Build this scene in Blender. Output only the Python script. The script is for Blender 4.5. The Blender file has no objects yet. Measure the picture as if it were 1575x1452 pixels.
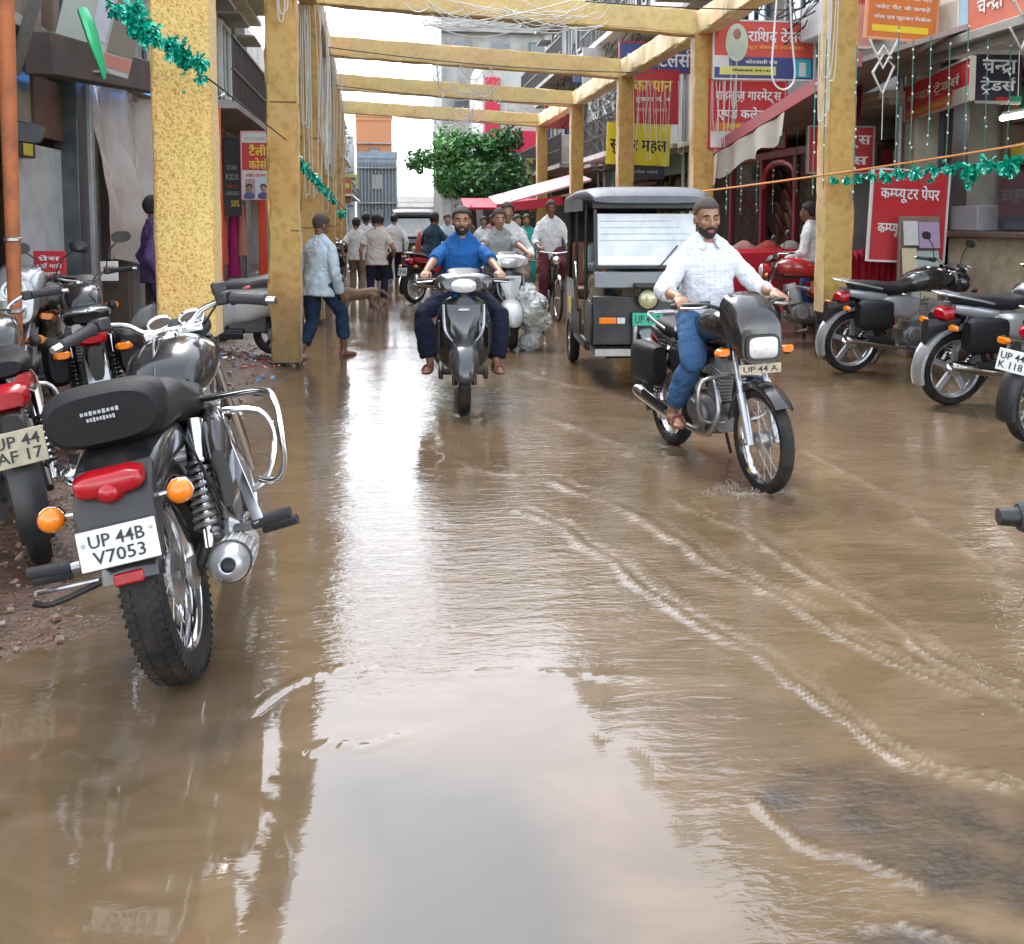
import bpy, bmesh, math, random
import numpy as np
from mathutils import Vector, Matrix, Quaternion, noise

S = bpy.context.scene
COL = S.collection
R = math.radians
rnd = random.Random(7)

# ------------------------------------------------------------------ camera
CAM_H, FPX, YAW, PIT = 1.45, 1516.0, R(7.4), R(4.5)
PPX, PPY = 787.5, 340 + 1516.0 * math.tan(R(4.5))
cd = bpy.data.cameras.new("camera")
cam = bpy.data.objects.new("camera", cd)
COL.objects.link(cam)
cam.location = (0, 0, CAM_H)
cam.rotation_euler = (R(90) - PIT, 0, -YAW)
cd.sensor_width = 36
cd.sensor_fit = 'HORIZONTAL'
cd.lens = 36 * FPX / 1575
cd.shift_y = -(726 - PPY) / 1575
cd.clip_start, cd.clip_end = 0.05, 2000
S.camera = cam

# ------------------------------------------------------------------ sky, sun, exposure
SUN_EL, SUN_AZ = R(58), R(-20)
W = bpy.data.worlds.new("World")
S.world = W
W.use_nodes = True
nt = W.node_tree
nt.nodes.clear()
sky = nt.nodes.new('ShaderNodeTexSky')
sky.sky_type = 'NISHITA'
sky.sun_disc = False
sky.sun_elevation = SUN_EL
sky.sun_rotation = SUN_AZ
sky.dust_density = 1
sky.air_density = 1
hs = nt.nodes.new('ShaderNodeHueSaturation')
hs.inputs['Saturation'].default_value = 0.36
bgn = nt.nodes.new('ShaderNodeBackground')
bgn.inputs['Strength'].default_value = 0.15
wo = nt.nodes.new('ShaderNodeOutputWorld')
nt.links.new(sky.outputs[0], hs.inputs['Color'])
nt.links.new(hs.outputs[0], bgn.inputs['Color'])
nt.links.new(bgn.outputs[0], wo.inputs['Surface'])
sl = bpy.data.lights.new("sun", 'SUN')
sl.energy = 0.7
sl.angle = R(25)
sl.color = (1, .97, .92)
so = bpy.data.objects.new("sun", sl)
COL.objects.link(so)
sd = Vector((math.sin(SUN_AZ) * math.cos(SUN_EL), math.cos(SUN_AZ) * math.cos(SUN_EL), math.sin(SUN_EL)))
so.rotation_euler = (-sd).to_track_quat('-Z', 'Y').to_euler()
S.view_settings.view_transform = 'Standard'
S.view_settings.look = 'None'
S.view_settings.gamma = 1
S.view_settings.exposure = 2.45
S.render.engine = 'CYCLES'
S.cycles.use_denoising = True
S.cycles.max_bounces = 6
S.cycles.diffuse_bounces = 3
S.cycles.glossy_bounces = 3
S.cycles.transmission_bounces = 4
S.cycles.transparent_max_bounces = 8
S.cycles.caustics_reflective = False
S.cycles.caustics_refractive = False
S.cycles.sample_clamp_indirect = 6

# ------------------------------------------------------------------ photo pixel -> place
_fw = Vector((math.sin(YAW) * math.cos(PIT), math.cos(YAW) * math.cos(PIT), -math.sin(PIT)))
_rt = Vector((math.cos(YAW), -math.sin(YAW), 0))
_up = _rt.cross(_fw)
_C = Vector((0, 0, CAM_H))
def ray(x, y): return _fw + _rt * ((x - PPX) / FPX) - _up * ((y - PPY) / FPX)
def gnd(x, y, z=0.0):
    r = ray(x, y); return _C + r * ((z - CAM_H) / r.z)
def atY(x, y, Y):
    r = ray(x, y); return _C + r * (Y / r.y)
def atX(x, y, X):
    r = ray(x, y); return _C + r * (X / r.x)
# ------------------------------------------------------------------ mesh helpers
def V(*a): return Vector(a)
class MB:
    """collects shapes and links them as ONE mesh object"""
    def __init__(s): s.v = []; s.f = []
    def add(s, vs, fs, M=None):
        b = len(s.v)
        s.v += [tuple(M @ Vector(v)) if M else tuple(v) for v in vs]
        s.f += [tuple(i + b for i in f) for f in fs]
        return s
    def box(s, c, d, rot=None, M=None):
        x, y, z = d[0] / 2, d[1] / 2, d[2] / 2
        vs = [Vector(p) for p in ((-x,-y,-z),(x,-y,-z),(x,y,-z),(-x,y,-z),(-x,-y,z),(x,-y,z),(x,y,z),(-x,y,z))]
        T = Matrix.Translation(c)
        if rot: T = T @ Matrix.Rotation(rot[2],4,'Z') @ Matrix.Rotation(rot[1],4,'Y') @ Matrix.Rotation(rot[0],4,'X')
        if M: T = M @ T
        return s.add(vs, [(0,3,2,1),(4,5,6,7),(0,1,5,4),(1,2,6,5),(2,3,7,6),(3,0,4,7)], T)
    def bar(s, a, b, w, h=None, up=(0,0,1)):
        a, b = Vector(a), Vector(b); d = b - a; L = d.length; d.normalize()
        u = Vector(up)
        if abs(d.dot(u)) > .95: u = Vector((1,0,0))
        sd = d.cross(u).normalized(); u = sd.cross(d)
        M = Matrix((( d.x, sd.x, u.x, 0),(d.y, sd.y, u.y, 0),(d.z, sd.z, u.z, 0),(0,0,0,1)))
        return s.box((0,0,0), (L, w, h or w), M=Matrix.Translation((a + b) / 2) @ M)
    def loft(s, rings, closed=True, caps=True):
        n = len(rings[0]); vs = [p for r in rings for p in r]; fs = []
        for i in range(len(rings) - 1):
            for j in range(n if closed else n - 1):
                k = (j + 1) % n
                fs.append((i*n+j, i*n+k, (i+1)*n+k, (i+1)*n+j))
        if caps and closed:
            fs.append(tuple(reversed(range(n)))); fs.append(tuple((len(rings)-1)*n + j for j in range(n)))
        return s.add(vs, fs)
    def tube(s, pts, r, n=8, loop=False, caps=True, sub=0, flat=None):
        pts = [Vector(p) for p in pts]
        rs = list(r) if hasattr(r, '__len__') else [r] * len(pts)
        if sub: pts, rs = smooth_path(pts, rs, sub, loop)
        N = len(pts); rings = []; u = None
        for i, p in enumerate(pts):
            if loop: d = pts[(i+1) % N] - pts[i-1]
            else: d = pts[min(i+1, N-1)] - pts[max(i-1, 0)]
            if d.length < 1e-9: d = Vector((0,0,1))
            d.normalize()
            if u is None:
                u = Vector((0,0,1)) if abs(d.z) < .9 else Vector((1,0,0))
            u = (u - d * u.dot(d))
            if u.length < 1e-6: u = d.orthogonal()
            u.normalize(); w = d.cross(u)
            k = flat or 1
            rings.append([p + (u * math.cos(a) * k + w * math.sin(a)) * rs[i] for a in [2*math.pi*j/n for j in range(n)]])
        if loop: rings.append(rings[0]); caps = False
        return s.loft(rings, caps=caps)
    def lathe(s, prof, c=(0,0,0), axis=(0,1,0), n=24, closed=False, caps=False):
        a = Vector(axis).normalized(); u = a.orthogonal().normalized(); w = a.cross(u); c = Vector(c)
        rings = [[c + a * h + (u * math.cos(t) + w * math.sin(t)) * max(r, 1e-4) for t in [2*math.pi*j/n for j in range(n)]] for r, h in prof]
        if closed: rings.append(rings[0])
        return s.loft(rings, caps=(not closed) and max(prof[0][0], prof[-1][0]) < .012 or caps)
    def ell(s, c, r, M=None, nu=16, nv=10, keep=None):
        c = Vector(c); vs = []; fs = []
        for i in range(nv + 1):
            t = math.pi * i / nv
            for j in range(nu):
                p = 2 * math.pi * j / nu
                q = Vector((math.sin(t)*math.cos(p)*r[0], math.sin(t)*math.sin(p)*r[1], math.cos(t)*r[2]))
                vs.append(c + (M.to_3x3() @ q if M else q))
        for i in range(nv):
            for j in range(nu):
                k = (j + 1) % nu; f = (i*nu+j, (i+1)*nu+j, (i+1)*nu+k, i*nu+k)
                if i == 0: f = (f[0], f[1], f[2])
                if i == nv - 1: f = (f[0], f[1], f[3])
                if keep:
                    m = sum((vs[q] for q in f), Vector()) / len(f) - c
                    if not keep(m.x / r[0], m.y / r[1], m.z / r[2]): continue
                fs.append(f)
        return s.add(vs, fs)
    def prism(s, poly, y0, y1, M=None):
        """outline in x,z pulled from y0 to y1"""
        n = len(poly); vs = [(x, y0, z) for x, z in poly] + [(x, y1, z) for x, z in poly]
        fs = [tuple(range(n)), tuple(reversed(range(n, 2*n)))] + [(i, i+n, (i+1) % n + n, (i+1) % n) for i in range(n)]
        return s.add(vs, fs, M)
    def body(s, secs, n=20):
        """sections (centre xyz, half width y, half height z, power[, tilt]) lofted along x"""
        rings = []
        for q in secs:
            c, w, h, p = q[:4]; tl = q[4] if len(q) > 4 else 0
            ring = []
            for j in range(n):
                a = 2 * math.pi * (j + .5) / n; ca, sa = math.cos(a), math.sin(a)
                yy = math.copysign(abs(ca) ** (2/p), ca) * w; zz = math.copysign(abs(sa) ** (2/p), sa) * h
                ring.append(Vector((c[0] - zz * math.sin(tl), c[1] + yy, c[2] + zz * math.cos(tl))))
            rings.append(ring)
        return s.loft(rings)
    def build(s, name, m, parent=None, bevel=0, smooth=40, seg=2):
        me = bpy.data.meshes.new(name)
        me.from_pydata(s.v, [], s.f)
        bm = bmesh.new(); bm.from_mesh(me); bmesh.ops.recalc_face_normals(bm, faces=bm.faces); bm.to_mesh(me); bm.free()
        if smooth:
            me.shade_smooth(); me.set_sharp_from_angle(angle=R(smooth))
        if m: me.materials.append(m)
        o = bpy.data.objects.new(name, me); COL.objects.link(o)
        if parent: o.parent = parent
        if bevel:
            b = o.modifiers.new('bevel', 'BEVEL'); b.width = bevel; b.segments = seg; b.limit_method = 'ANGLE'; b.angle_limit = R(35)
        return o
def smooth_path(pts, rs, sub, loop=False):
    N = len(pts); out = []; ro = []
    for i in range(N if loop else N - 1):
        if loop: p0, p1, p2, p3 = pts[i-1], pts[i], pts[(i+1) % N], pts[(i+2) % N]
        else: p0, p1, p2, p3 = pts[max(i-1,0)], pts[i], pts[i+1], pts[min(i+2,N-1)]
        for k in range(sub):
            t = k / sub
            out.append(.5*((2*p1) + (p2-p0)*t + (2*p0-5*p1+4*p2-p3)*t*t + (3*p1-p0-3*p2+p3)*t**3))
            ro.append(rs[i] + (rs[(i+1) % N] - rs[i]) * t)
    if not loop: out.append(pts[-1]); ro.append(rs[-1])
    return out, ro
def thing(name, label, cat, loc=(0,0,0), rz=0, group=None, lean=0, sc=1, pitch=0):
    o = bpy.data.objects.new(name, None); o.empty_display_size = .1; COL.objects.link(o)
    o.matrix_world = Matrix.Translation(loc) @ Matrix.Rotation(rz,4,'Z') @ Matrix.Rotation(pitch,4,'Y') @ Matrix.Rotation(lean,4,'X') @ Matrix.Scale(sc,4)
    return tag(o, label, cat, group)
def tag(o, label=None, cat=None, group=None, kind=None):
    if label: o['label'] = label
    if cat: o['category'] = cat
    if group: o['group'] = group
    if kind: o['kind'] = kind
    return o
def dup(root, label=None, loc=None, rz=None, group=None, lean=0, sc=None):
    def cp(o, par):
        c = o.copy(); COL.objects.link(c)
        if par: c.parent = par
        for ch in o.children: cp(ch, c)
        return c
    r = cp(root, None)
    if loc is not None:
        k = sc if sc is not None else root.scale.x
        r.matrix_world = Matrix.Translation(loc) @ Matrix.Rotation(rz or 0,4,'Z') @ Matrix.Rotation(lean,4,'X') @ Matrix.Scale(k,4)
    if label: r['label'] = label
    if group: r['group'] = group
    return r
# ------------------------------------------------------------------ materials
MATS = {}
def mk(name, base, rough=.5, metal=0, var=.12, scale=6, bump=0, bscale=80, coat=0, spec=.5, rvar=.12, dirt=None, dscale=3, damt=.5, emit=None, trans=0, alpha=1, sss=0):
    if name in MATS: return MATS[name]
    m = bpy.data.materials.new(name); m.use_nodes = True; MATS[name] = m
    t = m.node_tree; N = t.nodes; L = t.links; b = N['Principled BSDF']
    base = tuple(base) + (1,)
    tc = N.new('ShaderNodeTexCoord')
    no = N.new('ShaderNodeTexNoise'); no.inputs['Scale'].default_value = scale; no.inputs['Detail'].default_value = 6
    L.new(tc.outputs['Object'], no.inputs['Vector'])
    mx = N.new('ShaderNodeMix'); mx.data_type = 'RGBA'
    mx.inputs['A'].default_value = tuple(max(0, c * (1 - var)) for c in base[:3]) + (1,)
    mx.inputs['B'].default_value = tuple(min(1, c * (1 + var)) for c in base[:3]) + (1,)
    L.new(no.outputs['Fac'], mx.inputs['Factor'])
    col = mx.outputs['Result']
    if dirt:
        n2 = N.new('ShaderNodeTexNoise'); n2.inputs['Scale'].default_value = dscale; n2.inputs['Detail'].default_value = 10; n2.inputs['Roughness'].default_value = .65
        L.new(tc.outputs['Object'], n2.inputs['Vector'])
        rp = N.new('ShaderNodeMapRange'); rp.inputs['From Min'].default_value = .42; rp.inputs['From Max'].default_value = .68; rp.inputs['To Max'].default_value = damt
        L.new(n2.outputs['Fac'], rp.inputs['Value'])
        m2 = N.new('ShaderNodeMix'); m2.data_type = 'RGBA'; m2.inputs['B'].default_value = tuple(dirt) + (1,)
        L.new(rp.outputs[0], m2.inputs['Factor']); L.new(col, m2.inputs['A']); col = m2.outputs['Result']
    L.new(col, b.inputs['Base Color'])
    mr = N.new('ShaderNodeMapRange'); mr.inputs['To Min'].default_value = max(.02, rough - rvar); mr.inputs['To Max'].default_value = min(1, rough + rvar)
    L.new(no.outputs['Fac'], mr.inputs['Value']); L.new(mr.outputs[0], b.inputs['Roughness'])
    b.inputs['Metallic'].default_value = metal; b.inputs['Coat Weight'].default_value = coat; b.inputs['Coat Roughness'].default_value = .08
    b.inputs['Specular IOR Level'].default_value = spec
    if sss: b.inputs['Subsurface Weight'].default_value = sss; b.inputs['Subsurface Radius'].default_value = (.01,.004,.002)
    if trans: b.inputs['Transmission Weight'].default_value = trans
    if alpha < 1: b.inputs['Alpha'].default_value = alpha
    if emit: b.inputs['Emission Color'].default_value = tuple(emit[:3]) + (1,); b.inputs['Emission Strength'].default_value = emit[3]
    if bump:
        n3 = N.new('ShaderNodeTexNoise'); n3.inputs['Scale'].default_value = bscale; n3.inputs['Detail'].default_value = 5
        L.new(tc.outputs['Object'], n3.inputs['Vector'])
        bp = N.new('ShaderNodeBump'); bp.inputs['Strength'].default_value = bump; bp.inputs['Distance'].default_value = .02
        L.new(n3.outputs['Fac'], bp.inputs['Height']); L.new(bp.outputs[0], b.inputs['Normal'])
    return m
def gloss(n, c, **k): return mk(n, c, **{**dict(rough=.2, coat=.6, dirt=(.16,.12,.08), damt=.18, dscale=9, rvar=.08), **k})
K = dict(
 tyre=mk('tyre_rubber',(.012,.012,.013),.7,spec=.3,bump=.2,bscale=120,dirt=(.10,.075,.05),damt=.35,dscale=8),
 chrome=mk('chrome',(.75,.75,.76),.14,1,var=.05,rvar=.08,dirt=(.3,.25,.2),damt=.25,dscale=14),
 steel=mk('dull_steel',(.42,.42,.42),.38,.9,dirt=(.16,.12,.08),damt=.4,dscale=12),
 alu=mk('cast_aluminium',(.50,.50,.49),.42,.7,bump=.15,dirt=(.14,.11,.08),damt=.5,dscale=10),
 engine=mk('engine_metal',(.20,.20,.20),.5,.6,bump=.25,dirt=(.12,.09,.06),damt=.6,dscale=10),
 black=gloss('black_paint',(.012,.012,.014)),
 satin=mk('black_plastic',(.014,.014,.015),.42,bump=.1,bscale=200,dirt=(.09,.07,.05),damt=.2,dscale=7),
 vinyl=mk('black_vinyl',(.010,.010,.011),.55,spec=.3,bump=.2,bscale=260,rvar=.08),
 grip=mk('grip_rubber',(.025,.025,.027),.55,bump=.5,bscale=300),
 red=gloss('red_paint',(.42,.02,.025)), redlens=mk('red_lens',(.36,.004,.010),.2,coat=.25,spec=.5,var=.3,scale=40),
 amber=mk('amber_lens',(.80,.20,.008),.2,coat=.4,var=.2,scale=40), clear=mk('lamp_glass',(.62,.62,.6),.1,.25,coat=1,var=.3,scale=30),
 silver=gloss('silver_paint',(.42,.43,.44),metal=.5), grey=gloss('grey_paint',(.055,.058,.062),metal=.35), white=gloss('white_paint',(.72,.73,.70)),
 plate=mk('plate_white',(.72,.74,.72),.4,dirt=(.3,.24,.17),damt=.3,dscale=14), plateY=mk('plate_worn',(.50,.44,.30),.6,dirt=(.2,.15,.1),damt=.5,dscale=16),
 ink=mk('plate_ink',(.02,.02,.02),.5), wtext=mk('white_lettering',(.78,.78,.76),.5), btext=mk('dark_lettering',(.02,.02,.025),.5), gtext=mk('grey_lettering',(.35,.35,.35),.5),
 brown=mk('brown_plastic',(.06,.05,.045),.5),
)
# ------------------------------------------------------------------ writing
_VIR, _STEM = '\u094d', set('कखगघचजझञणतथधनपफबभमयलवशषसक्ष')
_NOSTEM_RA = set('टठडढछ')
_GL = {}
def _glyph(s):
    """flat mesh of a string with the built-in font: (verts, faces)"""
    if s in _GL: return _GL[s]
    c = bpy.data.curves.new('glyph', 'FONT'); c.body = s; c.offset = .010; c.resolution_u = 2
    t = bpy.data.objects.new('glyph', c); COL.objects.link(t)
    dg = bpy.context.evaluated_depsgraph_get(); dg.update()
    me = bpy.data.meshes.new_from_object(t.evaluated_get(dg))
    vs = [tuple(v.co) for v in me.vertices]; fs = [tuple(p.vertices) for p in me.polygons]
    bpy.data.objects.remove(t); bpy.data.curves.remove(c); bpy.data.meshes.remove(me)
    _GL[s] = (vs, fs); return vs, fs
def _half(s):
    vs, fs = _glyph(s); bm = bmesh.new(); bv = [bm.verts.new(v) for v in vs]
    for f in fs:
        try: bm.faces.new([bv[i] for i in f])
        except ValueError: pass
    x1 = max(v[0] for v in vs)
    bmesh.ops.bisect_plane(bm, geom=bm.verts[:] + bm.edges[:] + bm.faces[:], plane_co=(x1 - .20, 0, 0), plane_no=(1,0,0), clear_outer=True)
    bm.verts.index_update(); r = ([tuple(v.co) for v in bm.verts], [tuple(v.index for v in f.verts) for f in bm.faces]); bm.free(); return r
def _quad(pts, w=.075):
    vs, fs = [], []
    for (ax, ay), (bx, by) in zip(pts, pts[1:]):
        d = math.hypot(bx-ax, by-ay) or 1; nx, ny = -(by-ay)/d*w/2, (bx-ax)/d*w/2; b = len(vs)
        vs += [(ax-nx,ay-ny,0),(bx-nx,by-ny,0),(bx+nx,by+ny,0),(ax+nx,ay+ny,0)]; fs.append((b,b+1,b+2,b+3))
    return vs, fs
def compose(body):
    """Devanagari clusters set out with half letters, reph and rakar"""
    V_, F_ = [], []
    def put(g, dx=0, dy=0):
        b = len(V_); V_.extend((x+dx, y+dy, len(F_)*1e-7 + (.004 if len(g[0]) < 25 else 0)) for x, y, z in g[0]); F_.extend(tuple(i+b for i in f) for f in g[1])
    x = 0; i = 0; n = len(body)
    ismark = lambda ch: ch in '\u093c\u093e\u0940\u0941\u0942\u0943\u0947\u0948\u094b\u094c\u0902\u0901\u0945\u0949'
    def place(g):
        nonlocal x
        x0 = min(v[0] for v in g[0]); x1 = max(v[0] for v in g[0]); put(g, x - x0); x += x1 - x0 - .012; return x1 - x0
    while i < n:
        ch = body[i]
        if ch == ' ': x += .28; i += 1; continue
        if not ('\u0900' <= ch <= '\u097f'):
            j = i
            while j < n and not ('\u0900' <= body[j] <= '\u097f') and body[j] != ' ': j += 1
            if x: x += .06
            place(_glyph(body[i:j])); x += .06; i = j; continue
        reph = False
        if ch == 'र' and i+1 < n and body[i+1] == _VIR and i+2 < n: reph = True; i += 2
        halves = []; base = body[i]; i += 1; rak = False
        if i < n and body[i] == '\u093c': base += body[i]; i += 1
        while i+1 < n and body[i] == _VIR:
            nx_ = body[i+1]
            if nx_ == 'र': rak = True; i += 2
            else: halves.append(base); base = nx_; i += 2
            if i < n and body[i] == '\u093c': base += body[i]; i += 1
        marks = ''
        while i < n and ismark(body[i]) or i < n and body[i] == '\u093f':
            marks += body[i]; i += 1
        if '\u093f' in marks:
            put(_imark(), x); x += .185
        for h in halves: place(_half(h) if h[0] in _STEM else _glyph(h + _VIR))
        xs = x
        place(_glyph(base + marks.replace('\u093f', '')))
        gb = _glyph(base); wb = max(v[0] for v in gb[0]) - min(v[0] for v in gb[0]); xe = xs + wb
        if rak:
            if base[0] in _NOSTEM_RA: put(_quad([(xs+wb*.25,-.27),(xs+wb*.5,-.10),(xs+wb*.75,-.27)], .06))
            else: put(_quad([(xs+wb*.62,.22),(xs+wb*.22,.0)], .07))
        if reph:
            q = (x if '\u093e' in marks or '\u0940' in marks else xe) - .10
            put(_quad([(q+.02,.66),(q-.07,.71),(q-.09,.79),(q-.03,.86),(q+.06,.85)], .055))
    return V_, F_
def _imark():
    """the short-i sign, drawn before its consonant: a stem with a hook over the next letter"""
    vs, fs = _quad([(.09,0),(.09,.68)], .085); a = _quad([(.0,.645),(.20,.645)], .075); b = _quad([(.09,.66),(.08,.78),(.16,.88),(.30,.88),(.40,.80),(.44,.68)], .06)
    for g in (a,): k = len(vs); vs = vs + g[0]; fs = fs + [tuple(i+k for i in f) for f in g[1]]
    k = len(vs); vs = vs + [(min(v[0],.20) if 0 else v[0], v[1], 0) for v in b[0]]; fs = fs + [tuple(i+k for i in f) for f in b[1]]
    return vs, fs
def text(body, w, h, m, parent, loc=(0,0,0), rot=(R(90),0,0), fat=0.0, name='lettering', bold=True):
    """lettering stretched to w x h, centred at loc, lying in local xz facing -y"""
    if any('\u0900' <= c <= '\u097f' for c in body): vs, fs = compose(body)
    else: vs, fs = _glyph(body)
    k = len(vs)
    if bold: vs = list(vs) + [(x + .034, y + .008, z + .003) for x, y, z in vs]; fs = list(fs) + [tuple(i + k for i in f) for f in fs]
    a = np.array(vs, float); lo, hi = a.min(0), a.max(0); sz = np.maximum(hi - lo, 1e-6)
    a = (a - (lo + hi) / 2) * np.array([w / sz[0], h / sz[1], .5])
    me = bpy.data.meshes.new(name); me.from_pydata(a.tolist(), [], fs); me.materials.append(m)
    o = bpy.data.objects.new(name, me); COL.objects.link(o)
    o.parent = parent; o.location = loc; o.rotation_euler = rot
    return o
# ------------------------------------------------------------------ two-wheeler parts
def tyre_prof(Ro, w):
    ri = Ro - w * .85
    return [(ri, -w*.30), (Ro - w*.55, -w*.5), (Ro - w*.22, -w*.47), (Ro - w*.05, -w*.27), (Ro, 0), (Ro - w*.05, w*.27), (Ro - w*.22, w*.47), (Ro - w*.55, w*.5), (ri, w*.30)]
def wheel(par, x, Ro, w, spokes=True, hub=.06, rimm=None, disc=False, tread=False, z=None, nsp=36):
    z = Ro if z is None else z
    m = MB().lathe(tyre_prof(Ro, w), (x,0,z), (0,1,0), 40, closed=True)
    if tread:
        for i in range(64):
            a = 2*math.pi*i/64
            for sd in (-1, 1):
                aa = a + (.05 if sd > 0 else 0)
                M = Matrix.Translation((x,0,z)) @ Matrix.Rotation(-aa,4,'Y')
                m.box((Ro*.972, sd*w*.30, 0), (.009, w*.24, Ro*.06), (0,-sd*0+0,sd*.35), M)
                m.box((Ro*.935, sd*w*.465, 0), (.022, .005, Ro*.03), (0,0,0), M)
    o = m.build('wheel', K['tyre'], par)
    ri = Ro - w*.8
    r = MB().lathe([(ri+.012,-w*.36),(ri+.004,-w*.38),(ri-.012,-w*.26),(ri-.016,0),(ri-.012,w*.26),(ri+.004,w*.38),(ri+.012,w*.36)], (x,0,z), (0,1,0), 40)
    if not spokes:
        for i in range(5):
            a = 2*math.pi*i/5 + .3
            p = lambda rr: (x + rr*math.cos(a), 0, z + rr*math.sin(a))
            r.bar(p(hub*.6), p(ri-.005), .045, .022, up=(0,1,0))
    r.build('rim', rimm or K['chrome'], o)
    if spokes:
        s = MB()
        for i in range(nsp):
            a = 2*math.pi*i/nsp; sd = 1 if i % 2 else -1; b = a + (.5 if i % 4 < 2 else -.5)
            s.tube([(x+hub*math.cos(b), sd*.028, z+hub*math.sin(b)), (x+(ri-.006)*math.cos(a), sd*.006, z+(ri-.006)*math.sin(a))], .0018, 4)
        s.build('spokes', K['steel'], o)
    h = MB().lathe([(.001,-.05),(.02,-.05),(.02,-.04),(hub,-.036),(hub*1.08,-.025),(hub*.75,-.02),(hub*.75,.02),(hub*1.08,.025),(hub,.036),(.02,.04),(.02,.05),(.001,.05)], (x,0,z), (0,1,0), 20)
    h.build('hub', K['alu'], o)
    return o
def fender(par, x, z, rad, w, a0, a1, m, thick=.006, name='fender', drop=.03, n=18):
    """curved mudguard; angles in degrees from forward (+x) going up"""
    b = MB(); rings = []
    for i in range(n + 1):
        a = R(a0 + (a1 - a0) * i / n); ring = []
        prof = [(-w/2, -drop), (-w*.46, -drop*.25), (-w*.3, 0), (0, .008), (w*.3, 0), (w*.46, -drop*.25), (w/2, -drop)]
        prof = prof + [(y*.96, h - thick) for y, h in reversed(prof)]
        for y, h in prof:
            q = rad + h; ring.append(Vector((x + q*math.cos(a), y, z + q*math.sin(a))))
        rings.append(ring)
    return b.loft(rings).build(name, m, par)
def plate(par, c, w, h, lines, m=None, tilt=0, back=False, cols=None):
    """number plate; faces -x if back else +x"""
    f = -1 if back else 1
    p = MB().box((0,0,0), (.006, w, h)).build('number_plate', m or K['plate'], par, bevel=.003)
    p.location = c; p.rotation_euler = (0, tilt, 0)
    n = len(lines)
    for i, t in enumerate(lines):
        text(t, w*(.82 if cols is None else cols[i]), h*(.66/n if n > 1 else .6), K['ink'], p, (f*.0055, 0, h*((n-1)/2 - i)*(.82/n)), (R(90), 0, R(90)*f), bold=False)
    return p
def shock(par, a, b, r=.028, coils=9, name='shock_absorber'):
    a, b = Vector(a), Vector(b); d = b - a
    m = MB().tube([a, a + d*.34], [r*1.0, r*1.0], 12).tube([a + d*.3, b], r*.5, 10)
    o = m.build(name, K['chrome'], par)
    u = d.normalized().orthogonal().normalized(); w = d.normalized().cross(u); pts = []
    for i in range(coils * 12 + 1):
        t = i / (coils*12); q = 2*math.pi*t*coils
        pts.append(a + d*(.34 + .54*t) + (u*math.cos(q) + w*math.sin(q))*r)
    MB().tube(pts, r*.24, 6).build('spring', K['satin'] if r < .03 else K['steel'], o)
    return o
def indicator(par, c, sd, m=None, r=.032, stem=.05, round_=True, front=False):
    f = 1 if front else -1
    o = MB()
    if round_: o.lathe([(.004, .0),(r*.8,.006),(r,.014),(r*.95,.028),(r*.6,.042),(.002,.047)], c, (f,0,0), 18)
    else: o.body([((c[0],c[1]-sd*.03,c[2]),.004,.016,2.5),((c[0]+f*.006,c[1],c[2]),.05,.026,2.6),((c[0]+f*.03,c[1],c[2]),.034,.018,2.6)], 16)
    i = o.build('indicator', m or K['amber'], par)
    MB().tube([(c[0], c[1] - sd*stem, c[2]-.004), (c[0], c[1] - sd*r*.3, c[2])], .009, 8).lathe([(.002,-.012),(r*.7,-.01),(r*1.03,.0),(r*1.03,.014),(r*.96,.016)], c, (f,0,0), 16).build('indicator_stem', K['chrome'] if round_ else K['satin'], i)
    return i
def engine(par, x=0, z=.36, s=1.0, right_clutch=True):
    m = MB()
    m.body([((x-.20*s,0,z-.02),.09*s,.07*s,3.5),((x-.14*s,0,z),.125*s,.12*s,3.5),((x+.05*s,0,z),.13*s,.125*s,3.5),((x+.15*s,0,z-.01),.10*s,.09*s,3)], 20)
    for sd in (-1, 1):
        m.lathe([(.001,0),(.085*s,0),(.09*s,.02),(.075*s,.035),(.001,.04)], (x+.03*s, sd*.12*s, z), (0,sd,0), 22)
        m.lathe([(.001,0),(.07*s,0),(.07*s,.015),(.06*s,.026),(.001,.03)], (x-.11*s, sd*.11*s, z+.01), (0,sd,0), 20)
    e = m.build('engine', K['engine'], par)
    c = MB()
    M = Matrix.Translation((x+.09*s,0,z+.12*s)) @ Matrix.Rotation(R(14),4,'Y')
    for i in range(9):
        c.box((0,0,i*.022*s), (.16*s,.17*s,.008*s), M=M)
    c.box((0,0,.09*s), (.11*s,.12*s,.2*s), M=M); c.box((0,0,.21*s), (.12*s,.13*s,.05*s), M=M)
    c.build('cylinder', K['alu'], e, bevel=.002)
    MB().tube([(x+.12*s,.0,z+.33*s),(x-.06*s,-.02,z+.30*s),(x-.16*s,0,z+.26*s)], [.02,.03,.045], 10, sub=3).build('carburettor', K['steel'], e)
    return e
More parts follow.
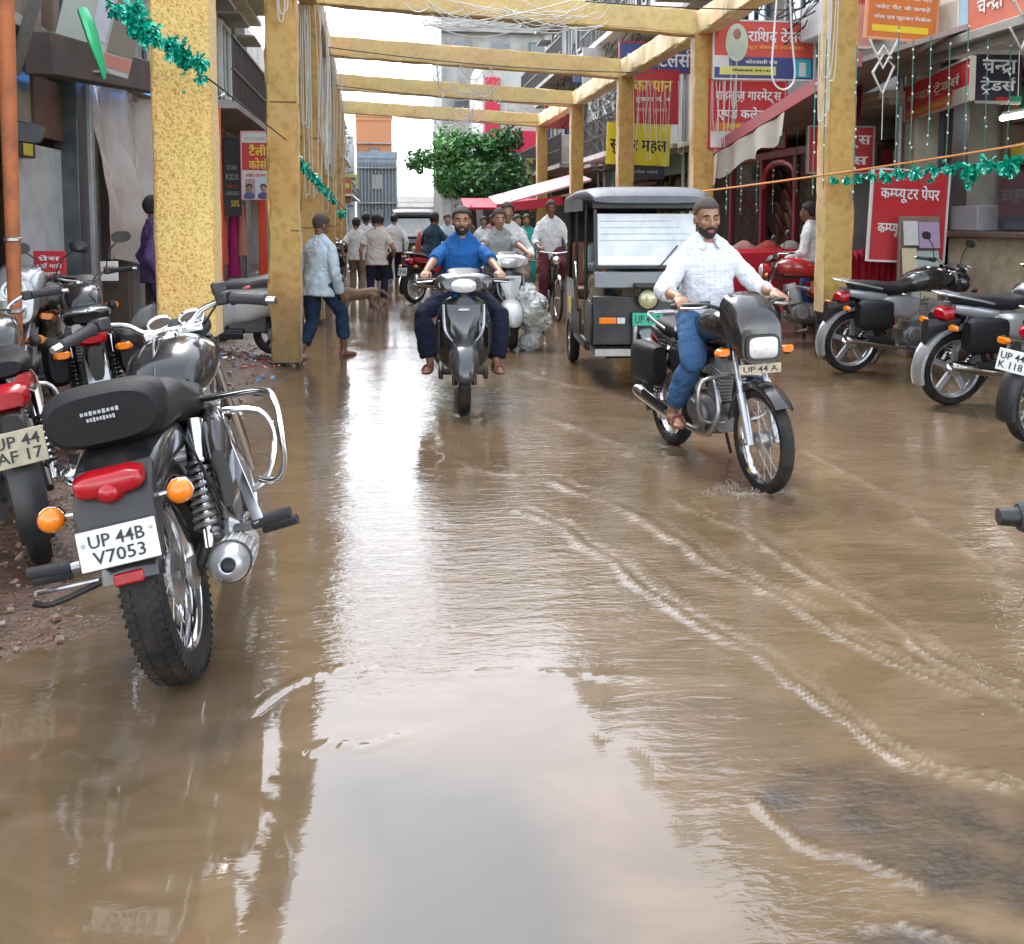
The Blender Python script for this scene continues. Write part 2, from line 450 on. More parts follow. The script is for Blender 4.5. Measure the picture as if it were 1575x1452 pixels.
def handlebar(par, x, z, half, rise, back, m=None, grip_l=.13, mirrors=False, levers=True, r=.011):
    m = m or K['chrome']
    P = [(x,0,z),(x+.005,.07,z),(x+.015,.13,z+rise*.6),(x-.01,half*.62,z+rise),(x-back,half,z+rise*.92)]
    o = MB().tube([(a,-b,c) for a,b,c in reversed(P)] + P[1:], r, 8, sub=4).build('handlebar', m, par)
    for sd in (-1, 1):
        a = Vector((x-back*.55, sd*(half-grip_l), z+rise*.95)); b = Vector((x-back*1.02, sd*(half+.004), z+rise*.92))
        g = MB().tube([a + (b-a)*t for t in (0,.03,.08,.9,.96,1)], [.022,.022,.0175,.0165,.021,.018], 12).build('handle_grip', K['grip'], o)
        d = (b - a).normalized()
        MB().tube([b, b + d*.025], [.014,.012], 10).build('bar_end', m, g)
        MB().box(a - d*.03, (.045,.05,.045), (0,0,0)).build('switch_box', K['satin'], o, bevel=.008)
        if levers:
            MB().tube([a + V(.05,0,-.005) - d*.02, a + V(.075,sd*.05,-.012), b + V(.055,-sd*.01,-.012)], [.008,.007,.005], 6, sub=3).build('lever', K['steel'], o)
        if mirrors:
            mb = a - d*.04; tp = mb + V(-.01, sd*.10, .20)
            q = MB().tube([mb, mb + V(0,sd*.03,.12), tp], .005, 6, sub=3).build('mirror_stem', K['satin'], o)
            MB().body([(tp + V(.02,sd*.03,.02),.03,.02,2.4),(tp + V(0,sd*.03,.025),.065,.04,2.6),(tp + V(-.012,sd*.03,.025),.062,.038,2.6)], 18).build('mirror', K['satin'], q)
    return o
def seat(par, secs, m=None, name='seat', n=22): return MB().body(secs, n).build(name, m or K['vinyl'], par)
def muffler(par, pts, r, tip=True, ym=None):
    o = MB().tube(pts, r, 16, sub=4).build('exhaust', ym or K['chrome'], par)
    return o

def moto(name, label, loc, rz, paint=None, wb=1.25, Ro=.30, tw=.085, lean=0, sc=1, group=None, alloy=True, cowl=False, tail='bar', bag=True, platelines=('UP 44',), rack=True, guard=True, mirrors=True, panel=None, tilt_fork=0, frontplate=None, pback=None, indic=True, tailp=None):
    """commuter motorcycle, forward +x, left +y, origin on the ground between the wheels"""
    paint = paint or K['black']; panel = panel or paint
    t = thing(name, label, 'motorcycle', loc, rz, group, lean, sc)
    xr, xf = -wb/2, wb/2
    wheel(t, xr, Ro, tw*1.05, spokes=not alloy, rimm=K['silver'] if alloy else None)
    wheel(t, xf, Ro, tw*.92, spokes=not alloy, rimm=K['silver'] if alloy else None, hub=.05)
    # fork
    for sd in (-1, 1):
        y = sd*.085
        f = MB().tube([(xf+.01,y,Ro-.02),(xf-.055,y,Ro+.17),(xf-.09,y,Ro+.26)], [.026,.026,.026], 12).tube([(xf-.09,y,Ro+.26),(xf-.24,y,.96)], .017, 10).build('fork_leg', K['silver'], t)
        MB().lathe([(.001,0),(.018,0),(.018,.02),(.001,.024)], (xf,y+sd*.02,Ro), (0,sd,0), 10).build('axle_nut', K['steel'], f)
    fender(t, xf, Ro, Ro+.035, .115, 42, 168, paint, name='front_fender')
    MB().bar((xf-.17,0,.74),(xf-.21,0,.90),.24,.035,up=(1,0,0)).build('fork_yoke', K['satin'], t, bevel=.008)
    # lamp
    lx, lz = xf-.08, .86
    if cowl:
        c = MB().body([((lx-.18,0,lz+.20),.10,.05,2.6),((lx-.13,0,lz+.15),.155,.12,2.8),((lx-.04,0,lz+.08),.155,.165,3),((lx+.05,0,lz+.02),.145,.15,3.4),((lx+.085,0,lz-.0),.125,.115,3.6)], 26)
        co = c.build('headlamp_cowl', paint, t)
        MB().body([((lx+.08,0,lz-.03),.088,.058,4.5),((lx+.105,0,lz-.03),.088,.060,4.5),((lx+.115,0,lz-.03),.075,.050,4)], 24).build('headlamp', K['clear'], co)
        MB().body([((lx+.084,0,lz-.03),.108,.076,4.5),((lx+.098,0,lz-.03),.105,.073,4.5)], 24).build('lamp_surround', K['satin'], co)
    else:
        co = MB().lathe([(.001,-.13),(.05,-.125),(.085,-.08),(.092,0),(.095,.01),(.09,.015)], (lx,0,lz), (1,0,0), 24).build('headlamp_shell', paint, t)
        MB().lathe([(.087,.0),(.08,.022),(.05,.036),(.001,.042)], (lx,0,lz), (1,0,0), 24).build('headlamp', K['clear'], co)
        MB().body([((lx-.16,0,lz+.13),.12,.02,2.5),((lx-.10,0,lz+.15),.12,.04,2.6),((lx-.06,0,lz+.12),.11,.02,2.6)], 18).build('instrument_cluster', K['satin'], t)
    if frontplate: plate(t, (lx+.06,0,lz-.155), .26, .055, [frontplate], K['plateY'])
    handlebar(t, xf-.24, .97, .36, .09, .11, K['satin'] if cowl else K['chrome'], mirrors=mirrors)
    if indic:
        for sd in (-1, 1): indicator(t, (lx-.01, sd*.20, lz-.06), sd, round_=False, front=True)
    # frame, tank, seat
    fr = MB().tube([(xf-.24,0,.88),(xf-.33,0,.78),(.02,0,.80),(-.28,0,.76),(xr-.12,0,.74)], .018, 8).tube([(xf-.25,0,.84),(xf-.36,0,.40),(.1,0,.24),(-.2,0,.25),(-.28,0,.40),(-.3,0,.74)], .016, 8)
    for sd in (-1, 1):
        fr.tube([(-.26,sd*.09,.38),(xr,sd*.09,Ro)], .016, 8).tube([(-.27,sd*.10,.72),(-.28,sd*.10,.45)], .013, 8)
    fr.build('frame', K['satin'], t)
    MB().body([((-.10,0,.83),.09,.05,2.6),((-.04,0,.87),.115,.095,2.6),((.10,0,.90),.135,.115,2.4),((.24,0,.91),.14,.11,2.3),((.34,0,.90),.11,.085,2.3),((.40,0,.89),.06,.05,2.2)], 26).build('fuel_tank', paint, t)
    MB().lathe([(.001,.01),(.035,.008),(.038,-.01)], (.14,0,1.015), (0,0,1), 16).build('fuel_cap', K['chrome'], t)
    seat(t, [((.02,0,.83),.07,.025,2.5),((-.05,0,.835),.115,.05,3),((-.22,0,.815),.135,.05,3.2),((-.40,0,.83),.135,.055,3.2),((-.60,0,.845),.12,.05,3),((-.68,0,.85),.08,.03,2.6)])
    for sd in (-1, 1):
        MB().body([((.0,sd*.10,.66),.02,.07,2.5),((-.10,sd*.115,.64),.03,.115,2.8),((-.28,sd*.12,.66),.03,.10,2.8),((-.40,sd*.11,.70),.015,.05,2.5)], 14).build('side_panel', panel, t)
        MB().body([((-.36,sd*.105,.745),.02,.035,2.5),((-.55,sd*.10,.76),.03,.05,2.6),((-.74,sd*.07,.79),.03,.035,2.5)], 14).build('tail_panel', tailp or panel, t)
        shock(t, (-.40,sd*.115,.71), (xr-.01,sd*.115,Ro+.04), .026, 8)
        MB().tube([(-.12,sd*.14,.27),(-.12,sd*.25,.27)], .013, 8).build('footpeg', K['grip'], t)
    engine(t, .08, .36)
    fender(t, xr, Ro, Ro+.05, .13, 35, 200, K['satin'] if panel is not K['silver'] else K['silver'], name='rear_fender')
    # rear end
    tl = MB().body([((-.74,0,.745),.09,.055,3.2),((-.79,0,.74),.085,.05,3),((-.815,0,.74),.06,.032,2.6)], 20).build('tail_lamp', K['redlens'], t)
    MB().body([((xr-.02,0,.66),.05,.07,3),((xr-.20,0,.64),.055,.05,3),((xr-.30,0,.60),.04,.10,3)], 14).build('plate_holder', K['satin'], t)
    plate(t, (xr-.325,0,.57), .2, .14, list(platelines), pback, tilt=.2, back=True)
    if indic:
        for sd in (-1, 1): indicator(t, (xr-.17, sd*.17, .66), sd, round_=False)
    if rack:
        g = MB()
        for sd in (-1, 1): g.tube([(-.42,sd*.13,.83),(-.62,sd*.13,.87),(-.80,sd*.09,.90),(-.84,0,.90)], .011, 8, sub=3)
        g.box((-.77,0,.905),(.14,.16,.012))
        g.build('grab_rail', K['silver'], t, bevel=.004)
    muffler(t, [(.20,-.09,.60),(.30,-.11,.42),(.20,-.13,.26),(-.1,-.15,.26),(-.25,-.16,.28)], .019, ym=K['steel'])
    ex = muffler(t, [(-.22,-.16,.28),(-.30,-.165,.29),(-.75,-.18,.36),(-.80,-.18,.365)], [.022,.042,.046,.03], ym=K['chrome'])
    MB().body([((-.30,-.21,.33),.012,.03,3),((-.60,-.225,.38),.012,.03,3)], 12).build('heat_shield', K['satin'], ex)
    if guard:
        g = MB()
        for sd in (-1, 1): g.tube([(xf-.34,sd*.03,.62),(xf-.34,sd*.20,.60),(xf-.33,sd*.24,.50),(xf-.36,sd*.20,.36),(xf-.38,sd*.05,.33)], .012, 8, sub=4)
        g.build('crash_guard', K['steel'], t)
    if bag:
        for sd in (-1, 1):
            MB().body([((-.36,sd*.20,.62),.05,.10,3.2),((-.40,sd*.21,.60),.075,.135,3.6),((-.66,sd*.21,.60),.075,.14,3.6),((-.71,sd*.20,.60),.05,.11,3.2)], 20).build('saddlebag', K['vinyl'], t)
    MB().tube([(-.12,.13,.25),(-.20,.22,.02)], .011, 6).build('side_stand', K['satin'], t)
    MB().body([((xr+.06,.105,Ro-.05),.02,.06,3),((-.25,.105,.34),.02,.055,3)], 14).build('chain_case', K['satin'], t)
    return t

def scooter(name, label, loc, rz, paint, lean=0, sc=1, floor=True, apron=True, seatm=None, under=None):
    """step-through scooter, forward +x"""
    t = thing(name, label, 'scooter', loc, rz, None, lean, sc)
    wb, Ro = 1.24, .225
    xr, xf = -wb/2, wb/2
    wheel(t, xr, Ro, .09, spokes=False, rimm=K['satin'], hub=.07); wheel(t, xf, Ro, .09, spokes=False, rimm=K['satin'], hub=.07)
    for sd in (-1, 1): MB().tube([(xf,sd*.075,Ro),(xf-.06,sd*.075,.40),(xf-.10,sd*.06,.55)], .02, 8).build('fork_leg', K['satin'], t)
    # front fender: bulged shell over the wheel
    MB().body([((xf-.30,0,.36),.05,.06,2.4),((xf-.20,0,.44),.105,.11,2.6),((xf-.02,0,.45),.125,.125,2.5),((xf+.12,0,.40),.112,.115,2.3),((xf+.20,0,.35),.085,.085,2.2),((xf+.235,0,.325),.05,.05,2.1),((xf+.247,0,.315),.018,.018,2)], 26).build('front_fender', paint, t)
    # apron (leg shield)
    secs = []
    for z, w, x in ((.30,.10,xf-.20),(.38,.18,xf-.17),(.50,.215,xf-.13),(.64,.225,xf-.125),(.76,.20,xf-.17),(.84,.165,xf-.20),(.88,.10,xf-.215)):
        ring = []
        for j in range(24):
            a = 2*math.pi*j/24; ca, sa = math.cos(a), math.sin(a)
            y = math.copysign(abs(ca)**.8, ca)*w
            d = .105*(1 - (y/(w*1.12))**2)
            ring.append(Vector((x - .05 + (d if sa > 0 else d*.35 - .03)*1.0 + .012*sa, y, z)))
        secs.append(ring)
    ap = MB().loft(secs).build('apron', under or K['black'], t)
    # raised nose emblem panel, narrowing to a point
    nose = []
    for z, w, x in ((.44,.012,xf-.060),(.54,.045,xf-.045),(.66,.085,xf-.050),(.77,.125,xf-.085),(.83,.13,xf-.115)):
        nose.append([Vector((x + .022*(1-(k/4)**2) , w*k/4, z)) for k in range(-4,5)] + [Vector((x - .03, w*k/4, z)) for k in range(4,-5,-1)])
    MB().loft(nose).build('nose_panel', paint, ap)
    for sd in (-1, 1):
        MB().tube([(xf-.105,sd*.155,.83),(xf-.055,sd*.150,.70),(xf-.035,sd*.135,.62),(xf-.025,sd*.085,.555)], [.010,.012,.011,.004], 8, sub=3).build('chrome_trim', K['silver'], ap)
    # handlebar head
    hd = MB().body([((xf-.36,0,1.00),.14,.045,2.6),((xf-.29,0,1.00),.22,.07,2.6),((xf-.20,0,.99),.225,.08,2.6),((xf-.15,0,.985),.16,.06,2.6)], 26).build('handlebar_cover', paint, t)
    MB().body([((xf-.19,0,.975),.105,.06,2.8),((xf-.135,0,.97),.095,.05,2.7),((xf-.12,0,.97),.06,.03,2.5)], 22).build('headlamp', K['clear'], hd)
    MB().body([((xf-.085,0,.80),.05,.012,3),((xf-.06,0,.795),.045,.010,3)],14).build('badge', K['steel'], ap)
    for sd in (-1, 1): MB().box((xf-.10,sd*.19,.60),(.05,.012,.22),(0,R(8),0)).build('panel_gap', K['ink'], ap)
    for sd in (-1, 1):
        MB().body([((xf-.22,sd*.155,.985),.06,.04,2.6),((xf-.17,sd*.145,.98),.045,.03,2.6)], 16).build('indicator', K['clear'], hd)
        MB().tube([(xf-.30,sd*.18,1.0),(xf-.34,sd*.26,1.0)], .018, 8).build('handlebar', K['satin'], hd)
        MB().tube([(xf-.33,sd*.24,1.0),(xf-.36,sd*.36,1.0)], [.020,.018], 10).build('handle_grip', K['grip'], hd)
        MB().tube([(xf-.27,sd*.24,1.0),(xf-.29,sd*.36,.99)], [.006,.005], 6).build('lever', K['steel'], hd)
    MB().body([((xf-.34,0,1.055),.10,.015,2.6),((xf-.26,0,1.075),.13,.03,2.6),((xf-.19,0,1.05),.11,.015,2.6)], 18).build('visor', K['satin'], hd)
    MB().tube([(xf-.25,0,.97),(xf-.20,0,.80)], .05, 10).build('steering_column', K['satin'], t)
    # floor, seat box, seat
    MB().box((-.02,0,.28),(.62,.34,.06)).build('floorboard', K['satin'], t, bevel=.02)
    for sd in (-1, 1): MB().box((-.05,sd*.18,.245),(.55,.04,.08)).build('floor_edge', K['satin'], t, bevel=.015)
    MB().body([((-.12,0,.50),.12,.20,3.5),((-.20,0,.54),.17,.20,3.2),((-.42,0,.56),.205,.19,2.8),((-.65,0,.60),.19,.16,2.6),((-.85,0,.66),.12,.09,2.4),((-.92,0,.69),.07,.04,2.4)], 28).build('body_cover', paint, t)
    seat(t, [((-.10,0,.74),.10,.03,2.6),((-.18,0,.765),.14,.045,2.8),((-.40,0,.77),.16,.05,3),((-.55,0,.80),.165,.06,3),((-.75,0,.80),.14,.05,2.8),((-.84,0,.80),.09,.03,2.5)], seatm)
    MB().body([((-.93,0,.66),.09,.05,2.8),((-.95,0,.66),.085,.045,2.6)], 16).build('tail_lamp', K['redlens'], t)
    MB().tube([(-.62,.15,.86),(-.85,.15,.86),(-.95,.08,.86),(-.95,-.08,.86),(-.85,-.15,.86),(-.62,-.15,.86)], .012, 8, sub=3).build('grab_rail', K['silver'], t)
    MB().box((-.35,0,.33),(.40,.2,.16)).build('engine', K['engine'], t, bevel=.02)
    muffler(t, [(-.35,-.16,.26),(-.55,-.19,.28),(-.90,-.19,.34)], [.03,.055,.05], ym=K['satin'])
    fender(t, xr, Ro, Ro+.06, .14, 90, 215, K['satin'], name='rear_fender')
    return t

def cruiser(name, label, loc, rz, lean, sc=1):
    """big black touring motorcycle seen from behind"""
    t = thing(name, label, 'motorcycle', loc, rz, None, lean, sc)
    xr, xf, Ro = -.69, .69, .335
    wheel(t, xr, Ro, .125, tread=True, hub=.085, nsp=40); wheel(t, xf, Ro, .10, hub=.07, nsp=40)
    for sd in (-1, 1):
        MB().tube([(xf+.01,sd*.10,Ro),(xf-.12,sd*.10,Ro+.3)], .028, 12).tube([(xf-.12,sd*.10,Ro+.3),(xf-.30,sd*.10,1.0)], .02, 10).build('fork_leg', K['chrome'], t)
    fender(t, xf, Ro, Ro+.04, .13, 5, 170, K['black'], name='front_fender')
    fender(t, xr, Ro, Ro+.055, .175, 15, 160, K['black'], name='rear_fender', drop=.06, n=26)
    MB().lathe([(.001,-.16),(.06,-.15),(.10,-.08),(.105,.0),(.108,.012),(.1,.02)], (xf-.12,0,.94), (1,0,0), 26).build('headlamp_shell', K['black'], t)
    # instruments and clamp
    ic = MB().body([((.30,0,1.03),.12,.03,3),((.36,0,1.06),.14,.05,3),((.46,0,1.05),.12,.04,3)], 20).build('instrument_cluster', K['satin'], t)
    for yy in (-.065, .065): MB().lathe([(.001,.005),(.045,.005),(.05,.012),(.052,0),(.05,-.03)], (.345,yy,1.10), (-.5,0,.86), 22).build('dial', K['chrome'], ic)
    c = MB()
    for i in range(4): c.box((.33,-.11+.075*i,1.085),(.10,.022,.02),(0,R(-20),0))
    c.box((.28,0,1.06),(.05,.24,.035)); c.build('handlebar_clamp', K['chrome'], t, bevel=.006)
    # wide pulled-back handlebar with thick grips
    P = [(.30,0,1.07),(.30,.09,1.08),(.27,.16,1.13),(.15,.27,1.15),(.05,.38,1.12)]
    hb = MB().tube([(a,-b,cc) for a,b,cc in reversed(P)] + P[1:], .0125, 10, sub=5).build('handlebar', K['chrome'], t)
    for sd in (-1, 1):
        a, b = V(.143,sd*.275,1.15), V(.035,sd*.395,1.118); d = (b-a).normalized()
        g = MB().tube([a+(b-a)*q for q in (0,.02,.1,.5,.92,.97,1)], [.03,.03,.023,.022,.0225,.026,.02], 14).build('handle_grip', K['grip'], hb)
        MB().tube([b, b+d*.04], [.017,.015], 12).build('bar_end', K['chrome'], g)
        MB().box(a-d*.045,(.06,.055,.055),(0,0,R(-45*sd))).build('switch_box', K['satin'], hb, bevel=.01)
        MB().tube([a-d*.03+V(.05,0,0),a+V(.09,sd*.06,0),b+V(.07,-sd*.02,-.01)], [.009,.008,.006], 8, sub=4).build('lever', K['satin'], hb)
        MB().tube([a-d*.06, V(.33,sd*.12,1.02), V(.40,sd*.05,.85)], .006, 6, sub=4).build('cable', K['satin'], hb)
    MB().box((.215,-.235,1.20),(.075,.06,.055)).build('fluid_reservoir', K['satin'], hb, bevel=.01)
    MB().box((.17,-.34,1.18),(.03,.03,.012)).build('kill_switch', K['redlens'], hb, bevel=.004)
    hb.matrix_local = Matrix.Translation((.30,.03,0)) @ Matrix.Rotation(R(14),4,'Z') @ Matrix.Translation((-.30,0,0))
    # tank, seat
    tk = MB().body([((-.14,0,.87),.11,.055,2.5),((-.08,0,.90),.145,.10,2.5),((.05,0,.925),.17,.13,2.3),((.18,0,.935),.175,.125,2.2),((.30,0,.925),.14,.095,2.2),((.38,0,.91),.08,.055,2.2)], 30).build('fuel_tank', K['black'], t)
    MB().lathe([(.001,.018),(.03,.016),(.042,.008),(.045,-.012)], (.12,.0,1.062), (-.1,0,1), 20).build('fuel_cap', K['chrome'], tk)
    MB().tube([(.33,.02,1.0),(.05,.03,1.068),(-.14,.02,.93)], [.006,.006,.006], 6, sub=6).build('tank_rib', K['grey'], tk)
    seat(t, [((-.10,0,.85),.10,.03,2.6),((-.18,0,.85),.15,.06,2.8),((-.34,0,.83),.175,.07,3),((-.42,0,.86),.165,.085,3),((-.55,0,.90),.165,.085,3),((-.75,0,.905),.165,.085,3),((-.86,0,.91),.16,.075,3),((-.90,0,.91),.12,.05,2.8)])
    br = MB().body([((-.80,0,.945),.165,.075,3.4,.12),((-.85,0,.945),.18,.092,3.4,.12),((-.91,0,.94),.178,.094,3.2,.12),((-.945,0,.935),.155,.074,2.8,.12)], 30).build('backrest', K['vinyl'], t)
    # stitched maker's lines on the back of the rest (two short illegible lines)
    for i,(w_,z_) in enumerate(((.115,.958),(.085,.938))):
        g = MB()
        for k in range(9): g.box((-.9505,(k-4)*w_/9,z_),(.003,w_/13,.010 if k % 3 else .013))
        g.build('stitched_mark', K['gtext'], br)
    # tail: body, lamp, plate, reflector
    MB().body([((-.55,0,.77),.13,.07,3),((-.80,0,.78),.14,.075,3),((-.93,0,.74),.13,.075,3),((-1.00,0,.70),.105,.06,3)], 22).build('tail_body', K['black'], t)
    MB().prism([(-.95,.80),(-1.045,.70),(-1.072,.525),(-1.05,.52),(-.98,.60),(-.90,.72)], -.115, .115).build('plate_holder', K['satin'], t, bevel=.012)
    poly = [(-.095,.030),(-.06,.042),(.06,.042),(.095,.030),(.10,-.005),(.085,-.022),(.045,-.026),(.03,-.050),(.0,-.056),(-.03,-.050),(-.045,-.026),(-.085,-.022),(-.10,-.005)]
    T = Matrix.Translation((-1.02,0,.752)) @ Matrix.Rotation(R(90),4,'Z') @ Matrix.Rotation(R(-12),4,'X')
    tl = MB(); n = len(poly)
    rings = [[Vector((x*k, y, z*k)) for x, z in poly] for k, y in ((1,-.03),(1,.012),(.93,.026),(.7,.036),(.3,.041))]
    tl.loft([[T @ p for p in r] for r in rings])
    tlo = tl.build('tail_lamp', K['redlens'], t, smooth=50)
    MB().lathe([(.03,.0),(.026,.012),(.014,.02),(.001,.022)], T @ V(0,.036,-.012), T.to_3x3() @ V(0,1,0), 18).build('lamp_lens', K['redlens'], tlo)
    for sd in (-1, 1): indicator(t, (-.995, sd*.185, .685), sd, r=.038, stem=.075)
    pl = plate(t, (-1.078,0,.585), .225, .115, ('UP 44B', 'V7053'), tilt=.16, back=True, cols=(.70,.66))
    MB().box((-1.07,0,.585),(.008,.235,.125),(0,.16,0)).build('plate_frame', K['satin'], t, bevel=.003)
    for yy, zz, hh in ((-.095,.018,.012),(.098,.03,.008)): MB().box((-.005,-yy,zz),(.0024,.010,hh)).build('plate_mark', K['gtext'], pl)
    rf = MB().box((-1.058,0,.478),(.016,.085,.036),(0,.1,0)).build('reflector', K['redlens'], t, bevel=.006)
    # shocks
    for sd in (-1, 1):
        a, b = V(-.50,sd*.155,.80), V(-.68,sd*.155,.40)
        shock(t, a, b, .036, 9)
        MB().lathe([(.001,0),(.05,0),(.055,.02),(.001,.03)], (-.69,sd*.075,Ro), (0,sd,0), 20).build('axle_plate', K['alu'], t)
        MB().tube([(-.20,sd*.10,.40),(-.69,sd*.10,Ro)], [.028,.022], 10).build('swingarm', K['satin'], t)
    # saree guard loop and flat chrome stay on the right
    MB().tube([(-.34,-.16,.845),(-.42,-.26,.85),(-.52,-.405,.855),(-.60,-.455,.82),(-.63,-.455,.70),(-.62,-.44,.60),(-.60,-.40,.555),(-.56,-.345,.56)], .0125, 10, sub=5).build('leg_guard', K['chrome'], t)
    MB().bar((-.42,-.215,.80),(-.66,-.325,.44),.038,.012,up=(1,0,0)).build('guard_stay', K['chrome'], t, bevel=.003)
    MB().body([((-.20,-.15,.66),.03,.10,2.8),((-.34,-.19,.67),.05,.145,2.8),((-.52,-.22,.64),.05,.15,2.8),((-.60,-.23,.60),.03,.10,2.6)], 20).build('side_box', K['black'], t)
    MB().body([((-.20,.15,.66),.03,.10,2.8),((-.34,.17,.67),.05,.125,2.8),((-.48,.18,.66),.04,.12,2.8)], 20).build('side_box', K['black'], t)
    # footpegs
    for sd in (-1, 1):
        p = MB().tube([(-.60,sd*.16,.42),(-.64,sd*.30,.43)], .017, 8).build('peg_bracket', K['steel'], t)
        MB().tube([(-.64,sd*.30,.435),(-.66,sd*.43,.45)], [.022,.02], 12).build('footpeg', K['grip'], p)
        MB().tube([(-.58,sd*.32,.395),(-.60,sd*.44,.405)], [.02,.018], 12).build('footpeg', K['grip'], p)
        MB().lathe([(.001,-.02),(.04,-.02),(.045,.0),(.02,.03),(.001,.03)], (-.60,sd*.22,.42), (0,sd,0), 16).build('peg_boss', K['alu'], p)
    MB().tube([(-.64,.22,.36),(-.70,.36,.345),(-.72,.41,.37)], .011, 8, sub=3).build('kick_lever', K['satin'], t)
    MB().tube([(-.64,.22,.37),(-.60,.36,.36),(-.66,.42,.38)], .009, 8, sub=3).build('gear_lever', K['steel'], t)
    # exhaust
    muffler(t, [(.20,-.10,.62),(.34,-.14,.42),(.20,-.17,.27),(-.15,-.19,.28),(-.35,-.21,.30)], .022, ym=K['chrome'])
    mu = muffler(t, [(-.33,-.21,.30),(-.40,-.215,.315),(-.60,-.23,.35),(-.88,-.25,.40)], [.026,.05,.062,.062], ym=K['alu'])
    g = MB(); ax = V(-.98,-.10,.175).normalized(); c0 = V(-.72,-.238,.371)
    for i in range(16):
        a = 2*math.pi*i/16; u = ax.orthogonal().normalized(); w = ax.cross(u); q = (u*math.cos(a)+w*math.sin(a))*.062
        g.tube([c0+q-ax*.10, c0+q+ax*.16], .006, 5)
    g.build('muffler_rib', K['alu'], mu)
    e0 = V(-.885,-.2505,.401)
    MB().lathe([(.064,-.012),(.068,.0),(.066,.010),(.058,.012)], e0, ax, 24).build('muffler_band', K['satin'], mu)
    MB().lathe([(.062,.008),(.06,.035),(.05,.065),(.033,.09),(.026,.094),(.022,.09),(.021,.03),(.001,.028)], e0, ax, 26).build('muffler_tip', K['silver'], mu)
    MB().lathe([(.0205,.088),(.0203,.06),(.001,.058)], e0, ax, 20).build('muffler_bore', K['ink'], mu)
    engine(t, .06, .40, 1.25)
    MB().tube([(.36,0,.90),(.28,0,.45),(-.1,0,.24),(-.30,0,.40),(-.32,0,.80),(.30,0,.88)], .02, 8).tube([(-.32,.1,.78),(-.9,.1,.76)], .014, 6).tube([(-.32,-.1,.78),(-.9,-.1,.76)], .014, 6).build('frame', K['satin'], t)
    w = MB()
    for k in range(5): w.tube([(-.55+.02*k,-.12-.01*k,.78),(-.66,-.20,.62-.05*k),(-.55,-.19,.46),(-.42-.03*k,-.14,.42)], .005, 5, sub=4)
    w.build('cable', K['satin'], t)
    MB().tube([(-.05,.14,.28),(-.22,.24,.02)], .014, 8).build('side_stand', K['steel'], t)
    for sd in (-1, 1): MB().tube([(xf-.42,sd*.04,.70),(xf-.42,sd*.26,.66),(xf-.42,sd*.30,.52),(xf-.46,sd*.22,.36),(xf-.5,sd*.06,.34)], .014, 8, sub=4).build('crash_guard', K['chrome'], t)
    return t

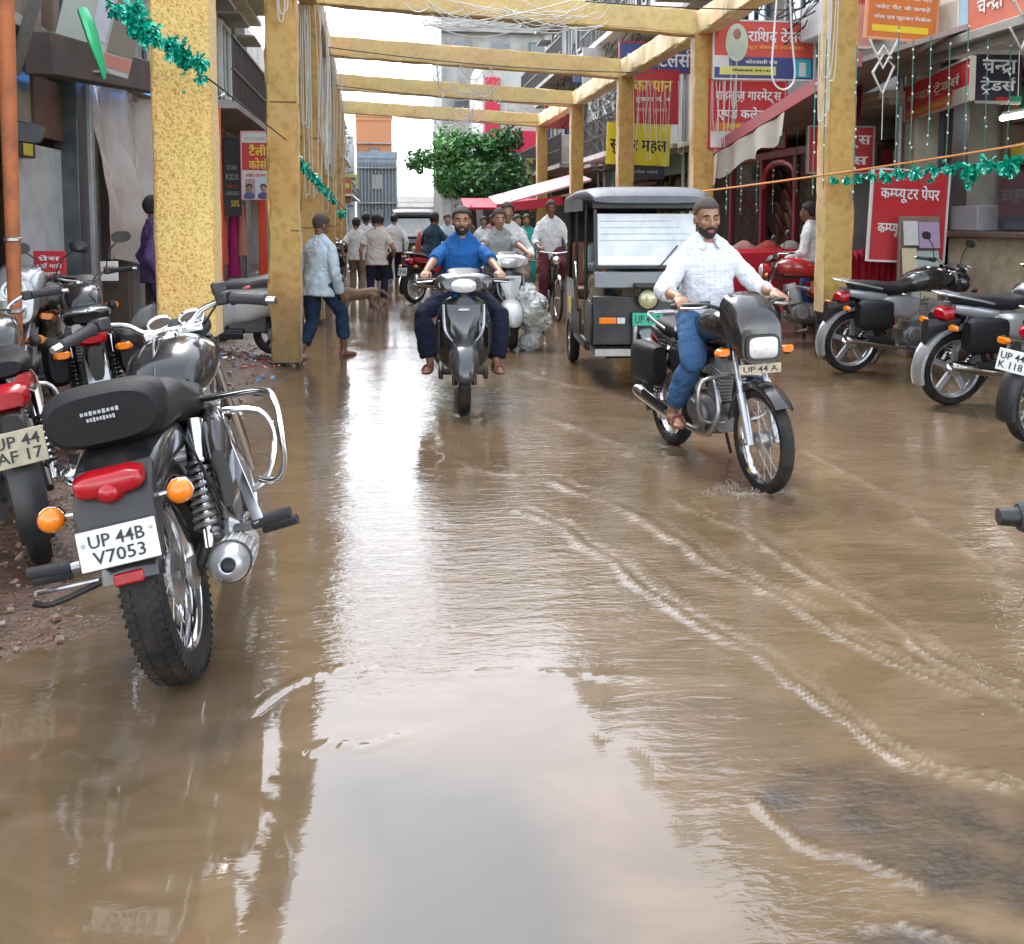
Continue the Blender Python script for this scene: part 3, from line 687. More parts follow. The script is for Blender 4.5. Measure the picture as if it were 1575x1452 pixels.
def erickshaw(name, label, loc, rz, sc=1):
    """battery three-wheeler: canopy on posts, flat windscreen, single front wheel; forward +x"""
    t = thing(name, label, 'rickshaw', loc, rz, None, 0, sc)
    dk = mk('rickshaw_body',(.010,.010,.012),.4,coat=.15,dirt=(.10,.08,.06),damt=.3,dscale=5); top = mk('rickshaw_canopy', (.085,.095,.115), .45, bump=.15, bscale=30, dirt=(.22,.21,.2), damt=.4, dscale=4)
    for y in (-.45, .45): wheel(t, -.82, .24, .10, spokes=False, rimm=K['steel'], hub=.07, z=.24).location.y = y
    wheel(t, .98, .24, .09, spokes=False, rimm=K['steel'], hub=.06)
    MB().box((-.35,0,.34),(1.75,.96,.10)).build('chassis', dk, t, bevel=.02)
    MB().box((.62,0,.44),(.42,.90,.06)).build('floor', K['satin'], t, bevel=.01)
    # side and front panels
    for sd in (-1, 1):
        MB().prism([(-1.2,.36),(.05,.36),(.05,.62),(-.35,.66),(-.40,.86),(-1.2,.86)], sd*.47-.012, sd*.47+.012).build('side_panel', dk, t)
        MB().prism([(.36,.40),(.86,.40),(.90,.60),(.88,.74),(.38,.74)], sd*.46-.012, sd*.46+.012).build('front_side_panel', dk, t)
        MB().box((-.75,sd*.49,.60),(.30,.006,.16)).build('reflective_sticker', mk('sticker_yellow',(.62,.48,.08),.5,dirt=(.3,.3,.3),damt=.5,dscale=10), t)
        for x, zz in ((-1.15,.86),(-.40,.66),(.40,.74)): MB().tube([(x,sd*.46,zz-.2),(x,sd*.46,1.66)], .016, 8).build('canopy_post', K['satin'], t)
        # side grab bars with a bent loop
        g = MB()
        g.tube([(-.10,sd*.49,.60),(-.10,sd*.51,1.0),(-.04,sd*.51,1.06),(.02,sd*.51,1.0),(.02,sd*.49,.60)], .011, 8, sub=3)
        g.tube([(-.20,sd*.49,.62),(-.20,sd*.50,.90),(-.15,sd*.5,.95),(-.12,sd*.5,.90),(-.12,sd*.49,.62)], .010, 8, sub=3)
        g.build('grab_bar', K['chrome'], t)
    fr = MB().box((.90,0,.60),(.03,.92,.42)).build('front_panel', dk, t, bevel=.012)
    MB().box((.93,0,.95),(.035,.90,.14)).build('scuttle', mk('rickshaw_scuttle',(.20,.22,.24),.5,dirt=(.3,.27,.22),damt=.4), t, bevel=.012)
    MB().box((.92,.28,.82),(.04,.24,.10)).build('tool_box', mk('teal_plastic',(.12,.33,.33),.5), t, bevel=.01)
    for sd in (-1, 1):
        i = MB().box((.922,sd*.33,.60),(.018,.15,.055)).build('indicator', K['amber'], t, bevel=.006)
        MB().box((.924,sd*.215,.60),(.02,.07,.054)).build('side_lamp', K['clear'], i, bevel=.006)
        MB().tube([(.98,sd*.10,.24),(.96,sd*.10,.62)], .024, 10).build('fork_leg', K['silver'], t)
    hl = MB().lathe([(.001,-.08),(.06,-.07),(.09,-.02),(.095,.01),(.085,.02)], (1.00,0,.79), (1,0,0), 22).build('headlamp_shell', K['satin'], t)
    MB().lathe([(.083,.012),(.07,.028),(.03,.036),(.001,.038)], (1.0,0,.79), (1,0,0), 22).build('headlamp', mk('yellowed_lens',(.42,.40,.22),.15,.2,coat=1,var=.25,scale=40), hl)
    MB().box((1.0,0,.905),(.14,.24,.04)).build('lamp_hood', K['satin'], hl, bevel=.012)
    plate(t, (1.0,0,.62), .26, .11, ('UP 44 T',), mk('plate_green',(.02,.42,.25),.4,dirt=(.1,.2,.14),damt=.3))
    fender(t, .98, .24, .30, .15, 20, 160, K['silver'], name='front_fender')
    # windscreen frame with a bright reflective pane
    ws = MB()
    a0, a1 = V(.95,0,1.06), V(.88,0,1.60)
    for sd in (-1, 1): ws.bar(a0+V(0,sd*.44,0), a1+V(0,sd*.44,0), .03)
    ws.bar(a0+V(0,-.44,0), a0+V(0,.44,0), .03).bar(a1+V(0,-.44,0), a1+V(0,.44,0), .03)
    w = ws.build('windscreen_frame', K['satin'], t, bevel=.004)
    d = (a1-a0)
    MB().bar(a0+V(.0,-.42,0)+d*.42, a0+V(.0,.42,0)+d*.42, .006, d.length*.83, up=d.normalized()).build('windscreen', mk('white_sheet_screen',(.60,.64,.66),.25,coat=.4,bump=.25,bscale=9,dirt=(.33,.36,.38),damt=.5,dscale=7), w)
    MB().bar(a0+V(.008,-.42,0)+d*.10, a0+V(.008,.42,0)+d*.10, .008, d.length*.12, up=d.normalized()).build('screen_trim', K['wtext'], w)
    # wipers, cracks of tape and papers on the pane
    MB().bar(a0+V(.02,.1,.0), a0+V(.02,.26,0)+d*.34, .010).build('wiper', K['satin'], w)
    for k in range(4): MB().bar(a0+V(.006,-.40,0)+d*(.42+.1*k), a0+V(.006,.40-.06*k,0)+d*(.425+.1*k), .004, .006).build('pane_crease', mk('screen_crease',(.40,.44,.47),.4), w)
    # canopy: padded top with rolled front
    MB().body([((-1.32,0,1.60),.44,.05,4),((-1.25,0,1.66),.50,.065,4),((-.2,0,1.685),.515,.07,4),((.75,0,1.68),.515,.065,4),((.98,0,1.655),.505,.055,4),((1.04,0,1.63),.47,.03,3.5)], 32).build('canopy', top, t)
    MB().box((.93,0,1.60),(.02,.94,.09)).build('canopy_valance', K['satin'], t, bevel=.006)
    for sd in (-1, 1): MB().box((-.4,sd*.50,1.60),(1.7,.012,.12)).build('canopy_valance', top, t)
    MB().box((-1.28,0,1.15),(.015,.94,.95)).build('back_curtain', K['vinyl'], t)
    # seats
    rs = mk('rickshaw_seat', (.22,.09,.05), .5)
    MB().box((-.85,0,.72),(.42,.86,.12)).build('passenger_seat', rs, t, bevel=.03); MB().box((-1.10,0,1.0),(.10,.86,.46)).build('seat_back', rs, t, bevel=.03)
    MB().box((.10,0,.66),(.34,.86,.12)).build('driver_seat', rs, t, bevel=.03); MB().box((-.12,0,1.02),(.07,.86,.30)).build('driver_backrest', rs, t, bevel=.025)
    MB().tube([(.80,.0,.75),(.68,0,1.0)], .018, 8).tube([(.60,-.28,1.04),(.68,-.12,1.02),(.68,.12,1.02),(.60,.28,1.04)], .013, 8, sub=3).build('handlebar', K['satin'], t)
    MB().box((-.35,0,.24),(1.2,.5,.12)).build('battery_tray', K['satin'], t, bevel=.01)
    MB().prism([(.36,.36),(.36,.30),(.95,.30),(.95,.36)], -.44, .44).build('step', K['steel'], t)
    return t

def bicycle(name, label, loc, rz, sc=1):
    t = thing(name, label, 'bicycle', loc, rz, None, 0, sc)
    wheel(t, -.53, .33, .04, hub=.02); wheel(t, .55, .33, .04, hub=.02)
    f = MB()
    for a, b in (((-.05,0,.32),(-.18,0,.85)),((-.05,0,.32),(.36,0,.82)),((-.15,0,.74),(.34,0,.86)),((.34,0,.90),(.38,0,.72))): f.tube([a,b],.016,8)
    for sd in (-.05,.05): f.tube([(-.05,0,.32),(-.53,sd,.33)],.010,6).tube([(-.16,0,.76),(-.53,sd,.33)],.010,6).tube([(.38,sd*.7,.72),(.50,sd,.42),(.55,sd,.33)],.012,6)
    f.build('frame', K['black'], t)
    MB().tube([(.20,-.26,1.0),(.32,-.22,1.0),(.37,-.05,.98),(.37,.05,.98),(.32,.22,1.0),(.20,.26,1.0)],.011,8,sub=3).tube([(.35,0,.9),(.37,0,.98)],.012,6).build('handlebar', K['chrome'], t)
    seat(t, [((-.02,0,.90),.02,.02,2.4),((-.12,0,.90),.05,.03,2.4),((-.26,0,.91),.10,.04,2.6),((-.30,0,.91),.07,.03,2.4)])
    MB().lathe([(.001,0),(.09,0),(.09,.008),(.001,.01)],(-.05,-.05,.32),(0,1,0),20).tube([(-.05,-.06,.32),(-.02,-.08,.16)],.01,6).tube([(-.05,.06,.32),(-.08,.08,.48)],.01,6).box((-.02,-.13,.16),(.09,.08,.02)).box((-.08,.13,.48),(.09,.08,.02)).build('pedals', K['steel'], t)
    MB().lathe([(.001,-.05),(.05,-.04),(.06,.0),(.001,.02)],(.42,0,.88),(1,0,0),16).build('lamp', K['chrome'], t)
    fender(t, .55, .33, .36, .06, 20, 150, K['black'], name='front_fender', drop=.012); fender(t, -.53, .33, .36, .06, 20, 200, K['black'], name='rear_fender', drop=.012)
    return t
# ------------------------------------------------------------------ people
SKIN = [mk('skin_brown',(.30,.155,.09),.5,var=.15,scale=14,sss=.12,bump=.06,bscale=120), mk('skin_deep',(.17,.085,.05),.5,var=.15,scale=14,sss=.1), mk('skin_tan',(.38,.21,.13),.5,var=.15,scale=14,sss=.12)]
HAIR = mk('black_hair',(.012,.010,.009),.55,bump=.6,bscale=300); HAIRG = mk('cropped_hair',(.055,.043,.036),.8,bump=.5,bscale=400,var=.35,scale=60)
HAIRW = mk('grey_hair',(.30,.29,.28),.75,bump=.5,bscale=300)
EYE = mk('eye_dark',(.03,.02,.018),.2,coat=.5); EYEW = mk('eye_white',(.36,.33,.30),.3); LIP = mk('lip',(.26,.10,.08),.45)
def cloth(name, c, **k):
    """woven cloth: fine weave plus slack creases"""
    if 'cloth_' + name in MATS: return MATS['cloth_' + name]
    m = mk('cloth_'+name, c, .85, var=.10, scale=9, **{**dict(bump=.35, bscale=420, spec=.25, rvar=.05, dirt=tuple(q*.55 for q in c), damt=.4, dscale=6), **k})
    t = m.node_tree; N = t.nodes; L = t.links; b = N['Principled BSDF']; tc = N.new('ShaderNodeTexCoord')
    mp = N.new('ShaderNodeMapping'); mp.inputs['Scale'].default_value = (7, 7, 11); mp.inputs['Rotation'].default_value = (.5, .3, .4); L.new(tc.outputs['Object'], mp.inputs['Vector'])
    n = N.new('ShaderNodeTexNoise'); n.inputs['Scale'].default_value = 1; n.inputs['Detail'].default_value = 3; n.inputs['Distortion'].default_value = 1.6; L.new(mp.outputs[0], n.inputs['Vector'])
    a = N.new('ShaderNodeMath'); a.operation = 'SUBTRACT'; a.inputs[1].default_value = .5; L.new(n.outputs['Fac'], a.inputs[0])
    q = N.new('ShaderNodeMath'); q.operation = 'ABSOLUTE'; L.new(a.outputs[0], q.inputs[0])
    bp = N.new('ShaderNodeBump'); bp.inputs['Strength'].default_value = .42; bp.inputs['Distance'].default_value = .07; L.new(q.outputs[0], bp.inputs['Height'])
    if b.inputs['Normal'].links: L.new(b.inputs['Normal'].links[0].from_socket, bp.inputs['Normal'])
    L.new(bp.outputs[0], b.inputs['Normal']); return m
_tex = bpy.data.textures.new('cloth_folds', 'CLOUDS'); _tex.noise_scale = .075; _tex.noise_depth = 3
def remesh(mb, name, m, parent, vox, it=4, fold=0):
    o = mb.build(name, m, parent, smooth=0)
    r = o.modifiers.new('r', 'REMESH'); r.mode = 'VOXEL'; r.voxel_size = vox
    s = o.modifiers.new('s', 'SMOOTH'); s.factor = .5; s.iterations = it
    if fold:
        d = o.modifiers.new('d', 'DISPLACE'); d.texture = _tex; d.strength = fold; d.mid_level = .34; d.texture_coords = 'LOCAL'
    dg = bpy.context.evaluated_depsgraph_get(); dg.update()
    me = bpy.data.meshes.new_from_object(o.evaluated_get(dg))
    o.modifiers.clear(); old = o.data; o.data = me; me.name = name; bpy.data.meshes.remove(old)
    if not me.materials: me.materials.append(m)
    me.shade_smooth()
    return o
def ik(A, C, a, b, pole):
    A, C = Vector(A), Vector(C); d = C - A; L = min(d.length, (a + b) * .999); d = d.normalized(); C = A + d * L
    x = (a*a - b*b + L*L) / (2*L); h = math.sqrt(max(a*a - x*x, 0))
    p = Vector(pole); p = (p - d * p.dot(d)).normalized()
    return A + d*x + p*h, C
def limb(mb, A, B, C, r, n=12):
    """A-B-C with radii list of 5 along it"""
    A, B, C = Vector(A), Vector(B), Vector(C)
    mb.tube([A, A.lerp(B,.35), A.lerp(B,.8), B, B.lerp(C,.25), B.lerp(C,.65), C], [r[0], r[1], r[2]*1.02, r[2], r[3], (r[3]+r[4])/2, r[4]], n)
    for p, q in ((A, r[0]), (B, r[2]), (C, r[4])): mb.ell(p, (q,q,q), nu=12, nv=8)
def hand(mb, w, aim, down, sd, curl=1.0, k=1.0):
    """palm, five bent fingers; aim = along the fingers, down = palm side"""
    a = Vector(aim).normalized(); d = Vector(down); d = (d - a*d.dot(a)).normalized(); s = a.cross(d) * (1 if sd > 0 else -1)
    T = Matrix((( a.x, s.x, d.x, 0),(a.y, s.y, d.y, 0),(a.z, s.z, d.z, 0),(0,0,0,1)))
    w = Vector(w)
    mb.ell(w + a*.045*k, (.05*k,.042*k,.019*k), T, 14, 8); mb.tube([w - a*.03, w + a*.03*k], [.027*k,.03*k], 10)
    for i, (o, L) in enumerate(((-.031,.068),(-.010,.078),(.011,.074),(.031,.058))):
        p = w + a*.082*k + s*o*k; q = p + (a*math.cos(.5*curl) + d*math.sin(.5*curl))*L*.5*k
        e = q + (a*math.cos(1.7*curl) + d*math.sin(1.7*curl))*L*.36*k; f = e + (a*math.cos(2.7*curl) + d*math.sin(2.7*curl))*L*.3*k
        mb.tube([p - a*.03*k, p, q, e, f], [.0105*k,.0105*k,.0095*k,.0088*k,.007*k], 8)
    b = w + a*.02*k - s*.030*k
    mb.tube([b, b - s*.020*k + a*.025*k + d*.012*k, b - s*.016*k + a*.05*k + d*.032*k, b + a*.066*k + d*.045*k], [.015*k,.0135*k,.0115*k,.0085*k], 8)
def person(label, loc, rz, shirt, pants, pelvis=(0,0,.92), lean=0, twist=0, hands=None, feet=None, head=(0,0), sleeve='long', hem=.10, skin=0, hair=HAIR, hairstyle='short', beard=0, shoe=None, vox=.016, sc=1, roll=0, knees=None, elbows=None, group=None, collar=True, footdir=None, girth=1.0, cuff=1.0, hcurl=1.0, neckline=None, trouser_end=1.0, hand_aim=None, barefoot=False):
    t = thing('person', label, 'person', loc, rz, group, roll, sc)
    P = V(*pelvis); up = V(math.sin(lean), 0, math.cos(lean)); side = V(-math.sin(twist), math.cos(twist), 0); fr = side.cross(up)
    N = P + up*.50 - fr*.015; g = girth
    def ring(tt, w, d, off=0, bend=0):
        c = P.lerp(N, tt) + fr*bend
        return [c + side*math.cos(q)*(w+off) + fr*math.sin(q)*(d+off) for q in [2*math.pi*j/20 for j in range(20)]]
    tor = [(-.16,.10,.09,0),(-.06,.155*g,.115*g,-.01),(.06,.16*g,.12*g,-.005),(.30,.145*g,.105*g,.012*g),(.55,.165*g,.118*g,.01),(.74,.178*g,.115*g,0),(.86,.150*g,.092,-.005),(.94,.105,.072,-.01),(1.0,.068,.060,-.008),(1.05,.056,.054,-.005)]
    sh = {s: P.lerp(N,.79) + side*s*.172*g for s in (-1,1)}; hp = {s: P + side*s*.092 for s in (-1,1)}
    hands = hands or {s: P + side*s*.27 + V(.03,0,-.06) for s in (-1,1)}
    feet = feet or {s: V(0, s*.10, .09) for s in (-1,1)}
    el, wr, kn, an = {}, {}, {}, {}
    for s in (-1,1):
        el[s], wr[s] = ik(sh[s], hands[s], .285, .255, (elbows or {}).get(s, V(-.7, s*.5, -.5)))
        kn[s], an[s] = ik(hp[s], feet[s], .43, .42, (knees or {}).get(s, V(1, s*.15, 0)))
    b = MB(); b.loft([ring(*q[:3], 0, q[3]) for q in tor])
    hb = N + up*.015
    hy, hpi = head; HM = Matrix.Rotation(hy,4,'Z') @ Matrix.Rotation(hpi,4,'Y')
    HC = hb + V(.02 + .04*math.sin(lean),0,.145)
    H = Matrix.Translation(HC) @ HM
    b.tube([N - up*.05, hb + up*.03, HC + HM.to_3x3() @ V(-.02,0,-.03)], [.062,.055,.055], 14)
    q3 = H.to_3x3()
    E = lambda c, r, M=None: b.ell(H @ V(*c), r, (HM @ M) if M else HM, 18, 12)
    E((-.012,0,.035),(.098,.077,.092)); E((.022,0,-.035),(.072,.064,.090)); E((.052,0,-.098),(.036,.036,.026)); E((.0,0,-.06),(.06,.06,.05))
    E((.079,0,.026),(.016,.055,.013)); E((.072,.042,-.022),(.022,.022,.020)); E((.072,-.042,-.022),(.022,.022,.020))
    b.tube([H @ V(.088,0,.018), H @ V(.102,0,-.008), H @ V(.116,0,-.032), H @ V(.098,0,-.044)], [.009,.0115,.014,.011], 10)
    for s in (-1,1): E((.096,s*.014,-.036),(.012,.010,.009)); E((-.008,s*.079,-.012),(.022,.009,.034), Matrix.Rotation(R(12),4,'Y'))
    E((.086,0,-.068),(.014,.024,.0075)); E((.082,0,-.080),(.015,.022,.008))
    for s in (-1,1):
        limb(b, sh[s], el[s], wr[s], [.052,.047,.040,.037,.027])
        fa = (wr[s]-el[s]).normalized(); am = (hand_aim or {}).get(s)
        hand(b, wr[s], am[0] if am else fa + V(.2,0,-.1), am[1] if am else V(0,-s*.9,-.3), s, hcurl)
        limb(b, hp[s], kn[s], an[s], [.088,.08,.058,.052,.036])
        fd = (footdir or {}).get(s, V(1, s*.18, 0)).normalized()
        a0 = an[s] - V(0,0,.045)
        b.tube([an[s], a0 - fd*.04 - V(0,0,.015), a0 + fd*.05 - V(0,0,.012), a0 + fd*.13 - V(0,0,.025), a0 + fd*.185 - V(0,0,.03)], [.036,.036,.034,.033,.018], 10)
        if vox < .013:
            sdv = fd.cross(V(0,0,1))
            for k in range(5): b.tube([a0 + fd*.13 + sdv*(k-2)*.014 - V(0,0,.035), a0 + fd*(.205 - abs(k-1.5+s*.5)*.008) + sdv*(k-2)*.015 - V(0,0,.038)], [.011,.009], 6)
    bo = remesh(b, 'body', SKIN[skin], t, vox*.62 if vox < .013 else vox, 3)
    # eyes, brows, mouth
    fine = vox < .02
    if fine:
        for s in (-1,1):
            e = MB().ell(H @ V(.081,s*.031,.002),(.011,.0145,.0058),HM,14,8).build('eye', EYEW, t)
            MB().ell(H @ V(.0885,s*.031,.002),(.006,.0066,.0058),HM,12,8).build('iris', EYE, e)
            MB().tube([H @ V(.088,s*.014,.024), H @ V(.092,s*.032,.029), H @ V(.078,s*.052,.023)], [.0045,.0055,.003], 8, sub=3).build('eyebrow', HAIR, t)
            MB().tube([H @ V(.084,s*.016,.0065), H @ V(.0925,s*.031,.0105), H @ V(.079,s*.048,.005)], [.0028,.0036,.0025], 6, sub=3).build('eyelid', SKIN[skin], t)
        MB().ell(H @ V(.0935,0,-.069),(.007,.022,.0062),HM,14,8).ell(H @ V(.0905,0,-.0795),(.0075,.020,.0068),HM,14,8).build('mouth', LIP, t)
    if hairstyle != 'none':
        lo = {'short': .02, 'cap': .1, 'long': -.6}.get(hairstyle, .02)
        th = .010 if hairstyle == 'cap' else .022
        h = MB().ell(H @ V(-.014,0,.036),(.098+th*.7,.077+th*.6,.092+th), HM, 40, 26, keep=lambda x,y,z: True)
        # trim: keep crown and back, leave the face and neck clear
        inv = H.inverted(); vs = [inv @ Vector(v) for v in h.v]
        keepf = []
        for f in h.f:
            c = sum((vs[i] for i in f), Vector()) / len(f)
            front = .052 + .03*max(0, 1-abs(c.y)/.06)
            if c.z > (.070 if c.x > .05 else (.02 + max(0, c.x)*.9 if c.x > -.01 else -.045 - (.02 if hairstyle == 'long' else 0))) : keepf.append(f)
        h.f = keepf
        ho = h.build('hair', hair, t, smooth=60)
        sm = ho.modifiers.new('thick','SOLIDIFY'); sm.thickness = .008; sm.offset = -1
        if hairstyle == 'short' and fine:
            dm = ho.modifiers.new('tuft','DISPLACE'); dm.texture = _tex; dm.strength = .012; dm.texture_coords = 'LOCAL'
    if beard:
        h = MB().ell(H @ V(.022,0,-.040),(.076+.004,.066+.002,.094), HM, 36, 24)
        h.ell(H @ V(.052,0,-.100),(.040,.039,.030), HM, 24, 16)
        inv = H.inverted(); vs = [inv @ Vector(v) for v in h.v]; kf = []
        for f in h.f:
            c = sum((vs[i] for i in f), Vector()) / len(f)
            jaw = c.z < -.058 - .030*max(0,1-abs(c.y)/.05)*(1 if c.z > -.085 else 0) and c.x > -.015
            mo = beard > .5 and -.064 < c.z < -.050 and abs(c.y) < .034 and c.x > .06
            lip = abs(c.y) < .024 and -.088 < c.z < -.062
            if (jaw and not lip) or mo or (c.z < -.04 and c.z > -.09 and abs(c.y) > .05 and -.02 < c.x < .02): kf.append(f)
        h.f = kf
        h.build('beard', HAIR if beard > .7 else mk('stubble',(.05,.034,.028),.8,bump=.4,bscale=400), t, smooth=60)
        if beard > .5: MB().tube([H @ V(.080,-.036,-.064), H @ V(.098,-.012,-.055), H @ V(.098,.012,-.055), H @ V(.080,.036,-.064)], [.004,.0075,.0075,.004], 8, sub=3).build('moustache', HAIR, t)
    # clothes
    c = MB(); o = .016
    tr = [(-hem/.5-.02,.165*g+hem*.12,.125*g+hem*.10,-.005)] + [(a, w, d, bd) for a, w, d, bd in tor[1:8]] + ([(1.0,.066,.062,-.008)] if neckline is None else [])
    c.loft([ring(a, w, d, o + (.012 if a < .5 else 0), bd) for a, w, d, bd in tr])
    for s in (-1,1):
        c.tube([N + up*.03 + side*s*.02 - fr*.012, N + side*s*.09 - fr*.008 - up*.025, sh[s] + up*.004],[.050,.052,.050],12)
        fk = {'half': .62, 'elbow': .95}.get(sleeve, 1)
        if sleeve in ('half','elbow'):
            e = sh[s].lerp(el[s], fk); c.tube([sh[s] - side*s*.03, sh[s], sh[s].lerp(e,.5), e], [.050,.056,.062,.064], 14)
            c.ell(sh[s], (.055,.055,.055), nu=12, nv=8)
        else:
            w = el[s].lerp(wr[s], {'long': .93, 'rolled': .40}[sleeve])
            c.tube([sh[s] - side*s*.03, sh[s], sh[s].lerp(el[s],.5), el[s], el[s].lerp(w,.5), w], [.050,.056,.059,.056,.053,.049], 14)
            for p, q in ((sh[s],.055),(el[s],.056)): c.ell(p,(q,q,q),nu=12,nv=8)
    so_ = remesh(c, 'shirt', shirt, t, max(vox*.8,.010), 3, .030 if fine else .03)
    if collar and fine:
        for s in (-1,1):
            A = [N + up*.050 - fr*.066 + side*s*.004, N + up*.050 + side*s*.060 - fr*.02, N + up*.035 + side*s*.062 + fr*.03, N + up*.005 + side*s*.03 + fr*.078]
            B = [N + up*.005 - fr*.080 + side*s*.004, N + up*.0 + side*s*.092 - fr*.02, N - up*.02 + side*s*.095 + fr*.05, N - up*.035 + side*s*.055 + fr*.094]
            q = MB(); n = 9; ra = smooth_path(A, [0]*4, 4)[0]; rb = smooth_path(B, [0]*4, 4)[0]
            q.loft([[a, b + (b-a)*0, b - fr*.006 - up*.006, a - fr*.006] for a, b in zip(ra, rb)])
            q.build('collar', shirt, so_)
    if sleeve == 'rolled':
        for s in (-1,1):
            w = el[s].lerp(wr[s], .40); d = (wr[s]-el[s]).normalized()
            MB().tube([w - d*.035, w - d*.01, w + d*.012], [.056,.057,.053], 16).build('sleeve_cuff', shirt, so_)
    p = MB()
    p.loft([ring(a, w, d, .010, bd) for a, w, d, bd in [(-.20,.12,.10,0)] + tor[1:3] + [(.2,.15*g,.11*g,0)]])
    for s in (-1,1):
        e = kn[s].lerp(an[s], .93*trouser_end)
        p.tube([hp[s] + V(0,0,.02), hp[s].lerp(kn[s],.4), kn[s], kn[s].lerp(e,.3), e], [.104*g,.094*g,.075,.070*cuff,.062*cuff], 14); p.ell(hp[s],(.10*g,.10*g,.10*g),nu=12,nv=8); p.ell(kn[s],(.075,.075,.075),nu=12,nv=8)
    remesh(p, 'trousers', pants, t, max(vox*.9,.011), 3, .030 if fine else .03)
    if shoe and not barefoot:
        for s in (-1,1):
            fd = (footdir or {}).get(s, V(1, s*.18, 0)).normalized(); a0 = an[s] - V(0,0,.058); M = Matrix.Translation(a0) @ Matrix.Rotation(math.atan2(fd.y, fd.x),4,'Z') @ Matrix.Rotation(-math.asin(max(-1,min(1,fd.z))),4,'Y')
            q = MB(); q.add(*_slip(), M=M); so2 = q.build('sandal', shoe, t, bevel=.003)
            MB().tube([M @ V(.135,.045,-.025), M @ V(.12,.03,.018), M @ V(.125,0,.03), M @ V(.12,-.03,.018), M @ V(.135,-.045,-.025)], [.011]*5, 8, sub=3).build('strap', shoe, so2)
    return t
def _slip():
    pr = [(-.06,.0),(-.05,.032),(.02,.030),(.10,.042),(.18,.038),(.215,.015),(.215,-.015),(.18,-.038),(.10,-.042),(.02,-.030),(-.05,-.032)]
    n = len(pr); vs = [(x,y,-.040) for x,y in pr] + [(x,y,-.022) for x,y in pr]
    return vs, [tuple(reversed(range(n))), tuple(range(n,2*n))] + [(i,(i+1)%n,(i+1)%n+n,i+n) for i in range(n)]
def dog(label, loc, rz, sc=1):
    t = thing('dog', label, 'dog', loc, rz, None, 0, sc)
    b = MB()
    b.tube([(-.30,0,.47),(-.20,0,.47),(.0,0,.44),(.16,0,.44),(.26,0,.46)], [.075,.088,.088,.115,.09], 14)
    b.tube([(.24,0,.48),(.36,0,.52),(.42,0,.52)], [.08,.06,.055], 12)
    b.ell((.45,0,.52),(.085,.062,.06)); b.tube([(.49,0,.51),(.56,0,.49),(.60,0,.485)], [.042,.032,.024], 10)
    for s in (-1,1):
        b.tube([(.43,s*.045,.56),(.42,s*.062,.60),(.43,s*.075,.57)], [.025,.018,.006], 8)
        b.tube([(.20,s*.075,.42),(.19,s*.08,.30),(.205,s*.08,.22),(.20,s*.08,.05)], [.055,.036,.027,.02], 10); b.ell((.215,s*.08,.02),(.04,.026,.02))
        b.tube([(-.24,s*.075,.45),(-.20,s*.085,.33),(-.30,s*.085,.20),(-.285,s*.085,.05)], [.075,.052,.026,.02], 10); b.ell((-.265,s*.085,.02),(.04,.026,.02))
    b.tube([(-.34,0,.50),(-.44,0,.44),(-.47,0,.34),(-.45,0,.26)], [.03,.022,.018,.01], 8, sub=3)
    m = mk('dog_coat',(.26,.17,.10),.9,var=.35,scale=5,dirt=(.07,.05,.04),damt=.8,dscale=5,bump=.5,bscale=140)
    remesh(b, 'body', m, t, .016, 2)
    for s in (-1,1): MB().ell((.515,s*.034,.535),(.01,.008,.009)).build('eye', EYE, t)
    MB().ell((.615,0,.488),(.014,.016,.013)).build('nose', EYE, t)
    return t
# ------------------------------------------------------------------ ground and flood water
mud = mk('wet_mud', (.075,.046,.027), .38, var=.5, scale=9, bump=1.0, bscale=38, dirt=(.14,.055,.03), dscale=16, damt=.7)
g = MB(); g.add([(-300,-40,-.09),(300,-40,-.09),(300,500,-.09),(-300,500,-.09)], [(0,1,2,3)])
tag(g.build('ground', mk('wet_ground',(.10,.075,.055),.4,bump=.3,bscale=5), smooth=0), kind='structure')

def nz(x, y, s, o=0): return noise.noise(Vector((x*s, y*s, o)))
def seglines(px): return np.array([tuple(gnd(*p))[:2] for p in px])
WAKES_AND_REFLECTION = [
 ([(849,741),(905,765),(979,793),(1036,830),(1098,876),(1201,923),(1279,975),(1398,1032),(1480,1068)], .012, .024, 1.0),
 ([(787,783),(854,809),(916,855),(994,907),(1077,964),(1150,1006),(1181,1032),(1232,1057),(1295,1104),(1357,1146),(1440,1192),(1554,1213)], .013, .022, 1.0),
 ([(1036,772),(1150,824),(1212,871),(1305,923),(1409,990),(1512,1057),(1600,1110)], .010, .026, .8),
 ([(640,680),(690,705),(730,722),(790,728)], .010, .03, .7),
 ([(830,640),(880,655),(960,690),(1020,712)], .010, .035, .6),
 ([(800,572),(870,590),(930,604),(985,622)], .008, .04, .6),
 ([(1225,690),(1330,740),(1420,800),(1530,880)], .008, .03, .5),
 ([(388,1099),(420,1068),(470,1042),(530,1028),(600,1030)], .010, .016, .8),
 ([(560,1040),(700,1035),(850,1036),(1000,1040),(1150,1040)], .005, .02, .25),
 ([(1160,1228),(1181,1270),(1220,1296),(1253,1311),(1310,1316),(1419,1368)], .010, .012, .9),  # edge of the reflected sky, painted as a pale line
 ([(480,1160),(520,1140),(560,1150),(620,1130)], .005, .016, .4),
 ([(1340,1420),(1390,1410),(1450,1440),(1520,1480)], .008, .014, .7),
]
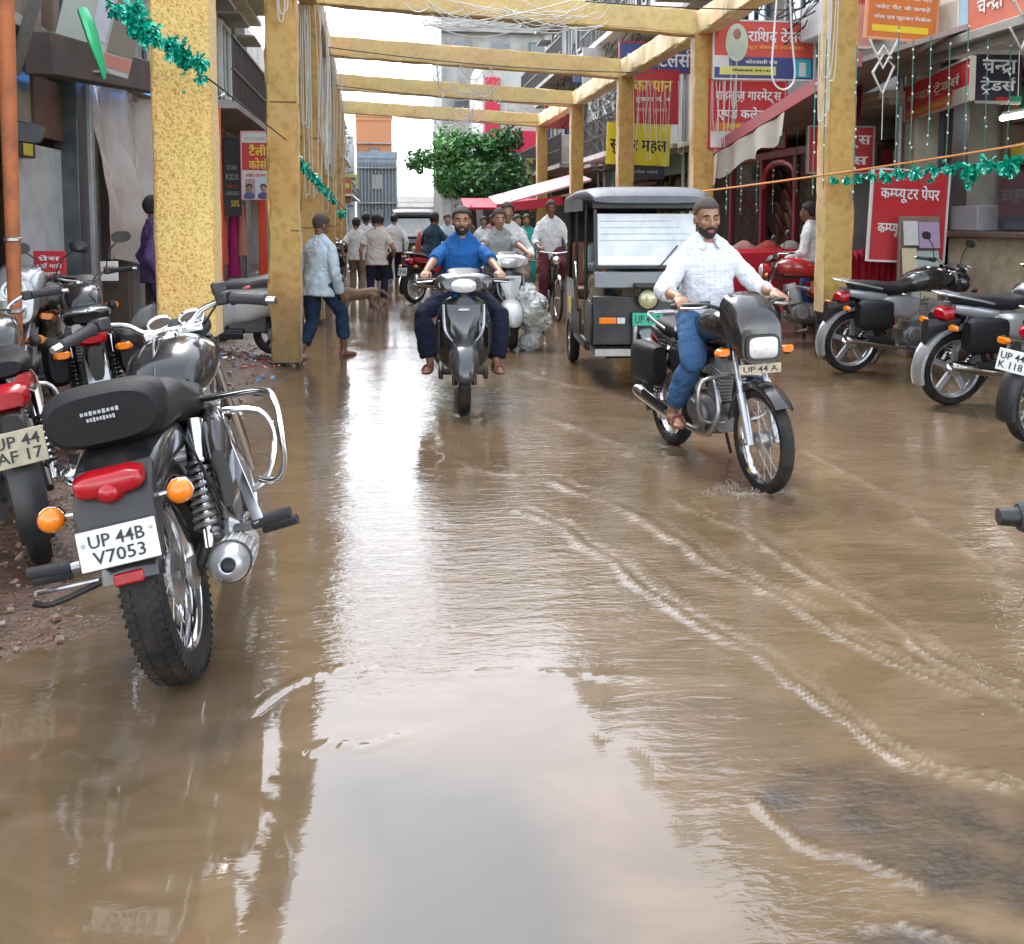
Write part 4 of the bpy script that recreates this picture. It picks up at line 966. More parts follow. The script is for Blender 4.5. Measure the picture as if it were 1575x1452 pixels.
def water():
    ys = [-3, -1, 0, .6]; y = 1.0
    while y < 62: ys.append(y); y *= 1.0085 if y < 12 else 1.03
    ys = np.array(ys); xs = np.concatenate([np.linspace(-3.6,-2.0,14,endpoint=False), np.linspace(-2.0,4.6,250,endpoint=False), np.linspace(4.6,7.0,30)])
    us = np.linspace(0, 1, 420); kk = np.clip((ys - 1)/7, 0, 1)[:, None]
    X = np.hstack([np.full((len(ys),1),-3.6), (-1.7-1.8*kk) + us[None,:]*((1.9+5.0*kk)-(-1.7-1.8*kk)), np.full((len(ys),1),7.05)]); Y = np.repeat(ys[:,None], X.shape[1], 1); Z = np.zeros_like(X); F = np.zeros_like(X)
    jit = np.array([nz(a, b, 3.1) for a, b in zip(X.ravel(), Y.ravel())]).reshape(X.shape)
    jit2 = np.array([nz(a, b, 9.0, 4) for a, b in zip(X.ravel(), Y.ravel())]).reshape(X.shape)
    big = np.array([nz(a, b, .9, 8) for a, b in zip(X.ravel(), Y.ravel())]).reshape(X.shape)
    EX = [([(x + 16 + 6*k, y - 9 - 5*k) for x, y in p[i0:]], h_*.5, w_*.8, f_*.45) for p, h_, w_, f_ in WAKES_AND_REFLECTION[:3] for k, i0 in ((0,0),(1,1))]
    jit3 = np.array([nz(a, b, 33., 6) for a, b in zip(X.ravel(), Y.ravel())]).reshape(X.shape)
    for px, hgt, wid, fo in WAKES_AND_REFLECTION + EX:
        P = seglines(px); D = np.full_like(X, 9.0); T = np.zeros_like(X)
        for i in range(len(P) - 1):
            a, b = P[i], P[i+1]; d = b - a; L2 = d @ d
            t = np.clip(((X + jit*.05 - a[0])*d[0] + (Y + jit2*.03 - a[1])*d[1]) / L2, 0, 1)
            dd = np.hypot(X + jit*.05 + jit2*.014 + jit3*.006 - a[0] - t*d[0], Y + jit2*.03 - a[1] - t*d[1]); m = dd < D
            D[m] = dd[m]
        sc = np.clip(Y*.22, .6, 1.6)
        w = .72*wid*sc*(1 + .9*jit2); hgt = hgt*.5; fo = fo*.8*np.clip(.85 + .7*big + .4*jit, .35, 1.2)
        k = np.exp(-(D / np.maximum(w, .008))**2); Z += hgt*k*(1 + jit*.7); F = np.maximum(F, fo*k*np.clip(.75 + jit2*.6 + jit*.4, .2, 1))
        Z += .25*hgt*np.exp(-(D/(w*4+.001))**2)*np.cos(D/(w*1.3+.001))
    # splash ring round the ridden motorcycle's front wheel and trail behind it
    for px, py, r_, f_ in ((1180,760,.16,.9),(1130,758,.12,.6),(1040,705,.22,.45),(985,690,.25,.35),(715,640,.12,.5)):
        c = gnd(px, py); D = np.hypot(X-c.x, (Y-c.y)); k = np.exp(-(D/r_)**2); Z += .02*k*(jit2+.4); F = np.maximum(F, f_*k*np.clip(.35+jit2*1.6,0,1))
    Z += .004*big*np.clip((Y-2.2)/2,0,1) + .0018*jit*np.clip((Y-2.4)/1.5,0,1)
    # ripple strength: calm in the near left and centre, lively in the middle distance
    near = np.clip((Y - 2.55 + big*.5) / .8, .0, 1)
    right = np.clip((X - .62 + jit*.3) / .4, 0, 1)
    A = np.clip(near*(.62+.6*big)*(.55+.45*np.clip((X-.1)/.8,0,1)) + right*.5*(1-near), .03, 1.2)
    A *= np.clip(1.6 - np.maximum(Y-6,0)*.07, .45, 1)
    # churned, darker shallow patch low on the right
    pg_ = seglines([(1168,1215),(1210,1178),(1330,1165),(1440,1203),(1620,1240),(1640,1430),(1430,1376),(1310,1320),(1200,1280)])
    ins = np.zeros(X.shape, bool); dist = np.full_like(X, 9.)
    Xw, Yw = X + .05*jit + .03*jit2, Y + .04*jit2
    for i in range(len(pg_)):
        (ax, ay), (bx, by) = pg_[i-1], pg_[i]
        ins ^= ((ay > Yw) != (by > Yw)) & (Xw < (bx-ax)*(Yw-ay)/(by-ay+1e-12)+ax)
        d = np.array([bx-ax, by-ay]); t_ = np.clip(((Xw-ax)*d[0]+(Yw-ay)*d[1])/(d@d), 0, 1); dist = np.minimum(dist, np.hypot(Xw-ax-t_*d[0], Yw-ay-t_*d[1]))
    dk = np.clip(.5 + np.where(ins, dist, -dist)/.07, 0, 1)*np.clip(.72+.5*jit2+.5*big, .15, 1)
    def soft(px, k, e):
        P = seglines(px); ii = np.zeros(X.shape, bool); ds = np.full_like(X, 9.)
        for i in range(len(P)):
            (ax, ay), (bx, by) = P[i-1], P[i]; ii ^= ((ay > Yw) != (by > Yw)) & (Xw < (bx-ax)*(Yw-ay)/(by-ay+1e-12)+ax)
            d = np.array([bx-ax, by-ay]); t_ = np.clip(((Xw-ax)*d[0]+(Yw-ay)*d[1])/(d@d), 0, 1); ds = np.minimum(ds, np.hypot(Xw-ax-t_*d[0], Yw-ay-t_*d[1]))
        return k*np.clip(.5 + np.where(ii, ds, -ds)/e, 0, 1)*np.clip(.75+.5*jit2+.5*big, .2, 1)
    dk = np.maximum(dk, soft([(985,1090),(1130,1052),(1250,1076),(1340,1135),(1230,1180),(1160,1225),(1070,1190),(1020,1140)], .42, .16))
    dk = np.maximum(dk, soft([(1320,1445),(1400,1402),(1500,1440),(1640,1490),(1640,1580),(1300,1520)], .9, .06))
    c3 = gnd(320,1140); dk = np.maximum(dk, .6*np.exp(-(((X-c3.x)/.10)**2 + ((Y-c3.y)/.10)**2)))
    c4 = gnd(560,1060); dk = np.maximum(dk, .0*X)
    sky_grey = np.clip((2.75 + .35*big + .1*jit - Y)/.35, 0, 1)*np.clip((X + .28 + .1*jit)/.25, 0, 1)*np.clip((.58 + .2*big - X)/.2, 0, 1)  # where the sky mirrors: its cool grey is put into the base colour
    ny, nx = X.shape
    me = bpy.data.meshes.new('water')
    me.from_pydata(np.stack([X,Y,Z],-1).reshape(-1,3).tolist(), [], [(j*nx+i, j*nx+i+1, (j+1)*nx+i+1, (j+1)*nx+i) for j in range(ny-1) for i in range(nx-1)])
    for nm, arr in (('foam_and_reflection',F),('calm',A),('churn',dk),('deep',sky_grey)):
        at = me.attributes.new(nm, 'FLOAT', 'POINT'); at.data.foreach_set('value', arr.ravel().astype(np.float32))
    me.shade_smooth()
    m = bpy.data.materials.new('muddy_water'); m.use_nodes = True; t = m.node_tree; N = t.nodes; L = t.links; b = N['Principled BSDF']
    at = lambda nm: (lambda n: (setattr(n, 'attribute_name', nm), n.outputs['Fac'])[1])(N.new('ShaderNodeAttribute'))
    foam_and_reflection, calm, churn, deep = at('foam_and_reflection'), at('calm'), at('churn'), at('deep')
    tc = N.new('ShaderNodeTexCoord')
    def noi(sx, sy, det=4, dist=0, rough=.5):
        mp = N.new('ShaderNodeMapping'); mp.inputs['Scale'].default_value = (sx, sy, 1); L.new(tc.outputs['Object'], mp.inputs['Vector'])
        n = N.new('ShaderNodeTexNoise'); n.inputs['Scale'].default_value = 1; n.inputs['Detail'].default_value = det; n.inputs['Distortion'].default_value = dist; n.inputs['Roughness'].default_value = rough
        L.new(mp.outputs[0], n.inputs['Vector']); return n.outputs['Fac']
    def mix(f, a, c):
        x = N.new('ShaderNodeMix'); x.data_type = 'RGBA'
        for s, v in (('Factor', f), ('A', a), ('B', c)):
            if isinstance(v, tuple): x.inputs[s].default_value = v + (1,)
            elif isinstance(v, float): x.inputs[s].default_value = v
            else: L.new(v, x.inputs[s])
        return x.outputs['Result']
    def mth(op, a, c=0.0):
        x = N.new('ShaderNodeMath'); x.operation = op
        for i, v in enumerate((a, c)):
            if isinstance(v, (int, float)): x.inputs[i].default_value = v
            else: L.new(v, x.inputs[i])
        return x.outputs[0]
    def rng(v, a, c, lo=0., hi=1.):
        x = N.new('ShaderNodeMapRange'); x.inputs[1].default_value = a; x.inputs[2].default_value = c; x.inputs[3].default_value = lo; x.inputs[4].default_value = hi; L.new(v, x.inputs[0]); return x.outputs[0]
    silt = mix(rng(noi(.55,.4,5,.6), .35, .65), MUD1, MUD2)
    silt = mix(rng(noi(2.2,3.5,6,1.2,.6), .42, .7, 0., .55), silt, MUD3)
    silt = mix(mth('MULTIPLY', deep, .8), silt, (.050,.046,.036))  # silt painted greyer for the sky reflection, not for depth
    silt = mix(mth('MULTIPLY', churn, .95), silt, mix(rng(noi(40,60,3), .4, .7), (.026,.021,.016), (.055,.041,.028)))
    fo = mth('MULTIPLY', foam_and_reflection, rng(noi(30,45,5,.5,.65), .36, .64, .12, 1.))  # pale colour of wake foam and of the painted sky edge
    silt = mix(mth('MINIMUM', mth('MULTIPLY', fo, 1.0), .8), silt, (.37,.31,.25))
    L.new(silt, b.inputs['Base Color'])
    L.new(mth('ADD', mth('MULTIPLY', fo, .35), rng(churn, 0, 1, .035, .24)), b.inputs['Roughness'])
    b.inputs['IOR'].default_value = 1.52
    # ripples: long crests across the street, two sizes, plus fine chatter
    r1 = noi(5.5, 17, 3, .8); r2 = noi(16, 42, 3, .6); r3 = noi(60, 120, 2)
    hgt = mth('ADD', mth('ADD', mth('MULTIPLY', r1, 1.0), mth('MULTIPLY', r2, .5)), mth('MULTIPLY', r3, .10))
    hgt = mth('MULTIPLY', hgt, calm)
    hgt = mth('ADD', hgt, mth('MULTIPLY', mth('MULTIPLY', noi(70,90,4), churn), .14))
    hgt = mth('ADD', hgt, mth('MULTIPLY', noi(1.6,2.4,2), .35))
    bp = N.new('ShaderNodeBump'); bp.inputs['Strength'].default_value = .42; bp.inputs['Distance'].default_value = .020
    L.new(hgt, bp.inputs['Height']); L.new(bp.outputs[0], b.inputs['Normal'])
    me.materials.append(m)
    o = bpy.data.objects.new('water', me); COL.objects.link(o); tag(o, kind='structure')
MUD1, MUD2, MUD3 = (.088,.062,.031), (.140,.096,.058), (.185,.130,.086)
water()
# mud bank along the left shops: bumpy, dips under the water towards the street
def bank():
    xs = np.linspace(-3.4, -.7, 90); ys = np.concatenate([np.linspace(1.2, 7, 190), np.linspace(7.03, 34, 230)])
    vs = []
    for y in ys:
        for x in xs:
            e = -1.22 - .10*math.sin(y*1.7) + .25*nz(x, y, .9) - .55*max(0, 3.6 - y) - (.0 if y < 7 else .0)
            if 8.0 < y < 10.6: e += .22
            h = (e - x)*.13 + .035*nz(x, y, 3.5) + .022*nz(x, y, 11, 2) + .012*nz(x, y, 31, 5)
            vs.append((x, y, max(-.08, min(h, .16 + .05*nz(x, y, 2.2)))))
    n = len(xs); fs = [(j*n+i, j*n+i+1, (j+1)*n+i+1, (j+1)*n+i) for j in range(len(ys)-1) for i in range(n-1)]
    MB_ = MB().add(vs, fs); tag(MB_.build('mud_bank', mud, smooth=60), kind='structure')
    # broken brick, plastic scraps and pebbles lying on it
    q = MB()
    for k in range(3200):
        x = rnd.uniform(-2.9, -1.1); y = 2.5 + rnd.random()**1.9*9
        j = int(np.argmin(abs(ys - y)))*n + int(np.argmin(abs(xs - x))); z = vs[j][2]
        if z < .0: continue
        s = .004 + .020*rnd.random()**2.2; q.box((x, y, z + s*.2), (s*rnd.uniform(.8,2), s*rnd.uniform(.8,1.6), s*rnd.uniform(.4,.9)), (rnd.uniform(-.5,.5), rnd.uniform(-.5,.5), rnd.uniform(0,3)))
    tag(q.build('rubble', mk('brick_rubble',(.20,.10,.065),.85,var=.7,scale=30,dirt=(.32,.28,.24),damt=.8,dscale=25)), 'loose brick rubble and grit scattered over the muddy verge', 'rubble', kind='stuff')
    cols = [mk('scrap_white',(.6,.58,.55),.5), mk('scrap_red',(.45,.05,.04),.5), mk('scrap_blue',(.08,.2,.4),.5)]
    for c in range(3):
        q = MB()
        for k in range(26):
            y = rnd.uniform(7.0, 10.6); x = rnd.uniform(-1.7, -1.0); j = int(np.argmin(abs(ys - y)))*n + int(np.argmin(abs(xs - x)))
            if vs[j][2] < -.01: continue
            s = rnd.uniform(.02,.06); q.box((x, y, vs[j][2]+.012), (s, s*rnd.uniform(.4,1), .008), (rnd.uniform(-.6,.6), rnd.uniform(-.6,.6), rnd.uniform(0,3)))
        if q.v: tag(q.build('litter', cols[c]), ['pale','red','blue'][c] + ' plastic litter trodden into the mud by the plain wrapped post', 'litter', kind='stuff')
bank()
# right-hand paved apron before the shops, just above the flood
a = MB().box((7.3, 20, .0), (2.4, 60, .16)); tag(a.build('pavement', mk('wet_pavement',(.15,.085,.065),.3,bump=.4,bscale=8,dirt=(.08,.06,.045),damt=.7), bevel=.02), kind='structure')
a = MB().box((-4.2, 24, .04), (2.0, 44, .24)); tag(a.build('pavement', mk('wet_pavement',(.15,.085,.065)), bevel=.02), kind='structure')

# ------------------------------------------------------------------ buildings
PL = [mk('plaster_grey',(.36,.36,.34),.85,var=.15,scale=1.2,dirt=(.15,.14,.125),damt=.75,dscale=.9,bump=.3,bscale=25),
      mk('plaster_cream',(.55,.52,.44),.85,var=.12,scale=1.2,dirt=(.22,.20,.16),damt=.7,dscale=1.1,bump=.3,bscale=25),
      mk('plaster_white',(.68,.69,.67),.8,var=.08,scale=1.2,dirt=(.30,.30,.28),damt=.5,dscale=.9,bump=.25,bscale=25),
      mk('plaster_brown',(.22,.17,.135),.85,var=.2,scale=1.5,dirt=(.09,.075,.06),damt=.7,dscale=1.3,bump=.3,bscale=25),
      mk('plaster_pink',(.55,.33,.28),.85,dirt=(.3,.24,.2),damt=.5,dscale=1),
      mk('brick_orange',(.46,.19,.08),.85,var=.25,scale=12,dirt=(.3,.2,.14),damt=.5,dscale=3),
      mk('plaster_blue',(.26,.33,.38),.85,dirt=(.15,.15,.15),damt=.6,dscale=1)]
GLASS = mk('window_glass',(.035,.05,.055),.08,spec=.9,var=.3,scale=1.5,rvar=.04)
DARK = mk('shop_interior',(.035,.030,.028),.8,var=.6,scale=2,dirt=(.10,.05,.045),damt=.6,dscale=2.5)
IRON = mk('iron_rail',(.05,.05,.055),.5,.3,dirt=(.16,.08,.05),damt=.5); TIN = mk('grey_tin',(.33,.35,.36),.45,.3,dirt=(.14,.10,.07),damt=.6)
SHUT = [mk('shutter_grey',(.25,.26,.27),.5,.3,dirt=(.12,.09,.07),damt=.5), mk('shutter_blue',(.05,.12,.22),.5,dirt=(.12,.1,.08),damt=.5), mk('shutter_green',(.04,.14,.10),.5,dirt=(.12,.1,.08),damt=.5)]
def block(label, sd, X, Y0, Y1, H, m, floors=None, z0=0, seed=1, depth=7, balc=(), shop=True, frontwin=True, endwin=False, ch=.5, fh=2.9, ground=3.0, ac=.3, shut=.8):
    """terraced building; sd -1 left row (faces +x), +1 right row (faces -x)"""
    r = random.Random(seed); t = thing('shop_building', label, 'building', (X, (Y0+Y1)/2, 0))
    L = Y1 - Y0; f = sd
    w = MB()
    if shop:
        w.box((f*depth/2, 0, ground + (H-ground)/2), (depth, L, H-ground)); w.box((f*(depth/2+1.0), 0, ground/2), (depth-2.0, L-.03, ground-.01))
        for e in (-1,1): w.box((f*.99, e*(L/2-.12), ground/2), (1.95, .23, ground-.02))
    else: w.box((f*depth/2, 0, H/2), (depth, L, H))
    w.build('wall', m, t)
    if shop:
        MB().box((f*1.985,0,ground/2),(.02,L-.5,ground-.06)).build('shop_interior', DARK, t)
        MB().box((f*.9,0,ground-.06),(2.3,L-.01,.09)).build('ceiling', PL[0], t)
    nf = int((H - ground) // fh); nw = max(1, int(L // 2.0))
    for k in range(nf):
        zb = ground + k*fh
        MB().box((-f*.18,0,zb+.02),(.42,L+.02,.10)).build('ledge', PL[0] if m is not PL[0] else PL[1], t, bevel=.01)
        for j in range(nw):
            if not frontwin: continue
            y = -L/2 + (j+.5)*L/nw + r.uniform(-.2,.2); ww, hh = r.choice([(.9,1.3),(1.1,1.4),(.8,1.1)])
            z = zb + 1.55
            fm = r.choice([SHUT[0],PL[2],SHUT[1],SHUT[2]])
            wf = MB(); x = -f*.03
            for e in (-1,1): wf.box((x, y+e*ww/2, z),(.10,.08,hh+.08)); wf.box((x,y,z+e*hh/2),(.10,ww-.08,.08))
            wf.box((x,y,z),(.06,.04,hh-.08))
            wo = wf.build('window', fm, t)
            MB().box((-f*.012,y,z),(.02,ww-.06,hh-.06)).build('pane', GLASS, wo)
            MB().box((-f*.22,y,z+hh/2+.14),(.44,ww+.3,.05)).build('sunshade', PL[0], wo)
            if r.random() < ac:
                MB().box((-f*.30,y+ww*.7,z-.3),(.42,.7,.48)).build('air_conditioner', PL[2], t, bevel=.02)
        if k in balc:
            MB().box((-f*.55,0,zb+.07),(1.1,L*.8,.12)).build('balcony', m, t)
            b = MB(); n = int(L*.8/.14)
            for i in range(n+1): b.box((-f*1.05,-L*.4+i*.14,zb+.55),(.02,.02,.9))
            for zz in (.14,.55,1.0): b.box((-f*1.05,0,zb+zz),(.04,L*.8,.035))
            b.build('railing', IRON, t)
    for y in (-L*.46, L*.3): MB().tube([(-f*.06,y,.2),(-f*.06,y,H)],.045,8).build('drain_pipe', TIN, t)
    MB().box((f*.1,0,H+.25),(.2,L,.5)).build('parapet', m, t)
    if shop and r.random() < shut:
        MB().box((-f*.02,0,ground-.30),(.14,L*.9,.46)).build('shutter_box', r.choice(SHUT), t)
    return t
def endblock(label, Y, x0, x1, H, m, seed=1, win=True, depth=8, wc=.5, z0=0, stripes=None):
    """building across the far end of the street, facing the camera"""
    r = random.Random(seed); t = thing('building', label, 'building', ((x0+x1)/2, Y, 0)); L = x1-x0
    MB().box((0,depth/2,H/2),(L,depth,H)).build('wall', m, t)
    if win:
        nf = int(H//3); nw = max(1,int(L//1.8))
        for k in range(nf):
            for j in range(nw):
                x = -L/2+(j+.5)*L/nw; z = 1.8+k*3
                wo = MB().box((x,-.03,z),(1.0,.1,1.4)).build('window', SHUT[r.randrange(3)], t)
                MB().box((x,-.085,z),(.84,.02,1.2)).build('pane', GLASS, wo)
            MB().box((0,-.2,3*k+3),(L+.05,.5,.12)).build('ledge', PL[0], t)
    MB().box((0,-.0,H+.3),(L+.1,.2,.6)).build('parapet', m, t)
    return t
# left row
block('brown plastered shop building behind the plastic curtain, nearest on the left', -1, -3.2, 4.2, 13.2, 9.5, PL[3], seed=3, fh=3)
block('grey shop building with balcony behind the red and yellow poster', -1, -3.1, 13.2, 23.5, 10.5, PL[0], seed=5, balc=(0,1))
block('low white shop building just beyond the grey balcony building', -1, -3.2, 23.5, 31, 5.6, PL[2], seed=8)
block('cream terrace building on the left past the low white one', -1, -3.3, 31, 44, 5.2, PL[1], seed=9)
block('tall blue grey building far down the left side', -1, -3.4, 44, 60, 7.2, PL[6], seed=11, balc=(0,))
block('narrow pale building farthest down the left side', -1, -3.0, 60, 84, 9.2, PL[2], seed=12, balc=(0,))
# right row
block('cream shop building with dark open front on the far right', 1, 6.45, 5.5, 11.7, 8.5, PL[1], seed=21, ground=3.35, ac=0, shut=0)
block('grey building above the red computer paper banner', 1, 6.5, 11.7, 13.6, 9, PL[0], seed=22)
block('grey building over the shoe shop with the red awning', 1, 6.5, 13.6, 20.2, 10.5, PL[0], seed=23, balc=(1,), fh=2.8, ac=0, shut=0)
block('pale building with balconies behind the yellow sign', 1, 6.4, 20.2, 27.5, 12, PL[2], seed=24, balc=(0,1), fh=2.8, ac=0)
block('grey stained building beyond the yellow sign, crossed by wires', 1, 6.2, 27.5, 38, 13.5, PL[0], seed=25, balc=(0,1,2), fh=2.8)
# far end
endblock('dark framed tall building with rows of grey glass behind the red banded one', 56, 3.3, 12, 19, PL[0], seed=31, depth=10)
def redbuilding():
    t = thing('building', 'white building with bright pink red bands and dark lower storey behind the tree', 'building', (6.6, 41, 0))
    MB().box((0,3,5.1),(5.0,6,6.2)).build('wall', PL[2], t)
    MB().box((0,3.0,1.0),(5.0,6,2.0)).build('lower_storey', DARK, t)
    rd = mk('band_pink_red',(.72,.035,.085),.5)
    MB().box((0,-.06,4.75),(4.9,.12,.85)).build('band', rd, t); MB().box((0,-.06,8.0),(4.9,.12,.35)).build('band', rd, t)
    for x in (-2.1,2.05): MB().box((x,-.055,6.0),(.62,.11,2.7)).build('band', rd, t)
    MB().box((0,-.3,3.75),(4.9,.7,.9)).build('shopfront', mk('dark_board',(.04,.04,.05),.5), t)
    wo = MB().box((-.1,-.04,6.1),(3.0,.1,1.1)).build('window', PL[2], t); MB().box((-.1,-.1,6.1),(2.8,.02,.8)).build('pane', mk('pale_panel',(.62,.60,.58),.5,dirt=(.3,.26,.25),damt=.8), wo)
redbuilding()
endblock('low pale house at the very end of the street behind the tree', 112, .9, 9, 3.6, PL[2], seed=33, depth=6)
endblock('orange brick building at the far end of the street', 98, -2.6, .9, 11.2, PL[5], seed=34, depth=6)
t = endblock('grey slatted building at the far end below the brick one', 86, -2.2, 1.2, 6.8, PL[6], seed=35, depth=5)
sl_ = MB()
for i in range(12): sl_.box((-1.6+i*.29,-.15,4.0),(.10,.1,5.0))
sl_.build('slats', SHUT[0], t)
endblock('narrow grey house under the sky at the far left end', 92, -6.5, -2.7, 8.6, PL[0], seed=36, depth=6)

# small boards jutting from the far fronts on both sides
for k,(sx,X,Y,z,w,h,c_) in enumerate(((-1,-2.7,34,3.0,.7,.9,(.45,.05,.05)),(-1,-2.8,40,2.7,.9,.6,(.08,.16,.40)),(-1,-2.7,47,3.6,.8,1.2,(.55,.50,.45)),(-1,-2.8,54,3.0,1.0,.8,(.10,.22,.30)),(-1,-2.5,63,3.4,1.0,1.4,(.50,.12,.05)),(-1,-2.4,70,4.2,1.2,1.0,(.55,.5,.1)),(1,5.7,29,3.6,1.0,.8,(.60,.58,.52)),(1,5.6,31,4.8,1.1,.9,(.45,.05,.05)),(1,5.5,34,3.2,1.2,.8,(.50,.42,.10)),(1,5.7,27,5.6,1.0,.7,(.10,.18,.36)),(1,5.4,24.5,5.2,.9,1.1,(.55,.56,.55)))):
    t = thing('hanging_board','small painted board jutting from a shop front far down the street','sign',(X,Y,z),R(rnd.uniform(-6,6)),'boards far down the street')
    MB().box((0,0,0),(w,.05,h)).build('board', mk('far_board%d'%k,c_,.5,dirt=tuple(q*.5+.05 for q in c_),damt=.4,dscale=2), t, bevel=.006); MB().box((0,-.03,.18*h),(w*.8,.006,h*.22)).build('stripe', mk('far_stripe%d'%(k%3),((.7,.68,.62),(.7,.55,.08),(.08,.08,.1))[k%3],.5), t)
    MB().bar((sx*w/2,0,h*.3),(sx*(w/2+.5),0,h*.3),.03).build('bracket', IRON, t)
# ------------------------------------------------------------------ the tree
def tree(label, x, y, h, crown, seed=1, n=9000):
    r = random.Random(seed); t = thing('tree', label, 'tree', (x,y,0))
    b = MB(); b.tube([(0,0,0),(.05,0,h*.25),(-.02,.05,h*.5),(0,0,h*.72)],[.13,.11,.085,.05],10,sub=3)
    tips = []
    for k in range(15):
        a = r.uniform(0,6.28); el = r.uniform(.1,1.1); z0 = h*r.uniform(.38,.68); L = crown*r.uniform(.5,1.15)
        e = V(math.cos(a)*math.cos(el)*L, math.sin(a)*math.cos(el)*L, z0 + math.sin(el)*L*.95)
        b.tube([(0,0,z0),tuple(V(0,0,z0).lerp(e,.5)+V(0,0,.12*L)),e],[.05,.03,.012],6,sub=3); tips += [e, V(0,0,z0).lerp(e,.65)+V(r.uniform(-.3,.3),r.uniform(-.3,.3),.2)]
    b.build('trunk', mk('bark',(.09,.065,.045),.9,bump=.6,bscale=40), t)
    lm = [mk('leaf_mid',(.075,.24,.065),.55,var=.4,scale=3), mk('leaf_light',(.15,.36,.10),.5,var=.3,scale=3), mk('leaf_dark',(.03,.11,.035),.6,var=.3,scale=3)]
    ms = [MB(),MB(),MB()]
    for k in range(9): tips.append(V(r.uniform(-.6,.6)*crown, r.uniform(-.4,.4)*crown, h*r.uniform(.55,.86)))
    per = n // len(tips)
    for tp in tips:
        cr = crown*r.uniform(.22,.46); kind = r.choice([0,0,1,2])
        for k in range(per):
            d = V(r.gauss(0,1),r.gauss(0,1),r.gauss(0,.75)).normalized()*cr*r.random()**.45
            p = tp + d; q = Quaternion((r.gauss(0,1),r.gauss(0,1),r.gauss(0,1),r.gauss(0,1))).normalized(); s = r.choice([.05,.07,.09,.13])
            vs = [p + q @ V(-s,0,0), p + q @ V(0,s*.42,.0), p + q @ V(s,0,-.02), p + q @ V(0,-s*.42,0)]
            ms[kind if r.random() < .75 else r.randrange(3)].add(vs, [(0,1,2,3)])
    c = ms[0].build('crown', lm[0], t, smooth=0)
    ms[1].build('crown', lm[1], t, smooth=0); ms[2].build('crown', lm[2], t, smooth=0)
    return t
tree('leafy green tree over the street behind the riders', 2.95, 33, 4.7, 1.7, seed=4, n=20000)
tree('smaller dark green tree behind the leafy one', 5.2, 38.5, 3.6, 1.2, seed=6, n=4000)
# ------------------------------------------------------------------ fabric-wrapped festival canopy frame
def fabric(name, c1, c2, sc, bump):
    m = bpy.data.materials.new(name); m.use_nodes = True; t = m.node_tree; N = t.nodes; L = t.links; b = N['Principled BSDF']
    tc = N.new('ShaderNodeTexCoord'); v = N.new('ShaderNodeTexVoronoi'); v.inputs['Scale'].default_value = sc
    n = N.new('ShaderNodeTexNoise'); n.inputs['Scale'].default_value = sc*.45; n.inputs['Detail'].default_value = 4; n.inputs['Distortion'].default_value = 2.5
    L.new(tc.outputs['Object'], v.inputs['Vector']); L.new(tc.outputs['Object'], n.inputs['Vector'])
    mx = N.new('ShaderNodeMix'); mx.data_type = 'RGBA'; mx.inputs['A'].default_value = c1 + (1,); mx.inputs['B'].default_value = c2 + (1,)
    ad = N.new('ShaderNodeMath'); ad.operation = 'MULTIPLY_ADD'; ad.inputs[1].default_value = .55; L.new(v.outputs['Distance'], ad.inputs[0]); L.new(n.outputs['Fac'], ad.inputs[2])
    mr = N.new('ShaderNodeMapRange'); mr.inputs[1].default_value = .50; mr.inputs[2].default_value = .85; L.new(ad.outputs[0], mr.inputs[0]); L.new(mr.outputs[0], mx.inputs['Factor'])
    w = N.new('ShaderNodeTexNoise'); w.inputs['Scale'].default_value = 1.3; w.inputs['Detail'].default_value = 3; L.new(tc.outputs['Object'], w.inputs['Vector'])
    m2 = N.new('ShaderNodeMix'); m2.data_type = 'RGBA'; m2.blend_type = 'MULTIPLY'; m2.inputs['Factor'].default_value = .35; L.new(mx.outputs['Result'], m2.inputs['A']); L.new(w.outputs['Color'], m2.inputs['B'])
    # splash stains of mud wicking up from the street
    sz = N.new('ShaderNodeSeparateXYZ'); L.new(tc.outputs['Object'], sz.inputs[0]); ns = N.new('ShaderNodeTexNoise'); ns.inputs['Scale'].default_value = 5; ns.inputs['Detail'].default_value = 6; L.new(tc.outputs['Object'], ns.inputs['Vector'])
    sa = N.new('ShaderNodeMath'); sa.operation = 'MULTIPLY_ADD'; sa.inputs[1].default_value = -1.0; L.new(ns.outputs['Fac'], sa.inputs[0]); L.new(sz.outputs['Z'], sa.inputs[2])
    sr = N.new('ShaderNodeMapRange'); sr.inputs[1].default_value = -.35; sr.inputs[2].default_value = .35; sr.inputs[3].default_value = .75; sr.inputs[4].default_value = 0; L.new(sa.outputs[0], sr.inputs[0])
    m3 = N.new('ShaderNodeMix'); m3.data_type = 'RGBA'; m3.inputs['B'].default_value = (.17,.11,.055,1); L.new(sr.outputs[0], m3.inputs['Factor']); L.new(m2.outputs['Result'], m3.inputs['A']); m2 = m3
    L.new(m2.outputs['Result'], b.inputs['Base Color']); b.inputs['Roughness'].default_value = .6; b.inputs['Sheen Weight'].default_value = .2
    bp = N.new('ShaderNodeBump'); bp.inputs['Strength'].default_value = bump; bp.inputs['Distance'].default_value = .01; L.new(ad.outputs[0], bp.inputs['Height']); L.new(bp.outputs[0], b.inputs['Normal'])
    return m
BROC = fabric('mustard_brocade', (.49,.27,.045), (.80,.55,.18), 52, .6)
CLOTHM = fabric('mustard_cloth', (.50,.28,.060), (.62,.385,.110), 11, .15)
PALE = fabric('pale_mustard_cloth', (.78,.53,.19), (.86,.64,.28), 9, .15)
